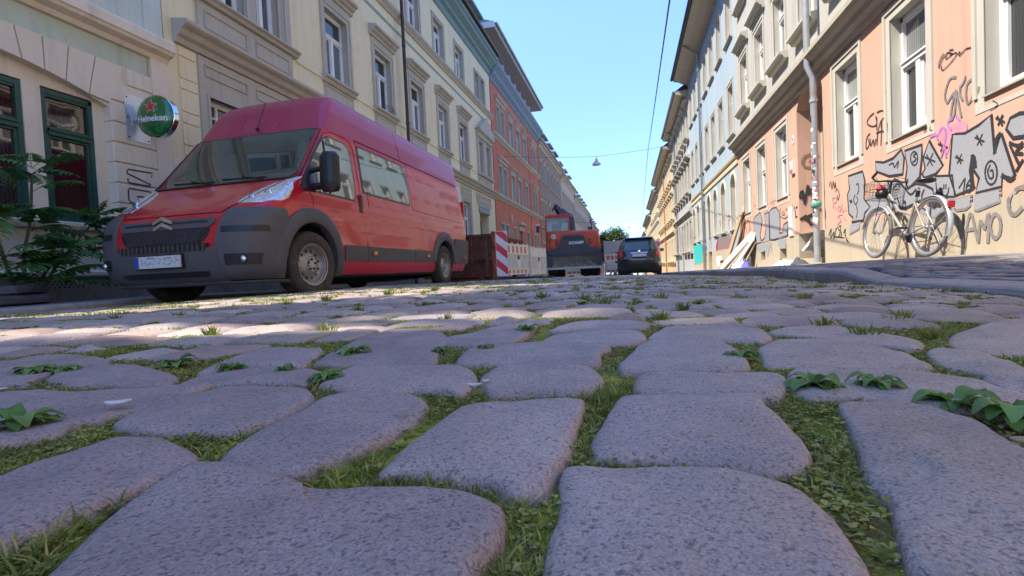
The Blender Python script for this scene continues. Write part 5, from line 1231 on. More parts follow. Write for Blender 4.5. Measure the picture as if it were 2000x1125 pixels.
def corner_shell(name, m, zs, span, off=.02, parent=None, s=1, n=22, thick=.02, offz=None):
    """shell round the nose corner; span(z)->(x inner, y outer) on side s"""
    v = []
    for zi, z in enumerate(zs):
        W = interp(WP_, z); xi, yo = span(z); yo = max(yo, vfront(xi, z)+.03); pts = []
        for k in range(61):
            nn = interp(NE, z); ph = (pi/2)*k/60; x = W*(sin(ph))**(2/nn) if k else 0; y = interp(FP, z)+interp(KP, z)*(1-(cos(ph))**(2/nn) if k < 60 else 1)
            if x >= xi-1e-6: pts.append((x, y))
        if not pts: pts = [(W, interp(FP, z)+interp(KP, z))]
        if xi < pts[0][0]: pts = [(xi, vfront(xi, z))]+pts
        pts = [p for p in pts if p[1] < yo] or [pts[0]]
        pts.append((W, yo)) if yo > interp(FP, z)+interp(KP, z) else (pts.append((pts[-1][0]+.01, pts[-1][1]+.01)) if len(pts) < 2 else None)
        # resample
        L_ = [0]
        for a, b in zip(pts, pts[1:]): L_.append(L_[-1]+math.dist(a, b))
        for k in range(n+1):
            t = L_[-1]*k/n; j = max(0, min(len(pts)-2, next((i for i in range(len(L_)-1) if L_[i+1] >= t-1e-9), len(pts)-2)))
            u_ = (t-L_[j])/max(1e-9, L_[j+1]-L_[j]); x = lerp(pts[j][0], pts[j+1][0], u_); y = lerp(pts[j][1], pts[j+1][1], u_)
            tx, ty = pts[j+1][0]-pts[j][0], pts[j+1][1]-pts[j][1]; l_ = math.hypot(tx, ty) or 1; o_ = off if offz is None else offz(z)
            v.append((s*(x+ty/l_*o_), y-tx/l_*o_, z))
    m_ = n+1; R_ = len(zs); f = [(i*m_+k, i*m_+k+1, (i+1)*m_+k+1, (i+1)*m_+k) for i in range(R_-1) for k in range(n)]
    loop = [k for k in range(m_)]+[i*m_+n for i in range(1, R_)]+[(R_-1)*m_+k for k in range(n-1, -1, -1)]+[i*m_ for i in range(R_-2, 0, -1)]
    base = len(v); c = Vector((0, 1.2, .7)); v += [tuple(Vector(v[i])+(Vector((c.x, c.y, v[i][2]))-Vector(v[i])).normalized()*(thick+off)) for i in loop]; q = len(loop)
    f += [(loop[i], loop[(i+1) % q], base+(i+1) % q, base+i) for i in range(q)]
    return MB().add(v, f).obj(name, m, parent or van, smooth=True, angle=40)
# windscreen
rows = []
for i in range(12):
    t = i/11; z = lerp(1.345, 2.02, t); hw = lerp(.93, .84, t)
    if i == 0: hw = .86
    rows.append((z, -hw, hw))
ws = front_panel('windscreen', M_wglass, rows, off=.006, nx=30)
front_panel('windscreen_seal', M_black, [(1.315, -.9, .9), (1.335, -.94, .94), (1.35, -.95, .95)], off=.008, nx=24)
front_panel('windscreen_seal', M_black, [(2.015, -.86, .86), (2.035, -.85, .85)], off=.005, nx=24)
# wipers
m = MB()
for x0, x1 in ((.55, -.05), (-.15, -.72)):
    pts = []
    for k in range(7):
        x = lerp(x0, x1, k/6); z = 1.365+.02*k/6+.012; pts.append((x, vfront(x, z)-.02, z))
    m.tube(pts, .008, 5); m.tube([(x0, vfront(x0, 1.34)-.02, 1.34), (lerp(x0, x1, .5), vfront(x0, 1.38)-.04, 1.40)], .009, 5)
m.obj('wiper', M_black, van)
# hood with shut line
m = MB(); 
for s in (-1, 1):
    pts = []
    for z, x in ((.9, .60), (.95, .64), (1.02, .70), (1.12, .76), (1.22, .82), (1.3, .86)): pts.append((s*x, vfront(x, z)-.002, z+.002))
    m.tube(pts, .005, 4)
pts = [(x/10, vfront(x/10, .905)-.003, .905) for x in range(-6, 7)]; m.tube(pts, .005, 4); m.obj('bonnet_seam', M_seam, van)
# grille opening: red mask is body; black bar with emblem, mesh grille
front_panel('grille_bar', M_vplast, [(.755, -.50, .50), (.775, -.555, .555), (.80, -.575, .575), (.835, -.57, .57), (.85, -.56, .56)], off=.012)
front_panel('grille_slot', M_black, [(.80, -.50, .50), (.822, -.50, .50)], off=.0135)
front_panel('grille', M_black, [(.605, -.44, .44), (.65, -.50, .50), (.70, -.53, .53), (.752, -.535, .535)], off=.004)
m = MB()
for k in range(-17, 18):
    for sg in (-1, 1):
        x = k*.034; pts = []
        for q in range(5):
            z = .612+.135*q/4; xx = x+sg*(z-.68)*1.0
            if abs(xx) < .43+(z-.605)*.6: pts.append((xx, vfront(xx, z)-.010, z))
        if len(pts) > 1: m.tube(pts, .0045, 3, cap=False)
m.obj('grille_mesh', mat('grille_grey', (.10, .10, .11), .4, var=0), van)
# double chevron emblem
for dz in (0, .058):
    m = MB(); 
    for s in (-1, 1):
        a = Vector((0, vfront(0, .80)-.035, .815+dz)); b = Vector((s*.115, vfront(.115, .80)-.028, .762+dz)); 
        m.add([(a.x, a.y, a.z-.022), (b.x, b.y, b.z-.012), (b.x, b.y, b.z+.018), (a.x, a.y, a.z+.014), (a.x, a.y+.02, a.z-.022), (b.x, b.y+.02, b.z-.012), (b.x, b.y+.02, b.z+.018), (a.x, a.y+.02, a.z+.014)], [(0, 1, 2, 3), (4, 7, 6, 5), (0, 4, 5, 1), (3, 2, 6, 7), (1, 5, 6, 2), (0, 3, 7, 4)])
    m.obj('emblem', mat('emblem_metal', (.55, .54, .50), .3, metal=.9, var=.1, vs=30), van)
# bumper: lower front and wrap-around corners
zs = [.235, .26, .30, .36, .43, .5, .56]
front_panel('bumper', M_vplast, [(z, -.62, .62) for z in zs], off=.028, nx=20, thick=.05)
front_panel('bumper_lip', M_vplast, [(.225, -.95, .95), (.24, -.97, .97), (.262, -.96, .96)], off=.045, nx=24, thick=.05)
for s in (-1, 1):
    corner_shell('bumper_corner', M_vplast, [.235, .27, .32, .4, .48, .56, .64, .72, .8, .86, .90, .935, .95], lambda z: (lerp(.60, .60, z) if z < .58 else .60+(z-.58)*.15, .535 if z > .4 else .50), off=.03, s=s, offz=lambda z: .022 if z < .9 else .022-.018*(z-.9)/.05)
    # air intake slots and fog lamp
    corner_shell('bumper_slot', M_black, [.70, .72, .745, .76], lambda z: (.655, .30), off=.025, s=s)
    corner_shell('fog_recess', M_black, [.38, .40, .44, .475, .49], lambda z: (.68, .235), off=.0255, s=s)
    m = MB(); m.lathe([(0, -.012), (.03, -.006), (.04, .012)], 16, axis='y', c=(s*.845, vfront(.845, .43)-.045, .435)); m.obj('fog_lamp', M_chrome, van, smooth=True)
    # headlamp
    hl = corner_shell('headlight', M_headl, [1.0, 1.03, 1.07, 1.11, 1.15, 1.19, 1.23, 1.265, 1.3, 1.335], lambda z: (interp([(1.0, .66), (1.05, .655), (1.12, .67), (1.2, .72), (1.265, .79), (1.30, .85), (1.335, .95)], z), interp([(1.0, .33), (1.03, .48), (1.06, .58), (1.1, .63), (1.2, .68), (1.335, .72)], z)), off=.006, s=s)
    for (xx, zz, rr) in ((.74, 1.07, .034), (.86, 1.12, .042), (.95, 1.20, .02)):
        yy = vfront(min(xx, .99), zz); m = MB(); m.lathe([(0, -.004), (rr*.6, -.003), (rr, .0), (rr*1.1, .012)], 18, axis='y', c=(s*xx, yy-.004, zz)); m.obj('lamp_reflector', M_chrome, hl, smooth=True)
front_panel('lower_grille', M_black, [(.525, -.50, .50), (.575, -.53, .53), (.60, -.53, .53)], off=.031, nx=16)
m = MB()
for k in range(-9, 10): x = k*.055; y = vfront(x, .56)-.038; m.box((x-.006, y, .53), (x+.006, y+.02, .598))
m.obj('lower_grille_bars', M_vplast, van)
front_panel('intake', M_black, [(.29, -.48, .48), (.31, -.52, .52), (.345, -.52, .52)], off=.031, nx=16)
pl = MB().box((-.27, -.062, .385), (.27, -.045, .50)).obj('number_plate', M_plate, van)
MB().box((-.268, -.066, .388), (-.225, -.06, .497)).obj('blue_field', M_platebl, pl)
m = MB(); random.seed(5)
for k in range(26): x = random.uniform(-.2, .24); z = random.uniform(.405, .475); m.box((x, -.0635, z), (x+random.uniform(.015, .04), -.0618, z+random.uniform(.01, .025)))
m.obj('blurred_print', mat('print_grey', (.40, .41, .41), .6, var=.1), pl)
MB().box((-.285, -.048, .372), (.285, -.03, .513)).obj('plate_holder', M_black, van)
# sides
def rrow(z0, z1, y0, y1, r, n=6, slant0=0, slant1=0):
    rows = []
    zz = [z0+r*(1-cos(pi/2*k/n)) for k in range(n+1)]+[lerp(z0+r, z1-r, k/5) for k in range(1, 5)]+[z1-r+r*sin(pi/2*k/n) for k in range(n+1)]
    for z in zz:
        if z < z0+r: i = r-sqrt(max(0, r*r-(z0+r-z)**2))
        elif z > z1-r: i = r-sqrt(max(0, r*r-(z-z1+r)**2))
        else: i = 0
        t = (z-z0)/(z1-z0); rows.append((z, y0+i+slant0*t, y1-i+slant1*t))
    return rows
for s in (1, -1):
    side_panel('side_window_seal', M_black, rrow(1.33, 1.985, 2.12, 3.62, .04), off=.003, s=s)
    wn_ = side_panel('side_window', M_vglass, rrow(1.355, 1.96, 2.16, 3.59, .04), off=.006, s=s)
    # door glass: front lower edge swept forward
    dw = [(1.215, .86, 1.86), (1.24, .84, 1.895), (1.30, .86, 1.91), (1.40, .94, 1.915), (1.5, 1.02, 1.915), (1.6, 1.10, 1.915), (1.7, 1.19, 1.915), (1.8, 1.28, 1.91), (1.86, 1.34, 1.895), (1.90, 1.40, 1.86), (1.925, 1.48, 1.80)]
    side_panel('door_window_seal', M_black, [(z-.02 if i == 0 else (z+.015 if i == len(dw)-1 else z), a-.03, b+.025) for i, (z, a, b) in enumerate(dw)], off=.003, s=s)
    g = side_panel('door_window', M_vglass, dw, off=.006, s=s)
    m = MB(); m.tube([(s*(interp(WP_, z)+.008), 1.34+(z-1.215)*.02, z) for z in (1.215, 1.4, 1.6, 1.8, 1.86)], .012, 5); m.obj('window_divider', M_black, van)
    # trims, arches
    for a, b in ((1.62, 2.17), (2.185, 3.70), (3.715, 4.60)):
        side_panel('side_moulding', M_vplast, [(.425, a+.01, b-.01), (.44, a, b), (.60, a, b), (.62, a+.01, b-.01)], off=.018, s=s, thick=.02)
    for y_ in (2.32, 4.2, 6.2):
        m = MB(); m.box((s*1.035-.012, y_-.04, .51), (s*1.035+.012, y_+.04, .555)); m.obj('side_marker', M_amber, van)
    for wy, a0_, a1_ in ((WHY[0], 200, -18), (WHY[1], 175, 5)):
        m = MB(); n = 26; prof = [(.468, -.06), (.468, .022), (.49, .032), (.60, .026), (.63, .008), (.63, -.02)]; vs = []
        for k in range(n+1):
            a = radians(lerp(a0_, a1_, k/n))
            for r_, d_ in prof:
                y = wy+r_*cos(a)*-1*-1; z = .375+r_*sin(a); 
                y = wy-r_*cos(a) if False else wy+r_*cos(a)
                if z < .235: z = .235
                W = interp(WP_, z); yy = y
                # follow nose curve when in front
                xf = W
                if yy < interp(FP, z)+interp(KP, z):
                    lo, hi = 0, W
                    for _ in range(18):
                        mid = (lo+hi)/2
                        if vfront(mid, z) < yy: lo = mid
                        else: hi = mid
                    xf = lo
                vs.append((s*(xf+d_+.004), yy, z))
        m_ = len(prof); m.add(vs, [(k*m_+j, k*m_+j+1, (k+1)*m_+j+1, (k+1)*m_+j) for k in range(n) for j in range(m_-1)]+[tuple(range(m_)), tuple(n*m_+j for j in range(m_))]); m.obj('wheel_arch', M_vplast, van, smooth=True, angle=35)
    side_panel('rear_bumper_corner', M_vplast, [(.40, 5.70, 6.43), (.44, 5.66, 6.46), (.60, 5.62, 6.46), (.80, 5.60, 6.45), (.90, 5.64, 6.43)], off=.022, s=s, thick=.04)
    side_panel('sill_skirt', M_vred, [(.275, 1.55, 4.62), (.29, 1.5, 4.64), (.36, 1.5, 4.64), (.38, 1.5, 4.64)], off=.004, s=s, thick=.03)
    # seams
    m = MB()
    def seam(pts, r=.0045): m.tube([(s*(interp(WP_, z)+.001), y, z) for y, z in pts], r, 4)
    seam([(.98, .95), (.99, 1.05), (1.0, 1.12), (.93, 1.2), (.80, 1.24)]); seam([(.80, 1.24), (.95, 1.45), (1.2, 1.75), (1.40, 1.95), (1.55, 2.01), (1.85, 2.02), (2.0, 1.98), (2.04, 1.9), (2.05, 1.5), (2.07, 1.1), (2.17, .62), (2.17, .40)])
    seam([(2.12, 2.045), (3.0, 2.05), (4.5, 2.05), (6.1, 2.05)], .009); seam([(3.70, .40), (3.70, 1.3), (3.68, 2.04)]); seam([(2.2, .62), (2.25, 1.2), (2.12, 2.03)]); seam([(3.7, 1.28), (4.6, 1.27), (6.2, 1.26)], .004); seam([(6.30, .9), (6.28, 1.5), (6.25, 2.3)])
    seam([(3.5, 2.07), (3.5, 2.3), (3.48, 2.5)]); seam([(3.7, .98), (4.7, .98), (5.4, .98)], .003)
    m.obj('panel_seam', M_seam, van)
    # handle
    m = MB(); xx = s*(interp(WP_, 1.18)+.004); pr = catmull([(0, 1.07, 1), (0, 1.09, 1), (0, 1.19, 1), (0, 1.27, 1)], 2, False)
    m.add([(xx+s*.0, 2.0+q*.065, z) for q in (0, 1) for z in (1.06, 1.09, 1.27, 1.30)]+[(xx+s*.018, 2.01+q*.045, z) for q in (0, 1) for z in (1.07, 1.10, 1.26, 1.29)], [(0, 1, 5, 4), (4, 5, 9, 8), (8, 9, 13, 12)] if False else [(0, 1, 9, 8), (1, 2, 10, 9), (2, 3, 11, 10), (4, 5, 13, 12), (5, 6, 14, 13), (6, 7, 15, 14), (8, 9, 13, 12), (9, 10, 14, 13), (10, 11, 15, 14), (0, 8, 12, 4), (3, 11, 15, 7)])
    m.obj('door_handle', M_black, van)
    if s < 0: continue
    # mirror
    m = MB(); cx = s*1.27; cy = .98
    prof = [(0, 1.16), (.10, 1.17), (.125, 1.22), (.13, 1.33), (.12, 1.40), (.125, 1.47), (.12, 1.55), (.09, 1.60), (0, 1.61)]
    vs = []; n = 14
    for w_, z in prof:
        for k in range(n): a = 2*pi*k/n; vs.append((cx+w_*cos(a)*.95, cy+w_*.78*sin(a)*(1 if sin(a) < 0 else .45), z))
    m.add(vs, [(i*n+k, i*n+(k+1) % n, (i+1)*n+(k+1) % n, (i+1)*n+k) for i in range(len(prof)-1) for k in range(n)])
    mi = m.obj('wing_mirror', M_black, van, smooth=True, angle=60)
    m = MB(); m.add([(s*(interp(WP_, z)+.002), y, z) for y, z in ((.80, 1.19), (1.05, 1.19), (1.08, 1.30), (1.06, 1.46), (1.0, 1.5), (.86, 1.32))]+[(s*(interp(WP_, z)+.035), y, z) for y, z in ((.84, 1.21), (1.03, 1.21), (1.05, 1.30), (1.04, 1.42), (1.0, 1.45), (.90, 1.32))], [(6, 7, 8, 9, 10, 11)]+[(i, (i+1) % 6, 6+(i+1) % 6, 6+i) for i in range(6)])
    m.tube([(s*1.0, .97, 1.24), (s*1.2, .96, 1.24)], .04, 10); m.tube([(s*.98, .99, 1.42), (s*1.2, .98, 1.44)], .03, 10); m.obj('mirror_arm', M_black, mi, smooth=True, angle=50)
    MB().box((cx-.10, cy+.052, 1.40), (cx+.09, cy+.058, 1.57)).obj('mirror_glass', M_chrome, mi)
# lip panel near mirror done; roof cap details
m = MB(); m.tube([(0, vfront(0, 2.10)-.01, 2.10), (0, vfront(0, 2.10)-.02, 2.13)], .022, 8); m.tube([(0, vfront(0, 2.12)-.02, 2.13), (.03, vfront(0, 2.12)+.12, 2.48)], .005, 5); m.obj('antenna', M_black, van)
m = MB()
for s in (-1, 1): m.tube([(s*x, vfront(x, z)-.001, z) for x, z in ((.25, 2.12), (.28, 2.3), (.32, 2.5), (.36, 2.57))], .008, 5)
m.obj('roof_bead', M_vroof, van)
for s in (-1, 1):
    m = MB(); m.tube([(s*(interp(WP_, z)-.03), vfront(interp(WP_, z)-.03, z)-.003, z) for z in (1.34, 1.5, 1.7, 1.9, 2.02)], .010, 5); m.obj('pillar_seal', M_black, van)
# rear lights and doors
for s in (-1, 1): MB().box((s*.93-.06, VLEN-.05, 1.1), (s*.93+.06, VLEN+.015, 1.75)).obj('tail_light', mat('tail_red', (.45, .02, .02), .2, var=.0), van)
MB().box((-.95, VLEN-.02, .38), (.95, VLEN+.06, .62)).obj('rear_bumper', M_vplast, van)
m = MB(); m.box((-.8, 1.3, .20), (.8, 6.2, .26)); m.tube([(.4, 1.5, .17), (.4, 4.0, .16), (.5, 5.6, .2)], .045, 8); m.box((-.75, 4.95, .28), (.75, 5.15, .40)); m.box((-.3, 2.4, .13), (.3, 3.4, .22)); m.tube([(.2, 3.4, .16), (0, 5.0, .3)], .04, 8); m.obj('underbody', M_dark, van)
# wheels
def wheel_meshes():
    R = .357; KW_ = WR/.357
    t = MB(); prof = [(.21, -.085), (.235, -.105), (.28, -.112), (.325, -.108), (.343, -.096), (.353, -.075), (R, -.04), (R, .04), (.353, .075), (.343, .096), (.325, .108), (.28, .112), (.235, .105), (.21, .085)]
    t.lathe(prof, 56, axis='x', cap=False)
    for k in range(56):
        a = 2*pi*k/56
        for s in (-1, 1):
            c, s_ = cos(a), sin(a); r = R-.003
            pts = [(s*.055, (r+.004)), (s*.10, r-.012)]
            w_ = .012
            vs = []
            for (x, rr) in pts:
                for q in (-w_, w_): vs.append((x, rr*c-q*s_, rr*s_+q*c)); vs.append((x, (rr-.012)*c-q*s_, (rr-.012)*s_+q*c))
            t.add(vs, [(0, 2, 6, 4), (0, 4, 5, 1), (2, 3, 7, 6), (0, 1, 3, 2), (4, 6, 7, 5)])
    rim = MB(); rim.lathe([(.212, .098), (.225, .103), (.218, .088), (.200, .080), (.193, .045), (.18, .02), (.165, .012), (.13, .035), (.11, .055), (.085, .062), (.078, .05)], 48, axis='x', cap=False)
    rim.lathe([(.212, -.098), (.2, -.02), (.17, .012)], 48, axis='x', cap=False)
    for k in range(12):
        a = 2*pi*k/12+.1; n = 8; r0 = .158; vs = [(.0245+.004*cos(b)*0+.001, r0*cos(a)+.018*cos(b)*cos(a)*.8-.018*sin(b)*sin(a), r0*sin(a)+.018*cos(b)*sin(a)*.8+.018*sin(b)*cos(a)) for b in [2*pi*q/n for q in range(n)]]
    hub = MB(); hub.lathe([(0, .078), (.03, .078), (.034, .072), (.075, .070), (.082, .062), (.085, .04)], 28, axis='x', cap=False)
    holes = MB()
    for k in range(12):
        a = 2*pi*k/12; n = 8; r0 = .148; holes.add([(.0355+(.0), (r0+.019*cos(b))*cos(a)-.013*sin(b)*sin(a), (r0+.019*cos(b))*sin(a)+.013*sin(b)*cos(a)) for b in [2*pi*q/n for q in range(n)]], [tuple(range(n))])
    nuts = MB()
    for k in range(5):
        a = 2*pi*k/5+.3; nuts.lathe([(0, .086), (.010, .086), (.012, .066)], 6, axis='x', c=(0, .055*cos(a), .055*sin(a)))
    for k in range(6):
        a = 2*pi*k/6; nn = 6; nuts.add([(.0735, .055*cos(a)+.013*cos(b), .055*sin(a)+.013*sin(b)) for b in [2*pi*q/nn for q in range(nn)]], [tuple(range(nn))])
    for q in (t, rim, hub, holes, nuts): q.v = [(x, y*KW_, z*KW_) for x, y, z in q.v]
    return (t.mesh('tyre', M_rubber, True, 35), rim.mesh('rim', M_rim, True, 40), hub.mesh('hub_cap', mat('hub_grey', (.42, .41, .38), .45, metal=.6, var=.2, vs=20), True, 40), holes.mesh('rim_holes', M_dark), nuts.mesh('wheel_nuts', M_dark))
WM = wheel_meshes()
def put_wheel(parent, x, y, z, flip, steer=0., spin=0.):
    t = link('wheel', WM[0], parent, (x, y, z)); t.rotation_euler = (spin, 0, (pi if flip else 0)+steer)
    for nme, mm in zip(('rim', 'hub_cap', 'rim_holes', 'wheel_nuts'), WM[1:]): link(nme, mm, t)
    return t
for wy, st in ((WHY[0], -.10), (WHY[1], 0)):
    put_wheel(van, .90, wy, .375, False, st, .3+wy); put_wheel(van, -.90, wy, .375, True, st, wy)
# ============================================================ excavator, car, skip, barriers
random.seed(21)
def solid(name, m, parent, a, b, bev=0., **k):
    mb = MB().box(a, b); me = mb.mesh(name, m)
    if bev:
        bm = bmesh.new(); bm.from_mesh(me); bmesh.ops.recalc_face_normals(bm, faces=bm.faces); bmesh.ops.bevel(bm, geom=list(bm.edges), offset=bev, segments=2, affect='EDGES', profile=.6); bm.to_mesh(me); bm.free()
    return link(name, me, parent)
def loft(sections, closed_ends=True):
    n = len(sections[0]); v = [p for s in sections for p in s]; f = [(i*n+k, i*n+(k+1) % n, (i+1)*n+(k+1) % n, (i+1)*n+k) for i in range(len(sections)-1) for k in range(n)]
    if closed_ends: f += [tuple(range(n)), tuple((len(sections)-1)*n+k for k in range(n))]
    return MB().add(v, f)
# ---- skip
M_rust = mat('rusty_steel', (.16, .065, .035), .8, var=.35, vs=3, bump=.002, bs=30, dirt=(.05, .03, .025), ds=4, dt=.52)
M_rusto = mat('rusty_orange', (.30, .09, .04), .75, var=.35, vs=3, dirt=(.10, .05, .03), ds=5, dt=.52)
sx0, sx1, sy0, sy1 = -5.35, -3.42, 12.4, 16.2; gz = -.30
skip = thing('skip_container', 'rusty brown roll off skip standing behind the red van', 'skip', (sx0, sy0, gz)); L0 = Vector((sx0, sy0, gz))
W_, D_ = sx1-sx0, sy1-sy0
m = MB(); th = .05; h0, h1 = .18, 1.22
m.box((0, 0, h0), (W_, th, h1)); m.box((0, D_-th, h0), (W_, D_, h1)); m.box((0, th, h0), (th, D_-th, h1)); m.box((W_-th, th, h0), (W_, D_-th, h1)); m.box((th, th, h0), (W_-th, D_-th, h0+.05)); m.obj('tub', M_rust, skip)
m = MB(); m.box((-.03, -.04, h1), (W_+.03, .09, h1+.07)); m.box((-.03, .09, h1), (.08, D_+.03, h1+.07)); m.box((W_-.06, .09, h1), (W_+.04, D_+.03, h1+.07)); m.obj('top_rim', M_rust, skip)
for i in range(5): x = .12+i*(W_-.3)/4; MB().box((x, -.07, h0), (x+.08, -.001, h1-.01)).obj('rib', M_rust, skip)
MB().box((0, -.06, .62), (W_, -.002, .68)).obj('rib', M_rust, skip)
for i in range(8): y = .25+i*(D_-.5)/7; MB().box((W_+.001, y, h0), (W_+.09, y+.09, h1-.01)).obj('rib', M_rusto, skip)
m = MB(); m.box((W_+.0, -.05, .1), (W_+.10, .06, h1+.12)); m.tube([(W_+.06, -.07, .35), (W_+.06, -.07, .5)], .05, 8); m.tube([(W_+.06, -.07, .95), (W_+.06, -.07, 1.15)], .05, 8); m.obj('door_hinge', M_rusto, skip)
m = MB(); m.tube([(W_*.55, -.09, .9), (W_*.55, -.09, .3)], .02, 6); m.obj('latch_bar', M_rust, skip)
for x in (.25, W_-.35): MB().box((x, 0, .0), (x+.1, D_, h0)).obj('skid', M_rust, skip)
m = MB(); m.tube([(.2, .1, .09), (W_-.1, .1, .09)], .08, 10); m.obj('roller', M_rust, skip)
# ---- warning board
M_rw = mat('sign_white', (.70, .70, .70), .4, var=.04); M_rr = mat('sign_red', (.60, .02, .04), .4, var=.05)
bx, by = -2.72, 10.65; bz = zroad(bx, by)
wb = thing('warning_board', 'upright red and white diagonally striped warning board beside the skip', 'sign', (bx, by, bz), (0, 0, radians(14)))
solid('panel', M_rw, wb, (-.125, -.012, .10), (.125, .012, 1.10))
for k in range(5):
    zt = 1.22-k*.36; po = [(-.12, zt), (.12, zt-.21), (.12, zt-.385), (-.12, zt-.175)]
    # clip to the board
    def clip(po, zmin, zmax):
        for lim, sgn in ((zmax, 1), (zmin, -1)):
            out = []
            for i in range(len(po)):
                a, b = po[i], po[(i+1) % len(po)]; ia, ib = sgn*(a[1]-lim) <= 0, sgn*(b[1]-lim) <= 0
                if ia: out.append(a)
                if ia != ib: t = (lim-a[1])/(b[1]-a[1]); out.append((lerp(a[0], b[0], t), lim))
            po = out
            if not po: return po
        return po
    po = clip(po, .11, 1.09)
    if len(po) > 2: MB().prism(po, -.0135, .002).obj('red_stripe', M_rr, wb)
solid('foot', mat('foot_rubber', (.05, .05, .05), .9), wb, (-.2, -.35, 0), (.2, .35, .09), .01)
MB().box((-.02, -.02, .05), (.02, .02, .12)).obj('post', M_gutter, wb)
# ---- plastic barriers
M_bar = mat('barrier_white', (.78, .75, .68), .55, var=.1, vs=6, dirt=(.6, .56, .48), ds=4, dt=.58)
M_barr = mat('barrier_red', (.58, .16, .12), .5, var=.08)
def barrier(x0, y0, x1, y1, label, h=1.05, red=True, grp='plastic construction barriers'):
    L_ = math.hypot(x1-x0, y1-y0); a = atan2(y1-y0, x1-x0); z = min(zroad(x0, y0), zroad(x1, y1))
    t = thing('construction_barrier', label, 'barrier', (x0, y0, z), (0, 0, a), grp)
    y_ = .02
    m = MB(); m.box((.02, -y_, .12), (.07, y_, h)); m.box((L_-.07, -y_, .12), (L_-.02, y_, h)); m.box((.07, -y_, h-.05), (L_-.07, y_, h)); m.box((.07, -y_, h-.30), (L_-.07, y_, h-.265)); m.box((.07, -y_, .17), (L_-.07, y_, .20)); m.box((.07, -y_, .31), (L_-.07, y_, .345)); m.obj('frame', M_bar, t)
    m = MB(); m.box((.071, -.012, h-.266), (L_-.071, .012, h-.051)); m.obj('top_panel', M_bar, t)
    m = MB(); m.box((.071, -.012, .201), (L_-.071, .012, .309)); m.obj('bottom_panel', M_bar, t)
    n = 16
    for k in range(n):
        x = .1+(L_-.2)*(k+.5)/n; MB().box((x-.030, -.012, .346), (x+.030, .012, h-.301)).obj('slat', M_bar, t)
    if red:
        for k in range(5):
            x = .12+k*(L_-.2)/5
            for za, zb_ in ((h-.255, h-.06), (.21, .30)): MB().box((x, -.0155, za), (x+.16, .0155, zb_)).obj('red_stripe', M_barr, t)
    MB().box((L_/2-.12, -.018, .36), (L_/2+.12, .018, h-.45)).obj('middle_plate', M_bar, t)
    MB().box((L_/2-.08, -.021, h-.44), (L_/2+.06, -.0165, h-.33)).obj('sticker', M_black, t)
    for x in (.3, L_-.3):
        MB().box((x-.13, -.32, 0), (x+.13, .32, .09)).obj('foot', mat('foot_rubber', (.05, .05, .05), .9), t)
        MB().box((x-.03, -.03, .09), (x+.03, .03, .17)).obj('foot_peg', M_bar, t)
    m = MB()
    for x in (.1, .5, 1.0, 1.5, L_-.1): m.box((x-.03, -.02, h), (x+.03, .02, h+.04))
    m.obj('top_knobs', M_bar, t)
    return t
barrier(-3.28, 13.3, -3.05, 15.3, 'faded red and white slatted barrier, nearest one beside the striped board')
barrier(-3.03, 15.4, -2.85, 17.4, 'pale slatted barrier between the striped one and the excavator', red=False)
barrier(-1.15, 24.2, .0, 24.7, 'barrier with red squares to the right of the excavator', red=True)
barrier(-.9, 25.2, .25, 25.6, 'rear red and white barrier half hidden by the black car')
barrier(-3.4, 27.5, -2.0, 27.6, 'barrier seen low between the wheels of the excavator', h=.9)
t = thing('site_hoarding', 'tall grey white panel standing behind the barriers right of the excavator', 'panel', (-1.2, 25.9, zroad(-1.2, 25.9))); solid('panel', mat('hoarding_grey', (.42, .41, .38), .7, var=.1, vs=3), t, (0, 0, .2), (1.05, .05, 1.75)); MB().box((-.02, -.01, 0), (.05, .06, 1.8)).obj('post', M_gutter, t); MB().box((1.0, -.01, 0), (1.07, .06, 1.8)).obj('post', M_gutter, t)
t = thing('warning_lamp', 'round amber warning lamp on the barrier left of the black car', 'lamp', (-.05, 24.6, zroad(0, 24.6)+1.08)); m = MB(); m.lathe([(0, -.06), (.09, -.05), (.1, 0), (.09, .05), (0, .06)], 16, axis='y', c=(0, 0, .12)); m.obj('lens', M_amber, t, smooth=True); solid('housing', mat('lamp_yellow', (.6, .35, .03), .5), t, (-.07, -.05, -.1), (.07, .05, .03))
# ---- excavator (rear view)
M_eo = mat('excavator_orange', (.60, .085, .03), .45, var=.08, vs=2, dirt=(.42, .09, .04), ds=3, dt=.62)
M_er = mat('excavator_red', (.50, .035, .03), .45, var=.08)
M_ed = mat('excavator_dark', (.055, .06, .075), .5, var=.15, vs=4)
M_mud = mat('muddy_steel', (.15, .13, .10), .85, var=.35, vs=6, dirt=(.30, .26, .2), ds=7, dt=.5)
ex, ey = -2.42, 22.6; ez = zroad(ex, ey)
exc = thing('wheeled_excavator', 'orange wheeled excavator seen from behind with its dark counterweight and blade', 'excavator', (ex, ey, ez), (0, 0, radians(8)))
def hood_sec(y, z0, z1, w0, w1, r=.18):
    pts = []
    for k in range(5): a = -pi/2+pi/2*k/4; pts.append((w0-r+r*cos(a), z0+r+r*sin(a)))
    for k in range(6): a = pi/2*k/5; pts.append((w1-r*1.2+r*1.2*cos(a), z1-r+r*sin(a)))
    half = pts; full = half+[(-x, z) for x, z in reversed(half)]
    return [(x, y, z) for x, z in full]
loft([hood_sec(-.02, 1.30, 2.02, 1.02, .9, .12), hood_sec(.05, 1.2, 2.08, 1.2, 1.12), hood_sec(.3, 1.14, 2.12, 1.25, 1.2), hood_sec(1.6, 1.1, 2.12, 1.25, 1.2), hood_sec(2.2, 1.1, 2.05, 1.25, 1.2)]).obj('engine_hood', M_eo, exc, smooth=True, angle=40)
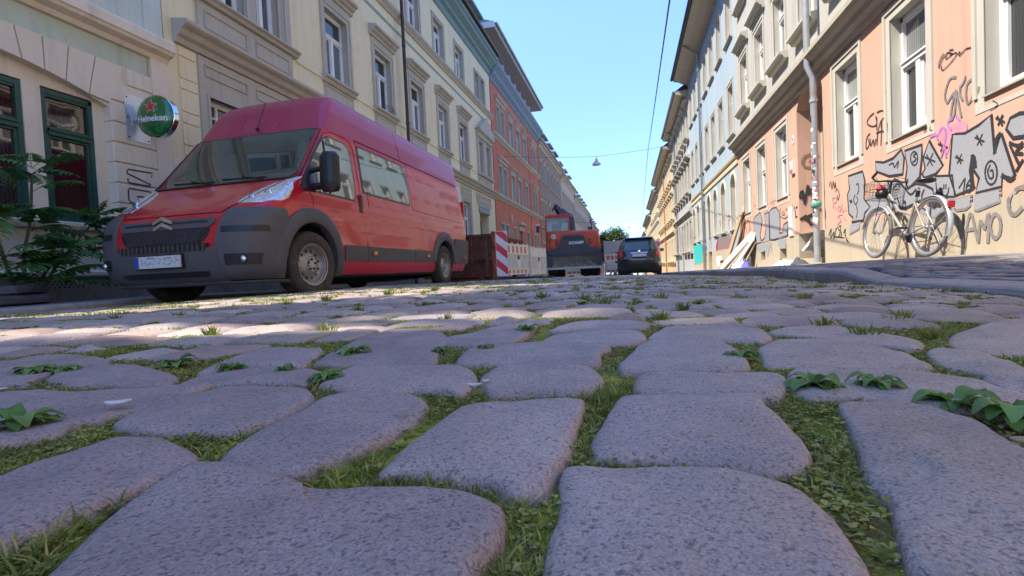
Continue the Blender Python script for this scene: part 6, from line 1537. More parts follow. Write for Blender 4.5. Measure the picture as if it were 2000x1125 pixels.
# counterweight: dark, raised middle
def cw(y, s): 
    p = [(-1.22, 1.06), (-1.25, 1.22), (-1.12, 1.27), (-.78, 1.33), (-.62, 1.5), (-.5, 1.84), (-.38, 1.92), (.38, 1.92), (.5, 1.84), (.62, 1.5), (.78, 1.33), (1.12, 1.27), (1.25, 1.22), (1.22, 1.06), (.95, .98), (-.95, .98)]
    return [(x*s, y, 1.05+(z-1.05)*s) for x, z in p]
loft([cw(-.16, .94), cw(-.14, .98), cw(-.06, 1.0), cw(.5, 1.0)]).obj('counterweight', M_ed, exc, smooth=True, angle=30)
MB().prism([(-.46, 1.72), (-.40, 1.79), (.40, 1.79), (.46, 1.72), (.44, 1.70), (-.44, 1.70)], -.175, .012).obj('grab_slot', M_black, exc)
for s in (-1, 1):
    for k in range(3):
        x0, x1 = .66+k*.015, 1.10; z = 1.62-k*.10
        MB().add([(s*x0, -.04, z+.0), (s*x1, .02, z+.07), (s*x1, .02, z+.12), (s*x0, -.04, z+.05), (s*x0, -.02, z+.0), (s*x1, .06, z+.07), (s*x1, .06, z+.12), (s*x0, -.02, z+.05)], [(0, 1, 2, 3), (4, 7, 6, 5), (0, 4, 5, 1), (1, 5, 6, 2), (2, 6, 7, 3), (3, 7, 4, 0)]).obj('vent_slot', M_black, exc)
    MB().lathe([(0, -.02), (.05, -.015), (.06, .0)], 12, axis='y', c=(s*.98, -.03, 1.34)).obj('rear_light', mat('tail_red', (.45, .02, .02), .2), exc)
place_text(text_mesh('SCHAEFF', .165, .002, .008), 'lettering', mat('letter_white', (.75, .75, .75), .5, var=0), exc, Matrix.Translation((.13, -.163, 1.53)) @ Matrix.Rotation(pi/2, 4, 'X'))
place_text(text_mesh('TEREX', .10, .002, .004), 'lettering', mat('letter_red', (.22, .03, .03), .5, var=0), exc, Matrix.Translation((-.42, -.163, 1.53)) @ Matrix.Rotation(pi/2, 4, 'X'))
m = MB().lathe([(0, -.01), (.11, -.01), (.11, .0)], 20, axis='y', c=(-.88, -.03, 1.86)); m.obj('speed_plate', mat('sign_white', (.70, .70, .70)), exc)
place_text(text_mesh('20', .11, .001, .003), 'numeral', mat('black_print', (.02, .02, .02)), exc, Matrix.Translation((-.88, -.045, 1.855)) @ Matrix.Rotation(pi/2, 4, 'X'))
# cab on the left
cx0, cx1, cy0, cy1, cz0, cz1 = -1.24, -.10, .25, 1.75, 1.2, 2.84
m = MB()
for x in (cx0, cx1):
    for y in (cy0, cy1):
        sx = .06 if x < -.5 else -.06; m.box((min(x, x+sx*1.2), y-.04, cz0), (max(x, x+sx*1.2), y+.04, cz1-.1))
m.box((cx0, cy0-.02, 2.0), (cx1, cy0+.03, 2.12)); m.box((cx0-.0, cy0-.04, cz1-.12), (cx1, cy1+.06, cz1)); m.box((cx0, cy0, cz0), (cx0+.05, cy1, 1.75)); m.obj('cab_frame', M_er, exc)
loft([[(cx0+.06, cy0-.06, cz1), (cx1-.04, cy0-.06, cz1), (cx1-.04, cy1+.06, cz1), (cx0+.06, cy1+.06, cz1)], [(cx0+.1, cy0, cz1+.05), (cx1-.1, cy0, cz1+.05), (cx1-.1, cy1, cz1+.05), (cx0+.1, cy1, cz1+.05)]]).obj('cab_roof', M_er, exc)
M_cg = mat('cab_glass', (.62, .70, .66), .02, trans=.85, var=0)
for q in (((cx0+.07, cy0-.005, 2.12), (cx1-.07, cy0+.005, cz1-.12)), ((cx0-.004, cy0+.06, 1.75), (cx0+.006, cy1-.06, cz1-.12)), ((cx0+.07, cy1-.005, 1.5), (cx1-.07, cy1+.005, cz1-.12)), ((cx1-.006, cy0+.06, 2.1), (cx1+.004, cy1-.06, cz1-.12))): solid('cab_window', M_cg, exc, *q)
m = MB(); m.box((cx0+.3, .8, 1.9), (cx0+.75, .92, 2.5)); m.box((cx0+.28, .8, 1.8), (cx0+.78, 1.3, 1.92)); m.obj('seat', M_black, exc)
m = MB(); m.lathe([(.07, 0), (.075, .02), (.06, .12), (.0, .14)], 12, c=(-1.0, .5, cz1+.05)); m.obj('beacon', mat('beacon_orange', (.8, .25, .02), .2, var=0), exc, smooth=True)
m = MB(); m.tube([(-1.27, .5, 2.3), (-1.55, .42, 2.34)], .015, 6); m.box((-1.66, .37, 2.12), (-1.5, .43, 2.46)); m.obj('mirror', M_black, exc)
m = MB(); m.box((-1.67, .36, 2.42), (-1.49, .44, 2.5)); m.obj('mirror_top', M_rw, exc)
# boom folded ahead, with cylinders
m = MB(); m.tube([(.1, 2.2, 1.9), (.05, 3.0, 2.9), (-.35, 3.9, 3.45), (-.55, 5.2, 2.6)], [.16, .18, .16, .1], 8); m.obj('boom', M_ed, exc)
m = MB(); m.tube([(-.75, 1.5, 3.38), (-.52, 2.2, 3.1), (-.18, 2.9, 2.8)], [.10, .13, .12], 10); m.tube([(-.55, 1.4, 3.3), (-.15, 2.2, 2.9)], .05, 8); m.tube([(-.9, 1.5, 3.2), (-.72, 1.45, 3.5), (-.5, 1.7, 3.35)], .035, 6); m.obj('boom_cylinder', mat('hydraulic_navy', (.03, .04, .09), .4, var=.1), exc)
m = MB(); m.tube([(-.2, 1.6, cz1), (-.1, 1.6, 3.05), (.05, 1.6, 3.02), (.1, 1.7, 2.7)], .02, 6); m.obj('hose', M_black, exc)
m = MB(); m.tube([(.9, .9, 2.1), (.9, .9, 2.72)], .025, 8); m.box((.75, .8, 2.12), (.95, .95, 2.3)); m.obj('exhaust', M_black, exc)
# chassis, blade, wheels
m = MB(); m.box((-.55, -.1, .35), (.55, 3.2, .95)); m.box((-1.0, 2.3, .4), (1.0, 2.6, .7)); m.box((-.95, .35, .42), (.95, .6, .7)); m.obj('chassis', M_dark, exc)
m = MB(); m.add([(x, y, z) for x in (-1.22, 1.22) for y, z in ((-.45, .42), (-.36, .62), (-.36, .92), (-.42, 1.0), (-.33, 1.0), (-.28, .92), (-.28, .60), (-.36, .38))], [tuple(range(8)), tuple(range(15, 7, -1))]+[(i, (i+1) % 8, 8+(i+1) % 8, 8+i) for i in range(8)]); m.obj('dozer_blade', M_mud, exc)
solid('blade_edge', M_gutter, exc, (-1.22, -.48, .36), (1.22, -.44, .46)); 
for s in (-1, 1): solid('blade_side', M_ed, exc, (s*1.10-.12, -.47, .45), (s*1.10+.12, -.445, 1.0)); solid('blade_arm', M_dark, exc, (s*.4-.06, -.3, .5), (s*.4+.06, .5, .62))
def big_tyre():
    t = MB(); t.lathe([(.26, -.17), (.40, -.2), (.49, -.17), (.51, -.1), (.51, .1), (.49, .17), (.40, .2), (.26, .17)], 32, axis='x', cap=False)
    for k in range(22):
        for s in (-1, 1):
            a = 2*pi*(k+.5*(s > 0))/22; c, s_ = cos(a), sin(a); vs = []
            for x, r, q in ((s*.01, .505, -.03), (s*.01, .505, .03), (s*.2, .47, .05), (s*.2, .47, -.01), (s*.01, .545, -.02), (s*.01, .545, .02), (s*.2, .51, .04), (s*.2, .51, 0)): vs.append((x, r*c-q*s_, r*s_+q*c))
            t.add(vs, [(0, 1, 2, 3), (4, 5, 6, 7), (0, 1, 5, 4), (1, 2, 6, 5), (2, 3, 7, 6), (3, 0, 4, 7)])
    r = MB(); r.lathe([(.27, .12), (.26, .05), (.12, .03), (.1, .09), (0, .09)], 20, axis='x', cap=False); return t.mesh('tyre', M_rubber), r.mesh('rim', M_er)
BT = big_tyre()
for y in (.5, 2.5):
    for s in (-1, 1):
        for dx in (.98, .60):
            w_ = link('wheel', BT[0], exc, (s*dx, y, .54)); w_.rotation_euler = (random.uniform(0, 1), 0, 0 if s > 0 else pi); link('rim', BT[1], w_)
# ---- black car
M_cb = mat('car_black_paint', (.012, .013, .016), .22, var=0, coat=1)
M_cgl = mat('car_glass', (.06, .08, .085), .02, var=0, spec=1.)
CXc, CYc = .42, 20.4; czz = zroad(CXc, CYc)
car = thing('parked_car', 'black compact hatchback parked ahead with red tail lamps', 'car', (CXc, CYc, czz-.015), (0, 0, radians(1)))
CL = 3.88
CW = [(.18, .80), (.3, .86), (.5, .885), (.75, .885), (.92, .87), (1.0, .84), (1.2, .76), (1.4, .675), (1.5, .62), (1.55, .54), (1.58, .40)]
CR = [(.18, .10), (.3, .02), (.5, 0), (.68, .0), (.72, .05), (.9, .08), (1.0, .12), (1.2, .26), (1.4, .42), (1.5, .50), (1.55, .62), (1.58, .9)]     # rear profile
CFp = [(.18, 3.75), (.5, 3.88), (.7, 3.82), (.85, 3.6), (.95, 3.0), (1.0, 2.9), (1.2, 2.55), (1.4, 2.15), (1.5, 1.95), (1.55, 1.7), (1.58, 1.5)]
def cring(z, n=12):
    W = interp(CW, z); a, b = interp(CR, z), interp(CFp, z); out = []; e = .28
    cyy, hl = (a+b)/2, (b-a)/2
    for k in range(n*4):
        t = 2*pi*(k+.5)/(n*4); ex_ = .30; out.append((W*math.copysign(abs(cos(t))**.36, cos(t)), cyy+hl*math.copysign(abs(sin(t))**.30, sin(t)), z))
    return out
zs = [.18, .22, .3, .4, .5, .6, .68, .70, .72, .8, .9, .96, 1.0, 1.1, 1.2, 1.3, 1.4, 1.46, 1.5, 1.53, 1.55, 1.57, 1.58]
cbm = loft([cring(z) for z in zs]); cb = cbm.obj('body', M_cb, car, smooth=True, angle=50)
def crear(name, m, rows, off=.006, nx=8, parent=None):
    v = []
    for z, x0, x1 in rows:
        W = interp(CW, z); a, b = interp(CR, z), interp(CFp, z); hl = (b-a)/2
        for k in range(nx+1):
            x = lerp(x0, x1, k/nx); c = min(.9999, abs(x)/W)**(1/.36); s_ = sqrt(max(0, 1-c*c)); y = (a+b)/2-hl*s_**.30; v.append((x, y-off, z))
    R_ = len(rows); n = nx+1; return MB().add(v, [(i*n+k, i*n+k+1, (i+1)*n+k+1, (i+1)*n+k) for i in range(R_-1) for k in range(nx)]).obj(name, m, parent or car, smooth=True)
crear('rear_window', M_cgl, [(z, -w_, w_) for z, w_ in ((1.03, .68), (1.06, .70), (1.2, .66), (1.35, .60), (1.42, .56), (1.45, .5))], off=.012)
for s in (-1, 1):
    crear('tail_lamp', mat('lamp_red', (.75, .03, .05), .15, var=.3, vs=14, coat=1), [(z, s*a, s*b) for z, a, b in ((.76, .66, .865), (.84, .64, .86), (.92, .66, .855), (1.0, .70, .83), (1.08, .72, .80), (1.13, .745, .775))], off=.014)
    m = MB(); m.tube([(s*.80, 1.9, 1.0), (s*.98, 1.88, 1.02)], .04, 8); m.add([(s*a, y, z) for y in (1.82, 1.94) for a, z in ((.93, .96), (1.08, .98), (1.09, 1.1), (.95, 1.1))], [(0, 1, 2, 3), (4, 5, 6, 7), (0, 1, 5, 4), (1, 2, 6, 5), (2, 3, 7, 6), (3, 0, 4, 7)]); m.obj('wing_mirror', M_cb, car)
crear('rear_bumper', M_cb, [(.24, -.84, .84), (.32, -.86, .86), (.5, -.87, .87), (.64, -.87, .87), (.67, -.86, .86)], off=.05)
crear('bumper_trim', M_black, [(.56, -.80, .80), (.58, -.81, .81), (.60, -.81, .81)], off=.056)
crear('chrome_bar', M_chrome, [(.905, -.33, .33), (.93, -.33, .33)], off=.02)
npl = MB().box((-.27, .015, .76), (.27, .03, .875)).obj('number_plate', M_plate, car)
m = MB(); m.lathe([(.032, -.006), (.04, -.006), (.04, .0), (.032, 0)], 20, axis='y', c=(0, .03, .98)); 
for k in range(3): a = pi/2+2*pi*k/3; m.tube([(0, .026, .98), (.034*cos(a), .026, .98+.034*sin(a))], .004, 4)
m.obj('star_badge', M_chrome, car)
m = MB(); m.add([(x, y, z) for z, y0, y1, w_ in ((1.50, .36, .56, .56), (1.54, .38, .6, .55)) for y in (y0, y1) for x in (-w_, w_)], [(0, 1, 3, 2), (4, 5, 7, 6), (0, 1, 5, 4), (2, 3, 7, 6), (0, 2, 6, 4), (1, 3, 7, 5)]); m.obj('roof_spoiler', M_cb, car)
m = MB(); m.tube([(0, 1.0, 1.57), (0, .85, 1.95)], .006, 5); m.obj('aerial', M_black, car)
for s in (-1, 1):
    m = MB(); v = [(s*(interp(CW, z)+.004), y, z) for z, a, b in ((1.02, .55, 2.75), (1.2, .62, 2.45), (1.38, .75, 2.1)) for y in (a, (a+b)/2, b)]; m.add(v, [(0, 1, 4, 3), (1, 2, 5, 4), (3, 4, 7, 6), (4, 5, 8, 7)]); m.obj('side_window', M_cgl, car)
for y in (.72, 3.25):
    for s in (-1, 1):
        w_ = link('wheel', WM[0], car, (s*.78, y, .31)); w_.rotation_euler = (0, 0, 0 if s > 0 else pi); w_.scale = (.85, .83, .83); link('rim', WM[1], w_)
m = MB(); m.box((-.7, .18, .10), (.7, 3.5, .3)); m.tube([(.3, .1, .26), (.3, .6, .26)], .035, 8); m.obj('underbody', M_dark, car)
# ---- far sign, far tree, street lamps and wires
p = on_y(1283, 477, 38.)
t = thing('no_stopping_sign', 'round blue and red no stopping sign behind the black car', 'sign', (p.x, 38., zpaveR(min(p.x, 3), 38)-.1)); hz = p.z-t.location.z
MB().tube([(0, 0, 0), (0, 0, hz+.3)], .03, 8).obj('post', M_gutter, t)
m = MB().lathe([(0, -.05), (.24, -.05), (.24, -.035)], 24, axis='y', c=(0, 0, hz)); m.obj('disc', mat('sign_blue', (.03, .07, .35), .4, var=0), t)
m = MB().lathe([(.17, -.055), (.24, -.055)], 24, axis='y', c=(0, 0, hz), cap=False); s_ = .022
m.add([(-.13-s_, -.056, hz+.13-s_), (-.13+s_, -.056, hz+.13+s_), (.13+s_, -.056, hz-.13+s_), (.13-s_, -.056, hz-.13-s_)], [(0, 1, 2, 3)]); m.obj('ring', M_rr, t)
M_leafT = leafy_mat('tree_leaf', (.04, .085, .02), (.15, .20, .045), .6, .4)
M_bark = mat('bark', (.10, .075, .055), .95, var=.3, vs=8, bump=.01, bs=20)
def tree(name, label, x, y, z, h, rx, ry, zc, rz_, n, ls, seed, cat='tree', grp=None, clumps=26, shell_=.55):
    r = np.random.default_rng(seed); rr = random.Random(seed)
    t = thing(name, label, cat, (x, y, z), group=grp)
    m = MB(); th = h*.028; top = zc
    m.tube([(0, 0, 0), (.1, .05, top*.4), (-.1, .1, top*.8), (0, 0, top+rz_*.3)], [th, th*.8, th*.55, th*.15], 9)
    cl = []
    for k in range(clumps):
        a = rr.uniform(0, 2*pi); e = rr.uniform(-.9, 1); q = rr.uniform(shell_, 1); ce = sqrt(max(0, 1-e*e))
        c = Vector((rx*q*ce*cos(a), ry*q*ce*sin(a), zc+rz_*q*e)); cl.append(c); s0 = Vector((0, 0, top*rr.uniform(.45, .9)))
        m.tube([s0, s0.lerp(c, .5)+Vector((0, 0, -.1*h*.1)), c], [th*.35, th*.2, th*.06], 5)
    m.obj('trunk', M_bark, t, smooth=True)
    C = np.array([list(c) for c in cl]); idx = r.integers(0, len(C), n); cr = min(rx, ry, rz_)*.42
    P = C[idx]+r.normal(0, 1, (n, 3))*cr*.55*np.array([1, 1, .75])
    A = r.uniform(0, 2*pi, n); T = r.normal(0, .6, n); L_ = ls*r.uniform(.6, 1.3, n)
    u = np.stack([np.cos(A)*np.cos(T), np.sin(A)*np.cos(T), np.sin(T)], 1); v = np.cross(u, r.normal(0, 1, (n, 3))); v /= np.linalg.norm(v, axis=1)[:, None]+1e-9
    V = np.stack([P-u*L_[:, None]*.5, P+v*L_[:, None]*.28, P+u*L_[:, None]*.5, P-v*L_[:, None]*.28], 1).reshape(-1, 3)
    me = bpy.data.meshes.new('crown'); me.from_pydata(V.tolist(), [], [(4*i, 4*i+1, 4*i+2, 4*i+3) for i in range(n)]); me.materials.append(M_leafT)
    tt = np.repeat(r.uniform(0, 1, n), 4); tint_attr(me, cols_per_vert=np.stack([tt, tt, tt, np.ones_like(tt)], 1).ravel()); link('crown', me, t); return t
tree('street_tree', 'light green tree closing the street between excavator and black car', -3.2, 112, -4.0, 12, 4.2, 3.5, 8.2, 3.6, 9000, .42, 3)
tree('street_tree', 'second smaller tree right of the far one, just above the barriers', 1.8, 118, -4.2, 9, 3.0, 3, 5.8, 2.8, 6000, .42, 4)
# unseen annex and trees, added at left to cut the sun to a strip
B = building('light_mask_annex', 'added unseen annex bounding the sun strip beside the pub', 'house', LEFT, -3.5)
mb = MB(); fbox(mb, LEFT, -3.55, 1.65, -.6, 5.9, -6, -.5); part(mb, 'wall', M_pub, B)
mb = MB(); fprof(mb, LEFT, -3.55, 1.65, [(-.35, 5.9), (-.35, 5.98), (-6.1, 6.3), (-6.1, 5.9)]); part(mb, 'roof', M_gutter, B)
for ty, sd, lb_ in ((1.5, 7, 'added unseen tree masking the sun, the one nearest the pub'), (-1.5, 8, 'added unseen tree masking the sun, the middle one'), (-4.5, 9, 'added unseen tree masking the sun, by the neighbour house')):
    tree('light_mask_tree', lb_, -9.6, ty, -.2, 18, 1.45, 2.0, 15.5, 1.35, 26000, .24, sd, clumps=70, shell_=.1)
M_lampw = mat('lamp_white', (.62, .62, .60), .4, var=.05); M_wire = mat('black_cable', (.03, .03, .03), .6, var=0)
for (u, v, D, lab, aL, aR) in ((1165, 318, 29.5, 'bell shaped white street lamp hanging over the road, nearer one', (1040, 323), (1351, 273)), (1205, 441, 60, 'small distant street lamp hanging farther down the road', (1130, 444), (1260, 435))):
    p = on_y(u, v, D); t = thing('street_lamp', lab, 'street lamp', (p.x, D, p.z)); k = 1.0
    m = MB(); m.lathe([(.235, -.12), (.25, -.13), (.24, -.06), (.20, .0), (.13, .06), (.09, .12), (.075, .2), (.05, .24), (.02, .27), (0, .28)], 24); m.obj('shade', M_lampw, t, smooth=True, angle=50)
    m = MB(); m.lathe([(0, -.17), (.12, -.15), (.19, -.12), (.2, -.10)], 20); m.obj('bowl', mat('frosted_glass', (.5, .5, .48), .3, var=0), t, smooth=True)
    m = MB(); m.tube([(0, 0, .27), (0, 0, .36)], .015, 6); m.obj('hanger', M_wire, t)
    topz = p.z+.36; zr = on_x(*aR, XR).z if D < 40 else topz+.9; zl = topz+.55
    w_ = thing('span_wire', 'thin span wire across the road carrying the '+('nearer' if D < 40 else 'farther')+' hanging lamp', 'cable', (XL, D, zl))
    pts = [(lerp(0, p.x-XL, q/6), 0, lerp(0, topz-zl, (q/6))-.06*sin(pi*q/6)) for q in range(7)]+[(lerp(p.x-XL, XR-XL, q/6), 0, lerp(topz-zl, zr-zl, q/6)-.05*sin(pi*q/6)) for q in range(1, 7)]
    MB().tube(pts, .009 if D < 40 else .014, 5).obj('cable', M_wire, w_)
w_ = thing('overhead_wire', 'long black overhead wire running along the street above the right side', 'cable', (0, 0, 0))
p1 = on_y(1308, 0, 8.6); p2 = on_y(1266, 291, 29.5); p3 = on_y(1253, 432, 60); p4 = on_y(1248, 462, 80)
dirn = (p1-p2); pts = [p2+dirn*1.6, p1, p2+dirn*.5-Vector((0, 0, .03)), p2, p2.lerp(p3, .5)-Vector((0, 0, .12)), p3, p4]
MB().tube(pts, .014, 6).obj('cable', M_wire, w_)
# ---- Heineken sign
M_alu = mat('aluminium_plate', (.62, .63, .65), .35, metal=.6, var=.1, vs=6)
sg = thing('brewery_sign', 'round green bubble beer sign with a red star on an aluminium plate', 'sign', LEFT(6.04, 2.52, .04))
m = MB(); m.box((0, -.185, -.33), (.012, .185, .33)); m.obj('back_plate', M_alu, sg)
m = MB()
for y_ in (-.15, .15):
    for z_ in (-.29, 0, .29): m.lathe([(0, .018), (.012, .016), (.014, .01)], 8, axis='x', c=(0, y_, z_))
m.obj('screws', M_dark, sg)
m = MB(); m.tube([(.01, 0, 0), (.30, .02, 0)], .045, 12); m.obj('bracket', M_alu, sg)
dsk = link('disc', None, sg, (.36, .02, .0)); dsk.rotation_euler = (0, 0, radians(-84))     # bulging faces look along the pavement
# faces: local x axis is the face normal
m = MB(); m.lathe([(.325, -.045), (.335, -.04), (.335, .04), (.325, .045)], 44, axis='x', cap=False); rimo = m.obj('rim', M_chrome, dsk, smooth=True, angle=50)
M_sg = mat('beer_green', (.012, .16, .035), .12, var=.25, vs=3.5, coat=1)
for s in (1, -1):
    R_ = .32; prof = [(R_*sin(a), s*(.04+.085*cos(a)-.0)) for a in [pi/2*k/12 for k in range(13)]]
    m = MB(); m.lathe(prof, 44, axis='x', cap=False); m.obj('bubble_face', M_sg, dsk, smooth=True)
def bubx(y, z): r2 = min(1, (y*y+z*z)/(.32*.32)); return .04+.085*sqrt(1-r2)
def on_bubble(me, name, m_, s, off):
    for v_ in me.vertices: x, y = v_.co.x, v_.co.y; v_.co = (s*(bubx(x, y)+off), (x if s > 0 else -x), y)
    me.materials.clear(); me.materials.append(m_); return link(name, me, dsk)
def star_mesh(r1, r2, cy, sub=3):
    pts = [(cos(pi/2+k*pi/5)*(r1 if k % 2 == 0 else r2), cy+sin(pi/2+k*pi/5)*(r1 if k % 2 == 0 else r2)) for k in range(10)]
    v = [(0, cy, 0)]; f = []
    for i in range(10):
        a, b = pts[i], pts[(i+1) % 10]; v += [(a[0], a[1], 0), ((a[0])*.5, cy+(a[1]-cy)*.5, 0)]
    for i in range(10): a0_, a1_ = 1+2*i, 2+2*i; b0, b1 = 1+2*((i+1) % 10), 2+2*((i+1) % 10); f += [(0, a1_, b1), (a1_, a0_, b0, b1)]
    me = bpy.data.meshes.new('star'); me.from_pydata(v, [], f); return me
M_sr = mat('star_red', (.65, .015, .02), .3, var=0); M_sw = mat('print_white', (.78, .80, .78), .35, var=0)
for s in (1, -1):
    on_bubble(star_mesh(.118, .050, .13), 'star_outline', M_sw, s, .003); on_bubble(star_mesh(.105, .042, .13), 'star', M_sr, s, .006)
    on_bubble(text_mesh('Heineken', .135, 0, .004), 'lettering', M_sw, s, .004)
    tm = text_mesh('BEER', .022, 0); 
    for v_ in tm.vertices: v_.co.x += .10; v_.co.y += .075
    on_bubble(tm, 'small_print', M_sw, s, .004)
dsk.scale = (1, .93, .93)
# move main lettering a little below the middle
for o in [o for o in dsk.children if o.name.startswith('lettering')]:
    for v_ in o.data.vertices: z_ = v_.co.z-.055; s = 1 if v_.co.x > 0 else -1; v_.co = (s*(bubx(v_.co.y, z_)+.004), v_.co.y, z_)
# ============================================================ graffiti
random.seed(33)
def wpt(u, v):
    p = on_x(u, v, XR); return p.y, p.z
GM = {k: mat('spray_'+k, c, .7, var=v_, vs=s_) for k, (c, v_, s_) in dict(black=((.028, .026, .028), .1, 20), grey=((.22, .20, .19), .2, 15), silver=((.32, .325, .345), .22, 120), pink=((.68, .27, .33), .15, 12), purple=((.45, .18, .45), .2, 12), red=((.62, .06, .08), .1, 10), teal=((.04, .48, .46), .15, 10), white=((.70, .66, .64), .1, 12), brown=((.30, .15, .11), .2, 12)).items()}
GOFF = [0]
def paint_parent(y): 
    return BR[0] if y < 17.65 else BR[1]
def pd(z, y): return (.0255 if z < (.505 if y < 17.65 else .455) else .005)+GOFF[0]
def gobj(mb, colour, y):
    b = [o for o in COL.objects if o.name == ('salmon_house' if y < 17.65 else 'blue_house')][0]
    org = Vector(b.location); mb.v = [tuple(Vector(p)-org) for p in mb.v]; GOFF[0] += .00006
    return mb.obj('graffiti', GM[colour], b, fix=False)
def stroke(pts, w_, colour='black', closed=False, mb=None, smooth_=True, raw=False):
    w_ = w_*(1.45 if w_ < .03 else 1.15)
    P = pts if raw else [wpt(*p) for p in pts]
    if smooth_ and len(P) > 2: P = [(q.x, q.y) for q in catmull([(a, b, 0) for a, b in P], 4, closed)]
    n = len(P); own = mb is None; mb = mb or MB(); vs = []
    for i in range(n):
        a = P[i-1] if (i or closed) else P[0]; b = P[(i+1) % n] if (i < n-1 or closed) else P[-1]
        t = Vector((b[0]-a[0], b[1]-a[1])); t = t.normalized() if t.length > 1e-9 else Vector((1, 0)); nn = Vector((-t.y, t.x))*w_/2*random.uniform(.8, 1.15)
        for s in (1, -1): y, z = P[i][0]+s*nn.x, P[i][1]+s*nn.y; vs.append(RIGHT(y, z, pd(z, y)+i*2e-6+len(mb.v)*5e-7))
    m = n if closed else n-1
    mb.add(vs, [(2*i, 2*i+1, 2*((i+1) % n)+1, 2*((i+1) % n)) for i in range(m)])
    if own: return gobj(mb, colour, P[0][0])
def strokes(lst, w_, colour='black', smooth_=True):
    mb = MB(); [stroke(p, w_, colour, False, mb, smooth_) for p in lst]; y = wpt(*lst[0][0])[0]; return gobj(mb, colour, y)
def fill(pts, colour, smooth_=False):
    P = [wpt(*p) for p in pts]
    if smooth_: P = [(q.x, q.y) for q in catmull([(a, b, 0) for a, b in P], 4)]
    mb = MB(); mb.add([RIGHT(y, z, pd(sum(q[1] for q in P)/len(P), y)) for y, z in P], [tuple(range(len(P)))]); return gobj(mb, colour, P[0][0])
BR = (None, None)
E1 = lambda l: [(1620+a/3.75, 220+b/3.75) for a, b in l]
E2 = lambda l: [(1620+a/4.687, b/4.687) for a, b in l]
E3 = lambda l: [(1300+a/4.892, 300+b/4.892) for a, b in l]
E4 = lambda l: [(1240+a/4.69, 300+b/4.69) for a, b in l]
def blob(cx, cy, rx, ry, n=12): return [(cx+rx*cos(2*pi*k/n), cy+ry*sin(2*pi*k/n)) for k in range(n)]
SIL = [E1([(140,465),(245,430),(262,500),(255,630),(300,690),(262,735),(250,790),(165,802),(175,770),(145,740),(135,600),(150,560)]),
 E1([(340,360),(400,365),(470,335),(530,270),(550,330),(540,450),(440,465),(345,430)]),
 E1([(555,280),(680,235),(680,330),(665,470),(620,520),(580,560),(560,500),(572,400)]),
 E1([(690,330),(735,205),(835,385),(780,450),(700,480),(682,450),(705,410)]),
 E1([(430,560),(480,485),(510,500),(560,560),(640,520),(700,530),(760,560),(770,612),(700,630),(640,660),(560,700),(500,690),(440,640)]),
 E1([(780,465),(905,460),(922,612),(860,618),(790,580)]),
 E1([(905,160),(1000,150),(1100,90),(1190,15),(1215,305),(1265,155),(1365,460),(1330,500),(1270,460),(1265,545),(1075,590),(1100,480),(1060,420),(1040,340),(1032,420),(1048,560),(930,606),(882,450)]),
 E1([(1300,120),(1330,40),(1400,5),(1480,0),(1500,150),(1420,175),(1350,185)]),
 E3([(842,622),(862,600),(905,560),(925,640),(905,780),(920,835),(950,800),(962,700),(945,580),(988,560),(1000,826),(880,860),(852,800)]),
 E3([(992,562),(1020,522),(1060,515),(1090,560),(1097,680),(1090,760),(1120,755),(1130,680),(1170,650),(1170,786),(1050,822),(1003,825)])]
LOW_ = [E1([(165,822),(235,806),(230,850),(160,890)]), E1([(922,640),(1050,608),(1050,680),(1020,705),(950,715),(930,700)]), E1([(1072,606),(1265,562),(1270,650),(1110,715),(1085,715)]), E1([(640,700),(760,690),(860,700),(900,720),(790,770),(700,740)]),
 E3([(862,880),(1018,845),(1025,960),(1010,880),(985,985),(965,925),(925,945),(895,930)]), E3([(1075,832),(1160,812),(1160,905),(1100,910)])]
fill(E1([(790,150),(860,110),(960,60),(1010,80),(1000,140),(905,160),(870,300),(830,250)]), 'pink', True); 
fill(E1([(258,640),(330,600),(430,500),(510,480),(560,520),(660,480),(770,470),(800,590),(925,612),(900,618),(760,640),(640,660),(520,690),(440,720),(330,752),(265,790)]), 'silver')
for q in SIL[:8]: fill(q, 'silver')
for q in SIL[8:]: fill(q, 'silver', True)
for q in LOW_: fill(q, 'silver')
for q in SIL: stroke(q, .026, 'black', True, smooth_=False)
for q in LOW_[:3]: stroke(q, .02, 'grey', True, smooth_=False)
strokes([E1([(1040,330),(1055,325),(1068,350),(1072,410)]), E1([(1048,335),(1046,400),(1050,520),(1062,560)])], .05)
strokes([E1([(1265,455),(1330,490),(1362,465)]), E1([(1215,300),(1230,190),(1262,150)])], .045)
for c, r in (((740,345),50), ((955,340),38), ((1105,200),45), ((1255,55),42), ((835,245),45), ((160,650),14)):
    strokes([E1([(c[0]-r*.8,c[1]-r*.4),(c[0]+r*.8,c[1]+r*.3)]), E1([(c[0]+r*.5,c[1]-r),(c[0]-r*.4,c[1]+r*.9)]), E1([(c[0]-r*.5,c[1]-r*.8),(c[0]+r*.4,c[1]+r*.9)])], .016, smooth_=False)
strokes([E1([(952,555),(1000,478)]), E1([(1000,478),(985,602)]), E1([(1035,490),(1012,530),(1010,570),(1028,580),(1040,555),(1028,530),(1012,545)]), E1(blob(1190,440,44,86)+[(1234,440)]), E1([(1185,380),(1165,430),(1180,480),(1205,470),(1200,420),(1182,430)]), E1(blob(625,335,26,50)+[(651,335)]), E1([(640,300),(618,315),(640,340),(612,365)]), E1([(440,385),(470,370),(480,400),(510,355),(500,410)])], .016)
strokes([E1([(818,545),(825,590),(850,612),(872,590),(880,545)]), E1([(843,525),(843,560)]), E1([(858,522),(858,560)]), E1([(192,600),(180,640),(195,672),(212,640),(200,615)]), E1([(200,680),(208,720),(200,770)]), E1([(200,530),(215,520),(218,570),(205,600)])], .016)
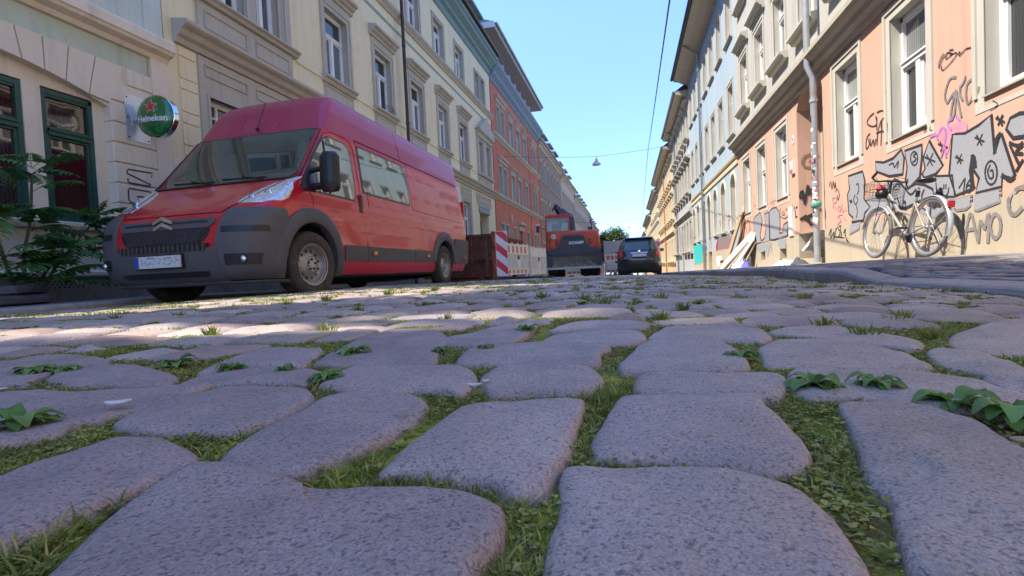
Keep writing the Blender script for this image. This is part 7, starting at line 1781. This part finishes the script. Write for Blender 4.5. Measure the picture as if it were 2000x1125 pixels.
strokes([E1([(430,500),(450,560),(435,600)]), E1([(470,560),(500,520),(520,540)]), E1([(560,560),(600,600),(640,560)]), E1([(500,620),(520,690),(500,740)]), E1([(700,560),(680,620),(720,650)]), E1([(440,660),(460,740),(470,690),(490,750)])], .02)
# NAMO on the plinth, oval loop at the far right
strokes([E1([(950,760),(968,860),(982,915),(995,830),(1003,745)]), E1([(1012,992),(1022,880),(1035,790),(1060,740),(1085,840),(1112,950)]), E1([(1020,862),(1090,848)]), E1([(1112,955),(1128,790),(1158,850),(1188,735),(1182,955)]), E1(blob(1240,830,38,88)+[(1278,830)])], .035, 'grey')
stroke(E1([(1440,545),(1380,560),(1338,640),(1345,720),(1385,745),(1440,690)]), .04, 'grey')
strokes([E1([(1322,215),(1380,240),(1425,215)]), E1([(1325,230),(1390,370)]), E1([(1425,235),(1370,290),(1425,300)]), E1([(1425,340),(1372,430)])], .022)
# tags higher up
strokes([E2([(1165,705),(1110,720),(1075,800),(1062,880),(1080,940),(1110,900),(1150,850),(1125,980),(1115,1100),(1150,1040),(1160,880),(1165,830),(1200,1010),(1215,1075)]), E2([(1205,780),(1200,860),(1225,920)]), E2([(1200,800),(1240,740),(1250,690)]), E2([(1320,720),(1270,760),(1255,860),(1270,945),(1310,900),(1330,790),(1330,870),(1365,850),(1378,790)]), E2([(1345,680),(1340,760),(1365,850)])], .022, 'grey')
strokes([E2([(1050,485),(1012,560),(1008,620),(1040,540),(1085,480),(1070,540),(1130,490),(1085,480)]), E2([(1100,460),(1140,450)]), E2([(1110,500),(1170,480),(1150,530),(1060,630),(1030,635),(1035,600)]), E2([(1180,500),(1200,470),(1195,510),(1250,450),(1305,432)])], .009)
strokes([E1([(330,0),(290,40),(280,80),(320,100),(350,80),(340,20)]), E1([(350,30),(350,130)]), E1([(300,150),(275,190),(272,265),(295,230),(285,190)]), E1([(300,185),(305,245),(325,195),(330,245),(345,190)]), E1([(350,240),(360,130),(385,60),(380,240)]), E1([(345,150),(395,130)]), E1(blob(400,90,18,50)+[(418,90)]), E1([(350,0),(395,-15),(425,60),(428,140),(415,190)])], .014)
strokes([E1([(0,540),(12,505),(20,560),(30,500),(38,555),(45,510),(50,560)]), E1([(45,580),(60,560),(75,600),(65,640),(60,600)])], .012)
strokes([E1([(25,620),(30,700)]), E1([(25,625),(50,620),(52,655),(30,665),(55,705)]), E1(blob(75,700,10,18)+[(85,700)]), E1([(92,665),(95,720),(110,715)]), E1([(115,690),(125,720)]), E1([(60,770),(80,745),(100,750)]), E1([(60,820),(85,790),(75,770)]), E1([(105,770),(125,790)])], .016, 'pink')
strokes([E1([(5,900),(25,850),(20,920),(45,870),(40,930)]), E1([(50,920),(60,850),(90,830),(85,900),(60,910)]), E1([(75,850),(100,880),(95,915)]), E1([(40,905),(120,915)]), E1([(115,880),(130,850),(128,900),(155,950),(135,930)])], .014)
strokes([E1([(1200,-90),(1240,-60),(1180,-20)]), E1([(690,130),(720,110),(700,150)]), E1([(745,100),(740,130),(760,125)])], .008)
strokes([E1([(800,170),(830,110),(860,150),(840,260),(820,330)]), E1([(740,180),(780,160),(800,200)]), E1([(850,250),(860,330)]), E1([(900,30),(870,80),(900,130)]), E1([(930,20),(960,60)])], .03, 'purple')
def ystrokes(lst, w_, colour='black'):
    """paint on the far reveal of the entrance (plane facing back down the street)"""
    mb = MB(); Yr = 11.864
    for pts in lst:
        P = [(on_y(u, v, Yr).x, on_y(u, v, Yr).z) for u, v in pts]; P = [(min(4.65, max(3.605, x)), z) for x, z in P]
        if len(P) > 2: P = [(q.x, q.y) for q in catmull([(x, z, 0) for x, z in P], 3, False)]
        n = len(P); vs = []
        for i in range(n):
            a_, c_ = P[max(i-1, 0)], P[min(i+1, n-1)]; t_ = Vector((c_[0]-a_[0], c_[1]-a_[1])); t_ = t_.normalized() if t_.length > 1e-9 else Vector((1, 0)); nn = Vector((-t_.y, t_.x))*w_/2
            for s in (1, -1): vs.append((min(4.69, max(3.603, P[i][0]+s*nn.x)), Yr-.004-len(mb.v)*2e-6-i*1e-6, P[i][1]+s*nn.y))
        mb.add(vs, [(2*i, 2*i+1, 2*i+3, 2*i+2) for i in range(n-1)])
    return gobj(mb, colour, 11)
# pier beside the entrance: AMS and FT, faded curl
ystrokes([E3([(1275,430),(1305,350),(1330,490)]), E3([(1280,430),(1320,415)]), E3([(1335,470),(1360,300),(1375,400),(1400,330),(1410,480)]), ], .045)
ystrokes([E3([(1330,640),(1480,520)]), E3([(1285,635),(1340,600)]), E3([(1330,590),(1400,690)]), E3([(1360,600),(1420,590)])], .07, 'black')
ystrokes([E3([(1440,130),(1340,130),(1310,90),(1330,30),(1400,5),(1460,20)]), E3([(1440,70),(1410,50),(1375,90)])], .055, 'brown')
strokes([E3([(1205,500),(1200,560),(1215,585),(1225,520),(1210,490)]), E3([(1232,500),(1245,590)]), E3([(1248,520),(1262,505)]), E3([(1240,605),(1262,600)])], .03)
strokes([E3([(1092,540),(1100,530),(1105,600)]), E3([(1125,545),(1120,585),(1140,580),(1130,550)]), E3([(1150,545),(1165,520)]), E3([(1095,600),(1140,620),(1175,590)])], .012)
strokes([E3([(770,670),(800,640),(800,780)]), E3([(810,700),(825,780)]), E3([(765,690),(780,760)])], .03, 'brown')
strokes([E3([(840,470),(860,490),(840,500)]), E3([(845,400),(858,440)]), E3([(1000,480),(1040,440),(1030,490)])], .02, 'pink')
# blue house
fill(E3([(275,895),(300,870),(350,858),(362,930),(355,1000),(362,1045),(335,1040),(322,1060),(305,1045),(285,1065),(278,980)]), 'teal')
fill(E3([(480,885),(500,800),(620,790),(640,860),(615,940),(520,975),(485,960)]), 'red')
for k in range(8): x = 505+k*15; fill(E3([(x-8,800+k*-3),(x,770-k*3),(x+8,800-k*3),(x+6,930-k*4),(x-5,940-k*4)]), 'grey')
strokes([E3([(500,800),(498,940)]), E3([(630,770),(640,860),(620,930)])], .05)
strokes([E3([(520,630),(530,700)]), E3([(512,650),(536,690)]), E3([(600,580),(618,620),(600,650),(615,720)]), E3([(598,600),(612,590)])], .035, 'red')
fill(E3([(490,985),(548,975),(552,1070),(498,1080)]), 'white')
strokes([E3([(365,880),(400,900),(370,930),(402,960),(375,990),(400,1020)]), E3([(385,870),(380,1000)]), E3([(620,760),(650,740),(640,720)])], .05, 'grey')
for k in range(16): u = 140+k*9; stroke(E3([(u,740+random.uniform(-40,40)),(u+random.uniform(-6,6),860),(u+random.uniform(-8,8),960+random.uniform(-40,30))]), .05, random.choice(['grey','white','black','grey']))
# left side tags on the pub, upright lettering on the corner pilaster
def ltag(lst, w_, d):
    b = [o for o in COL.objects if o.name == 'pub_building'][0]; org = Vector(b.location); mb = MB(); m_i = 0
    for pts in lst:
        P = [(on_x(u, v, XL+d).y, on_x(u, v, XL+d).z) for u, v in pts]; n = len(P); vs = []
        for i in range(n):
            a = P[max(i-1, 0)]; c = P[min(i+1, n-1)]; t = Vector((c[0]-a[0], c[1]-a[1])).normalized(); nn = Vector((-t.y, t.x))*w_/2
            for s in (1, -1): vs.append(LEFT(P[i][0]+s*nn.x, P[i][1]+s*nn.y, d+.003+len(mb.v)*1e-6))
        mb.add(vs, [(2*i, 2*i+1, 2*i+3, 2*i+2) for i in range(n-1)])
    mb.v = [tuple(Vector(p)-org) for p in mb.v]; mb.obj('graffiti', M_ink, b, fix=False)
Z5 = lambda l: [(a/3.516, 300+b/3.516) for a, b in l]
ltag([Z5([(1040,165),(1045,135),(880,108),(870,125),(872,135),(1035,215),(1030,225),(890,200),(878,190),(878,170)]), Z5([(1036,290),(1036,265),(1020,262),(890,238),(880,250),(885,320),(900,335),(960,345)]), Z5([(1010,300),(940,295)]), Z5([(895,370),(893,430)]), Z5([(905,372),(905,430)])], .022, .045)
ltag([Z5([(q[0], q[1]) for q in [(505,590),(520,640),(600,680),(680,700),(730,680),(735,640),(700,600),(660,610),(650,640),(670,655)]]), Z5([(560,590),(600,585),(610,640),(600,690)]), Z5([(285,610),(300,640),(330,600),(350,640),(380,600),(400,650),(430,590),(450,630),(480,600),(490,650)])], .012, .02)
# ============================================================ bicycle
M_bk = mat('bike_champagne', (.40, .385, .33), .3, metal=.4, var=.05); M_al = mat('bike_aluminium', (.62, .62, .63), .3, metal=.8, var=0)
M_fend = mat('fender_silver', (.60, .64, .68), .25, metal=.6, var=0)
def axle(u, v): return on_x(u, v, 3.34)
pf, pr = on_z(1707, 506, -.085), on_z(1830, 498, -.085)
F0 = Vector((3.29, 7.80, 0)); R0 = Vector((3.36, 6.72, 0)); 
F0.z = zpaveR(F0.x, F0.y)+.002; R0.z = zpaveR(R0.x, R0.y)+.002
dv = F0-R0; ang = atan2(dv.y, dv.x)
bike = thing('bicycle', 'champagne coloured city bicycle with a front basket leaning near the graffiti wall', 'bicycle', R0, (0, 0, 0))
bike.rotation_euler = (Matrix.Rotation(ang, 3, 'Z') @ Matrix.Rotation(radians(5.5), 3, 'X')).to_euler()
WB = 1.08; r0 = .345
def bt(name, m_, tubes, smooth=True, par=None):
    mb = MB(); [mb.tube(p, r, 10) for p, r in tubes]; return mb.obj(name, m_, par or bike, smooth=smooth, angle=45)
def bwheel(x, rear):
    w_ = link('wheel', None, bike, (x, 0, r0+.003))
    m = MB(); m.lathe([(r0-.034, -.012), (r0-.028, -.018), (r0-.012, -.019), (r0, -.008), (r0, .008), (r0-.012, .019), (r0-.028, .018), (r0-.034, .012), (r0-.034, -.012)], 64, axis='y', cap=False); m.obj('tyre', mat('bike_tyre', (.12, .115, .11), .8, var=.1), w_, smooth=True)
    m = MB(); m.lathe([(r0-.034, -.012), (r0-.052, -.011), (r0-.055, 0), (r0-.052, .011), (r0-.034, .012)], 64, axis='y', cap=False); m.obj('rim', M_al, w_, smooth=True)
    m = MB()
    for k in range(32):
        a = 2*pi*k/32; s = 1 if k % 2 else -1; b = a+(.35 if (k//2) % 2 else -.35); m.tube([(.022*cos(b), s*.026, .022*sin(b)), ((r0-.053)*cos(a), 0, (r0-.053)*sin(a))], .0013, 3, cap=False)
    m.obj('spokes', M_al, w_)
    m = MB(); m.lathe([(.0, -.05), (.009, -.05), (.009, -.034), (.026, -.03), (.026, -.024), (.014, -.02), (.014, .02), (.026, .024), (.026, .03), (.009, .034), (.009, .05), (0, .05)], 14, axis='y'); m.obj('hub', M_al, w_)
    return w_
bwheel(0, True); bwheel(WB, False)
A0 = (0, 0, r0); BB = (.43, 0, .28); ST = (.285, 0, .70); HT = (.86, 0, .84); HB = (.89, 0, .69); FA = (WB, 0, r0)
bt('frame', M_bk, [([BB, ST], .016), ([HT, HB], .020), ([HB, (.66, 0, .49), BB], .019), ([HT, (.62, 0, .60), (.34, 0, .52)], .017), ([(0, .055, r0), (.2, .05, .30), BB], .010), ([(0, -.055, r0), (.2, -.05, .30), BB], .010), ([(0, .055, r0), (.16, .045, .55), (.30, .01, .66)], .009), ([(0, -.055, r0), (.16, -.045, .55), (.30, -.01, .66)], .009)])
bt('fork', M_bk, [([HB, (.91, 0, .64)], .018), ([(.91, 0, .64), (.94, .05, .60), (1.02, .055, .46), (WB, .055, r0)], .010), ([(.91, 0, .64), (.94, -.05, .60), (1.02, -.055, .46), (WB, -.055, r0)], .010)])
bt('handlebar', M_black, [([(.86, 0, .84), (.84, 0, 1.0)], .013), ([(.84, 0, 1.0), (.90, 0, 1.03)], .014), ([(.62, .30, 1.06), (.74, .28, 1.03), (.88, .16, 1.01), (.90, 0, 1.03), (.88, -.16, 1.01), (.74, -.28, 1.03), (.62, -.30, 1.06)], .011)])
bt('grip', M_black, [([(.60, .305, 1.065), (.72, .285, 1.035)], .017)]); bt('grip', M_black, [([(.60, -.305, 1.065), (.72, -.285, 1.035)], .017)])
bt('brake_lever', M_al, [([(.78, .26, 1.0), (.70, .29, .98)], .006)]); bt('brake_lever', M_al, [([(.78, -.26, 1.0), (.70, -.29, .98)], .006)])
bt('cables', M_black, [([(.80, .2, 1.03), (.98, .12, 1.08), (.95, .03, .9), (.86, .02, .75)], .004), ([(.80, -.2, 1.03), (1.0, -.12, 1.1), (.97, -.03, .92), (.88, -.02, .78)], .004)])
bt('seat_post', M_al, [([ST, (.25, 0, .84)], .012)]); bt('seat_spring_cover', M_black, [([(.272, 0, .73), (.258, 0, .80)], .022)])
m = MB(); secs = []
for x, w_, z0_, z1_ in ((.05, .02, .90, .925), (.08, .085, .875, .935), (.15, .105, .87, .93), (.22, .08, .875, .922), (.30, .035, .885, .92), (.355, .018, .89, .912), (.37, .008, .895, .905)):
    secs.append([(x, w_*cos(a), (z0_+z1_)/2+(z1_-z0_)/2*sin(a)) for a in [2*pi*k/10 for k in range(10)]])
loft(secs).obj('saddle', M_black, bike, smooth=True, angle=60)
def fender(cx, a0_, a1_, name):
    m = MB(); n = 20; R_ = r0+.022; vs = []
    for k in range(n+1):
        a = radians(lerp(a0_, a1_, k/n))
        for yy, dr in ((-.027, -.012), (-.018, 0), (.018, 0), (.027, -.012)): vs.append((cx+(R_+dr)*cos(a), yy, r0+(R_+dr)*sin(a)))
    m.add(vs, [(k*4+j, k*4+j+1, k*4+j+5, k*4+j+4) for k in range(n) for j in range(3)]); m.obj(name, M_fend, bike, smooth=True, fix=False)
fender(0, 60, 200, 'rear_fender'); fender(WB, 12, 140, 'front_fender')
bt('fender_stay', M_al, [([(0, .06, r0), (-.30, .03, r0+.2)], .0025), ([(0, -.06, r0), (-.30, -.03, r0+.2)], .0025), ([(0, -.06, r0), (-.34, -.03, r0-.06)], .0025), ([(WB, -.06, r0), (WB-.34, -.03, r0+.1)], .0025)])
solid('rear_lamp', mat('tail_red', (.45, .02, .02), .2), bike, (-.345, -.03, r0+.19), (-.315, .03, r0+.26)); solid('lamp_reflector', M_fend, bike, (-.335, -.022, r0+.26), (-.31, .022, r0+.29))
m = MB(); 
for z in (.80, .92, 1.02): 
    w_ = .13+.03*(z-.8)/.2; pts = [(.93, -w_, z), (1.20, -w_, z), (1.20, w_, z), (.93, w_, z)]; m.tube(pts, .0035, 4, closed=True)
for k in range(9):
    x = .93+.27*k/8
    for s in (-1, 1): m.tube([(x, s*.13, .80), (x, s*.162, 1.02)], .0018, 3, cap=False)
for k in range(9):
    y = -.13+.26*k/8
    for x in (.93, 1.20): m.tube([(x, y, .80), (x, y*1.23, 1.02)], .0018, 3, cap=False)
    m.tube([(.93, y, .80), (1.20, y, .80)], .0018, 3, cap=False)
for z in (.84, .88, .96, .99):
    w_ = .13+.03*(z-.8)/.2; m.tube([(.93, -w_, z), (1.20, -w_, z), (1.20, w_, z), (.93, w_, z)], .0016, 3, closed=True)
m.obj('basket', M_black, bike)
bt('basket_stay', M_black, [([(.98, .05, .80), (WB, .06, r0)], .004), ([(.98, -.05, .80), (WB, -.06, r0)], .004)])
m = MB().lathe([(0, -.006), (.03, -.006), (.095, -.003), (.095, .003), (.03, .006), (0, .006)], 30, axis='y', c=(BB[0], -.05, BB[2])); m.obj('chainring', M_black, bike)
m = MB(); m.lathe([(0, -.01), (.04, -.01), (.045, 0), (.03, .01), (0, .01)], 16, axis='y', c=(0, -.045, r0)); m.tube([(.02, -.045, r0-.06), (.04, -.045, r0-.13)], .012, 6); m.lathe([(0, -.006), (.022, -.006), (.022, .006), (0, .006)], 12, axis='y', c=(.04, -.045, r0-.13)); m.obj('derailleur', M_black, bike)
bt('chain', mat('chain_steel', (.12, .11, .10), .5, metal=.8, var=0), [([(.43, -.05, .375), (0, -.05, r0+.04)], .005), ([(.43, -.05, .185), (.05, -.05, r0-.15), (.03, -.05, r0-.04)], .005)])
bt('crank', M_al, [([(.43, -.07, .28), (.58, -.08, .21)], .009)]); bt('crank', M_al, [([(.43, .07, .28), (.28, .08, .35)], .009)])
solid('pedal', M_amber, bike, (.545, -.16, .20), (.635, -.09, .22)); solid('pedal', M_black, bike, (.24, .09, .34), (.33, .17, .36))
bt('kickstand', M_al, [([(.36, -.05, .26), (.30, -.16, .02)], .008)])
# helmet bag in the basket: dark with red
t = thing('bike_bag', 'small dark and red bag lying in the bicycle basket', 'bag', bike.matrix_basis @ Vector((1.02, 0, .81)))
m = MB(); m.lathe([(0, 0), (.08, .01), (.09, .06), (.06, .12), (0, .14)], 10); m.v = [(x*.9, y, z+.01*sin(x*60)) for x, y, z in m.v]; m.obj('cloth', M_black, t, smooth=True)
m = MB(); m.lathe([(0, .10), (.05, .11), (.055, .14), (.03, .17), (0, .18)], 10, c=(-.02, -.01, 0)); m.obj('red_top', mat('cloth_red', (.5, .03, .05), .8), t, smooth=True)
# ============================================================ boards, rubbish, cloths, by the right wall
M_wd = mat('raw_wood', (.46, .33, .2), .8, var=.2, vs=4); M_wd2 = mat('white_board', (.58, .56, .53), .7, var=.06, vs=3); M_wd3 = mat('brown_board', (.27, .14, .07), .8, var=.2, vs=4)
def plank(label, yb, zb_, yt, zt, dbase, dtop, w_, th_, m_, wtop=None):
    g = zpaveR(XR-dbase, yb); t = thing('leaning_board', label, 'board', RIGHT(yb, g, dbase), group='boards leaning on the right wall')
    a = Vector(RIGHT(yb, g, dbase)); b = Vector(RIGHT(yt, zt, dtop)); ax = (b-a); dirw = Vector((0, 1, 0)); dirw = (dirw-ax.normalized()*dirw.dot(ax.normalized())).normalized(); nn = ax.cross(dirw).normalized()
    vs = [tuple(q+dirw*s*w_/2+nn*n_*th_/2-a) for q in (a, b) for s in (-1, 1) for n_ in (-1, 1)]
    MB().add(vs, [(0, 1, 3, 2), (4, 6, 7, 5), (0, 4, 5, 1), (2, 3, 7, 6), (0, 2, 6, 4), (1, 5, 7, 3)]).obj('board', m_, t)
plank('tallest raw wooden board leaning on the wall, leftmost of the heap', 18.6, 0, 17.0, 1.62, .35, .04, .35, .05, M_wd)
plank('narrow brown plank just right of the tallest board', 18.1, 0, 16.9, 1.25, .22, .03, .12, .04, M_wd3)
plank('grey white slab board leaning slantwise in the middle of the heap', 17.9, 0, 16.0, .72, .6, .05, .5, .04, M_wd2)
plank('cream coloured panel in front of the grey board', 17.4, 0, 15.9, .66, .5, .06, .36, .035, mat('cream_panel', (.62, .50, .33), .7, var=.1))
plank('white flat panel at the right of the board heap', 16.6, 0, 15.6, .68, .45, .05, .42, .03, M_wd2)
plank('short narrow board ending the heap on the right', 16.0, 0, 15.5, .5, .3, .05, .12, .03, M_wd)
def cloth(name, label, y, d, w_, l_, h_, m_, seed, zoff=0, cat='cloth', nn=16, rise=None):
    x0, y0, _ = RIGHT(y, 0, d); z0 = zpaveR(x0, y0)+.004+zoff
    t = thing(name, label, cat, (x0, y0, z0)); v = []
    for j in range(nn):
        for i in range(nn):
            a, b = i/(nn-1)*2-1, j/(nn-1)*2-1; r_ = math.hypot(a, b)
            if r_ > 1: a /= r_**.6; b /= r_**.6
            z = max(0, (1-min(1, r_)**1.5))*h_*(1+.9*noise.noise(Vector((a*2.5+seed, b*2.5, seed))))+.02*abs(noise.noise(Vector((a*7, b*7, seed))))
            if rise: z += rise(a, b)
            v.append((a*w_*(1+.25*noise.noise(Vector((a*2, b*2, seed+5)))), b*l_*(1+.25*noise.noise(Vector((a*2, b*2, seed+9)))), z))
    MB().add(v, [(j*nn+i, j*nn+i+1, (j+1)*nn+i+1, (j+1)*nn+i) for j in range(nn-1) for i in range(nn-1)]).obj('fabric', m_, t, smooth=True, fix=False); return t
M_cw = mat('cloth_white', (.68, .68, .70), .9, var=.08, vs=15, bump=.003, bs=30); M_cd = mat('cloth_dark', (.07, .065, .07), .9, var=.2, vs=10); M_cbl = mat('cloth_blue', (.12, .12, .35), .9, var=.3, vs=15)
cloth('cloth_heap', 'white cloth dropped on the pavement before the entrance step', 11.35, .45, .22, .35, .13, M_cw, 1)
cloth('dark_cloth', 'dark garment lying behind the white cloth near the grey pipe', 10.95, .3, .14, .3, .11, M_cd, 2)
cloth('dark_cloth', 'dark rag at the left end of the white cloth', 11.75, .4, .1, .14, .12, M_cd, 8)
cloth('white_sheet', 'large crumpled white sheet hanging over the entrance step beside the pipe', 11.25, -.18, .3, .55, .30, M_cw, 3, zoff=.26, rise=lambda a, b: .38*max(0, -b)**1.2)
cloth('plastic_bag', 'pale plastic rubbish bag at the foot of the leaning boards', 15.9, .35, .15, .3, .2, mat('bag_pale', (.6, .6, .66), .4, var=.15, vs=10), 4, cat='bag')
cloth('plastic_bag', 'blue and white rubbish bag at the right end of the boards', 15.35, .35, .14, .26, .2, M_cbl, 5, cat='bag')
cloth('plastic_bag', 'flat white bag left of the blue one below the boards', 16.5, .4, .14, .3, .15, M_cw, 6, cat='bag')
cloth('plastic_bag', 'small dark bag on top between the pale bags under the boards', 15.55, .2, .08, .12, .28, M_cd, 7, cat='bag')
t = thing('cardboard_box', 'flattened tan cardboard box low beside the tallest board', 'box', RIGHT(19.2, zpaveR(3.3, 19.2), .25)); solid('box', mat('cardboard', (.55, .36, .18), .85, var=.1), t, (-.1, -.45, 0), (.1, .3, .3)); solid('flap', mat('cardboard', (.55, .36, .18)), t, (-.16, -.4, .3), (.05, .25, .32))
# ============================================================ left side: stones and tree of heaven
M_dkst = mat('dark_stone', (.075, .072, .078), .85, var=.25, vs=9, bump=.004, bs=30)
def slabstone(label, x, y, z, w_, d_, h_, rot, seed):
    t = thing('stone_slab', label, 'stone', (x, y, z), (0, 0, rot), 'dark slabs at the foot of the pub wall'); o = [(w_*math.copysign(abs(cos(a))**.35, cos(a))*random.uniform(.92, 1.05), d_*math.copysign(abs(sin(a))**.35, sin(a))*random.uniform(.92, 1.05)) for a in [2*pi*(k+.5)/14 for k in range(14)]]
    secs = [[(a*s, b*s, zz+noise.noise(Vector((a*4+seed, b*4, zz*5)))*.012) for a, b in o] for s, zz in ((.9, 0), (1.0, h_*.2), (1.0, h_*.7), (.9, h_))]; loft(secs).obj('stone', M_dkst, t, smooth=True, angle=30)
slabstone('lower dark stone slab lying by the pub wall at the left edge', -6.45, 3.78, zpaveL(-6.5, 3.9), .42, .34, .105, .2, 1)
slabstone('upper dark stone slab stacked on the lower one at the left edge', -6.5, 3.80, zpaveL(-6.5, 3.9)+.11, .40, .30, .10, .5, 2)
M_ail = leafy_mat('ailanthus_leaf', (.04, .13, .04), (.10, .22, .055), .45, .25)
ail = thing('tree_of_heaven', 'young tree of heaven with long feathery dark green fronds in front of the pub window', 'tree', (-6.75, 4.28, zpaveL(-6.75, 4.3)))
LA = Vector(ail.location)
stems = [[(0, 0, 0), (.02, -.02, .5), (.05, .06, 1.0), (.06, .1, 1.5)], [(.05, .05, 0), (.15, .2, .4), (.2, .45, .75), (.22, .6, .95)], [(0, -.05, 0), (.1, -.25, .5), (.15, -.35, 1.0), (.2, -.4, 1.55)], [(.0, .0, 0), (.3, .0, .35), (.45, .1, .55)]]
m = MB(); [m.tube(catmull(s_, 3, False), [.022-.0012*i for i in range(len(catmull(s_, 3, False)))], 7) for s_ in stems]; m.obj('stem', mat('young_stem', (.10, .13, .06), .7, var=.2), ail, smooth=True)
def frond(base, direc, L_, n=11, droop=.45, seed=0):
    m = MB(); base = Vector(base); d = Vector(direc).normalized(); side = d.cross(Vector((0, 0, 1))).normalized(); pts = []
    for k in range(n+1):
        t = k/n; pts.append(base+d*L_*t+Vector((0, 0, 1))*(L_*(.18*t-droop*t*t)))
    m.tube(pts, [.004*(1-.7*k/n) for k in range(n+1)], 4)
    for k in range(2, n+1):
        tdir = (pts[k]-pts[k-1]).normalized()
        for s in ((-1, 1) if k < n else (0,)):
            ll = L_*.30*(sin(pi*(.25+.65*k/n)))*random.uniform(.85, 1.15); a = (side*s*.9+tdir*(.45 if s else 1.2)).normalized(); a.z -= .30*random.uniform(.4, 1.3); a.normalize()
            up = a.cross(tdir if s else side).normalized(); wv = ll*.17; b = a.cross(up).normalized(); p = pts[k]
            q = [p, p+a*ll*.25+b*wv*1.1, p+a*ll*.6+b*wv*.8-Vector((0, 0, ll*.04)), p+a*ll-Vector((0, 0, ll*.16)), p+a*ll*.6-b*wv*.8-Vector((0, 0, ll*.04)), p+a*ll*.25-b*wv*1.1, p+a*ll*.3+Vector((0, 0, ll*.02)), p+a*ll*.65]
            m.add(q, [(0, 1, 6), (1, 2, 7, 6), (2, 3, 7), (3, 4, 7), (4, 5, 6, 7), (5, 0, 6)])
    o = m.obj('frond', M_ail, ail, fix=False); tt = random.uniform(0, .9); tint_attr(o.data, col=(tt, tt, tt))
random.seed(77)
aim = [((215, 378), .95), ((205, 520), .9), ((215, 480), .9), ((150, 345), .6), ((185, 445), .8), ((120, 320), .7), ((60, 330), .7), ((10, 320), .7), ((0, 360), .8), ((90, 370), .7), ((20, 420), .8), ((130, 420), .8), ((60, 450), .8), ((150, 500), .8), ((100, 500), .8), ((40, 500), .8), ((0, 470), .8), ((170, 400), .7), ((110, 460), .7), ((0, 400), .7), ((70, 400), .6), ((30, 370), .6), ((190, 500), .7), ((120, 530), .7), ((60, 540), .7), ((10, 530), .8), ((-40, 450), .9), ((-60, 380), .9)]
for k, ((u, v), L_) in enumerate(aim):
    tip = on_x(u, v, random.uniform(-6.55, -6.05) if u < 160 else -6.35)-LA
    s_ = min(stems, key=lambda s_: min((Vector(q)-tip).length for q in s_)); q = Vector(min(s_[1:], key=lambda q: (Vector(q)-tip-Vector((0, 0, .15))).length))
    b = q; d = tip-b; L2 = max(.35, min(.95, d.length)); d.z += L2*.28
    frond(b, d, L2, n=11 if L2 > .5 else 9, droop=.42)
for k in range(52):
    s_ = random.choice(stems); q = Vector(random.choice(s_[1:]))+Vector((0, 0, random.uniform(-.2, .1))); a = random.uniform(-2.6, 2.0)
    frond(q, (abs(cos(a))*.7+.1, sin(a), random.uniform(.1, .7)), random.uniform(.4, .75), n=10, droop=.5)
m = MB()     # small window tag of the pub
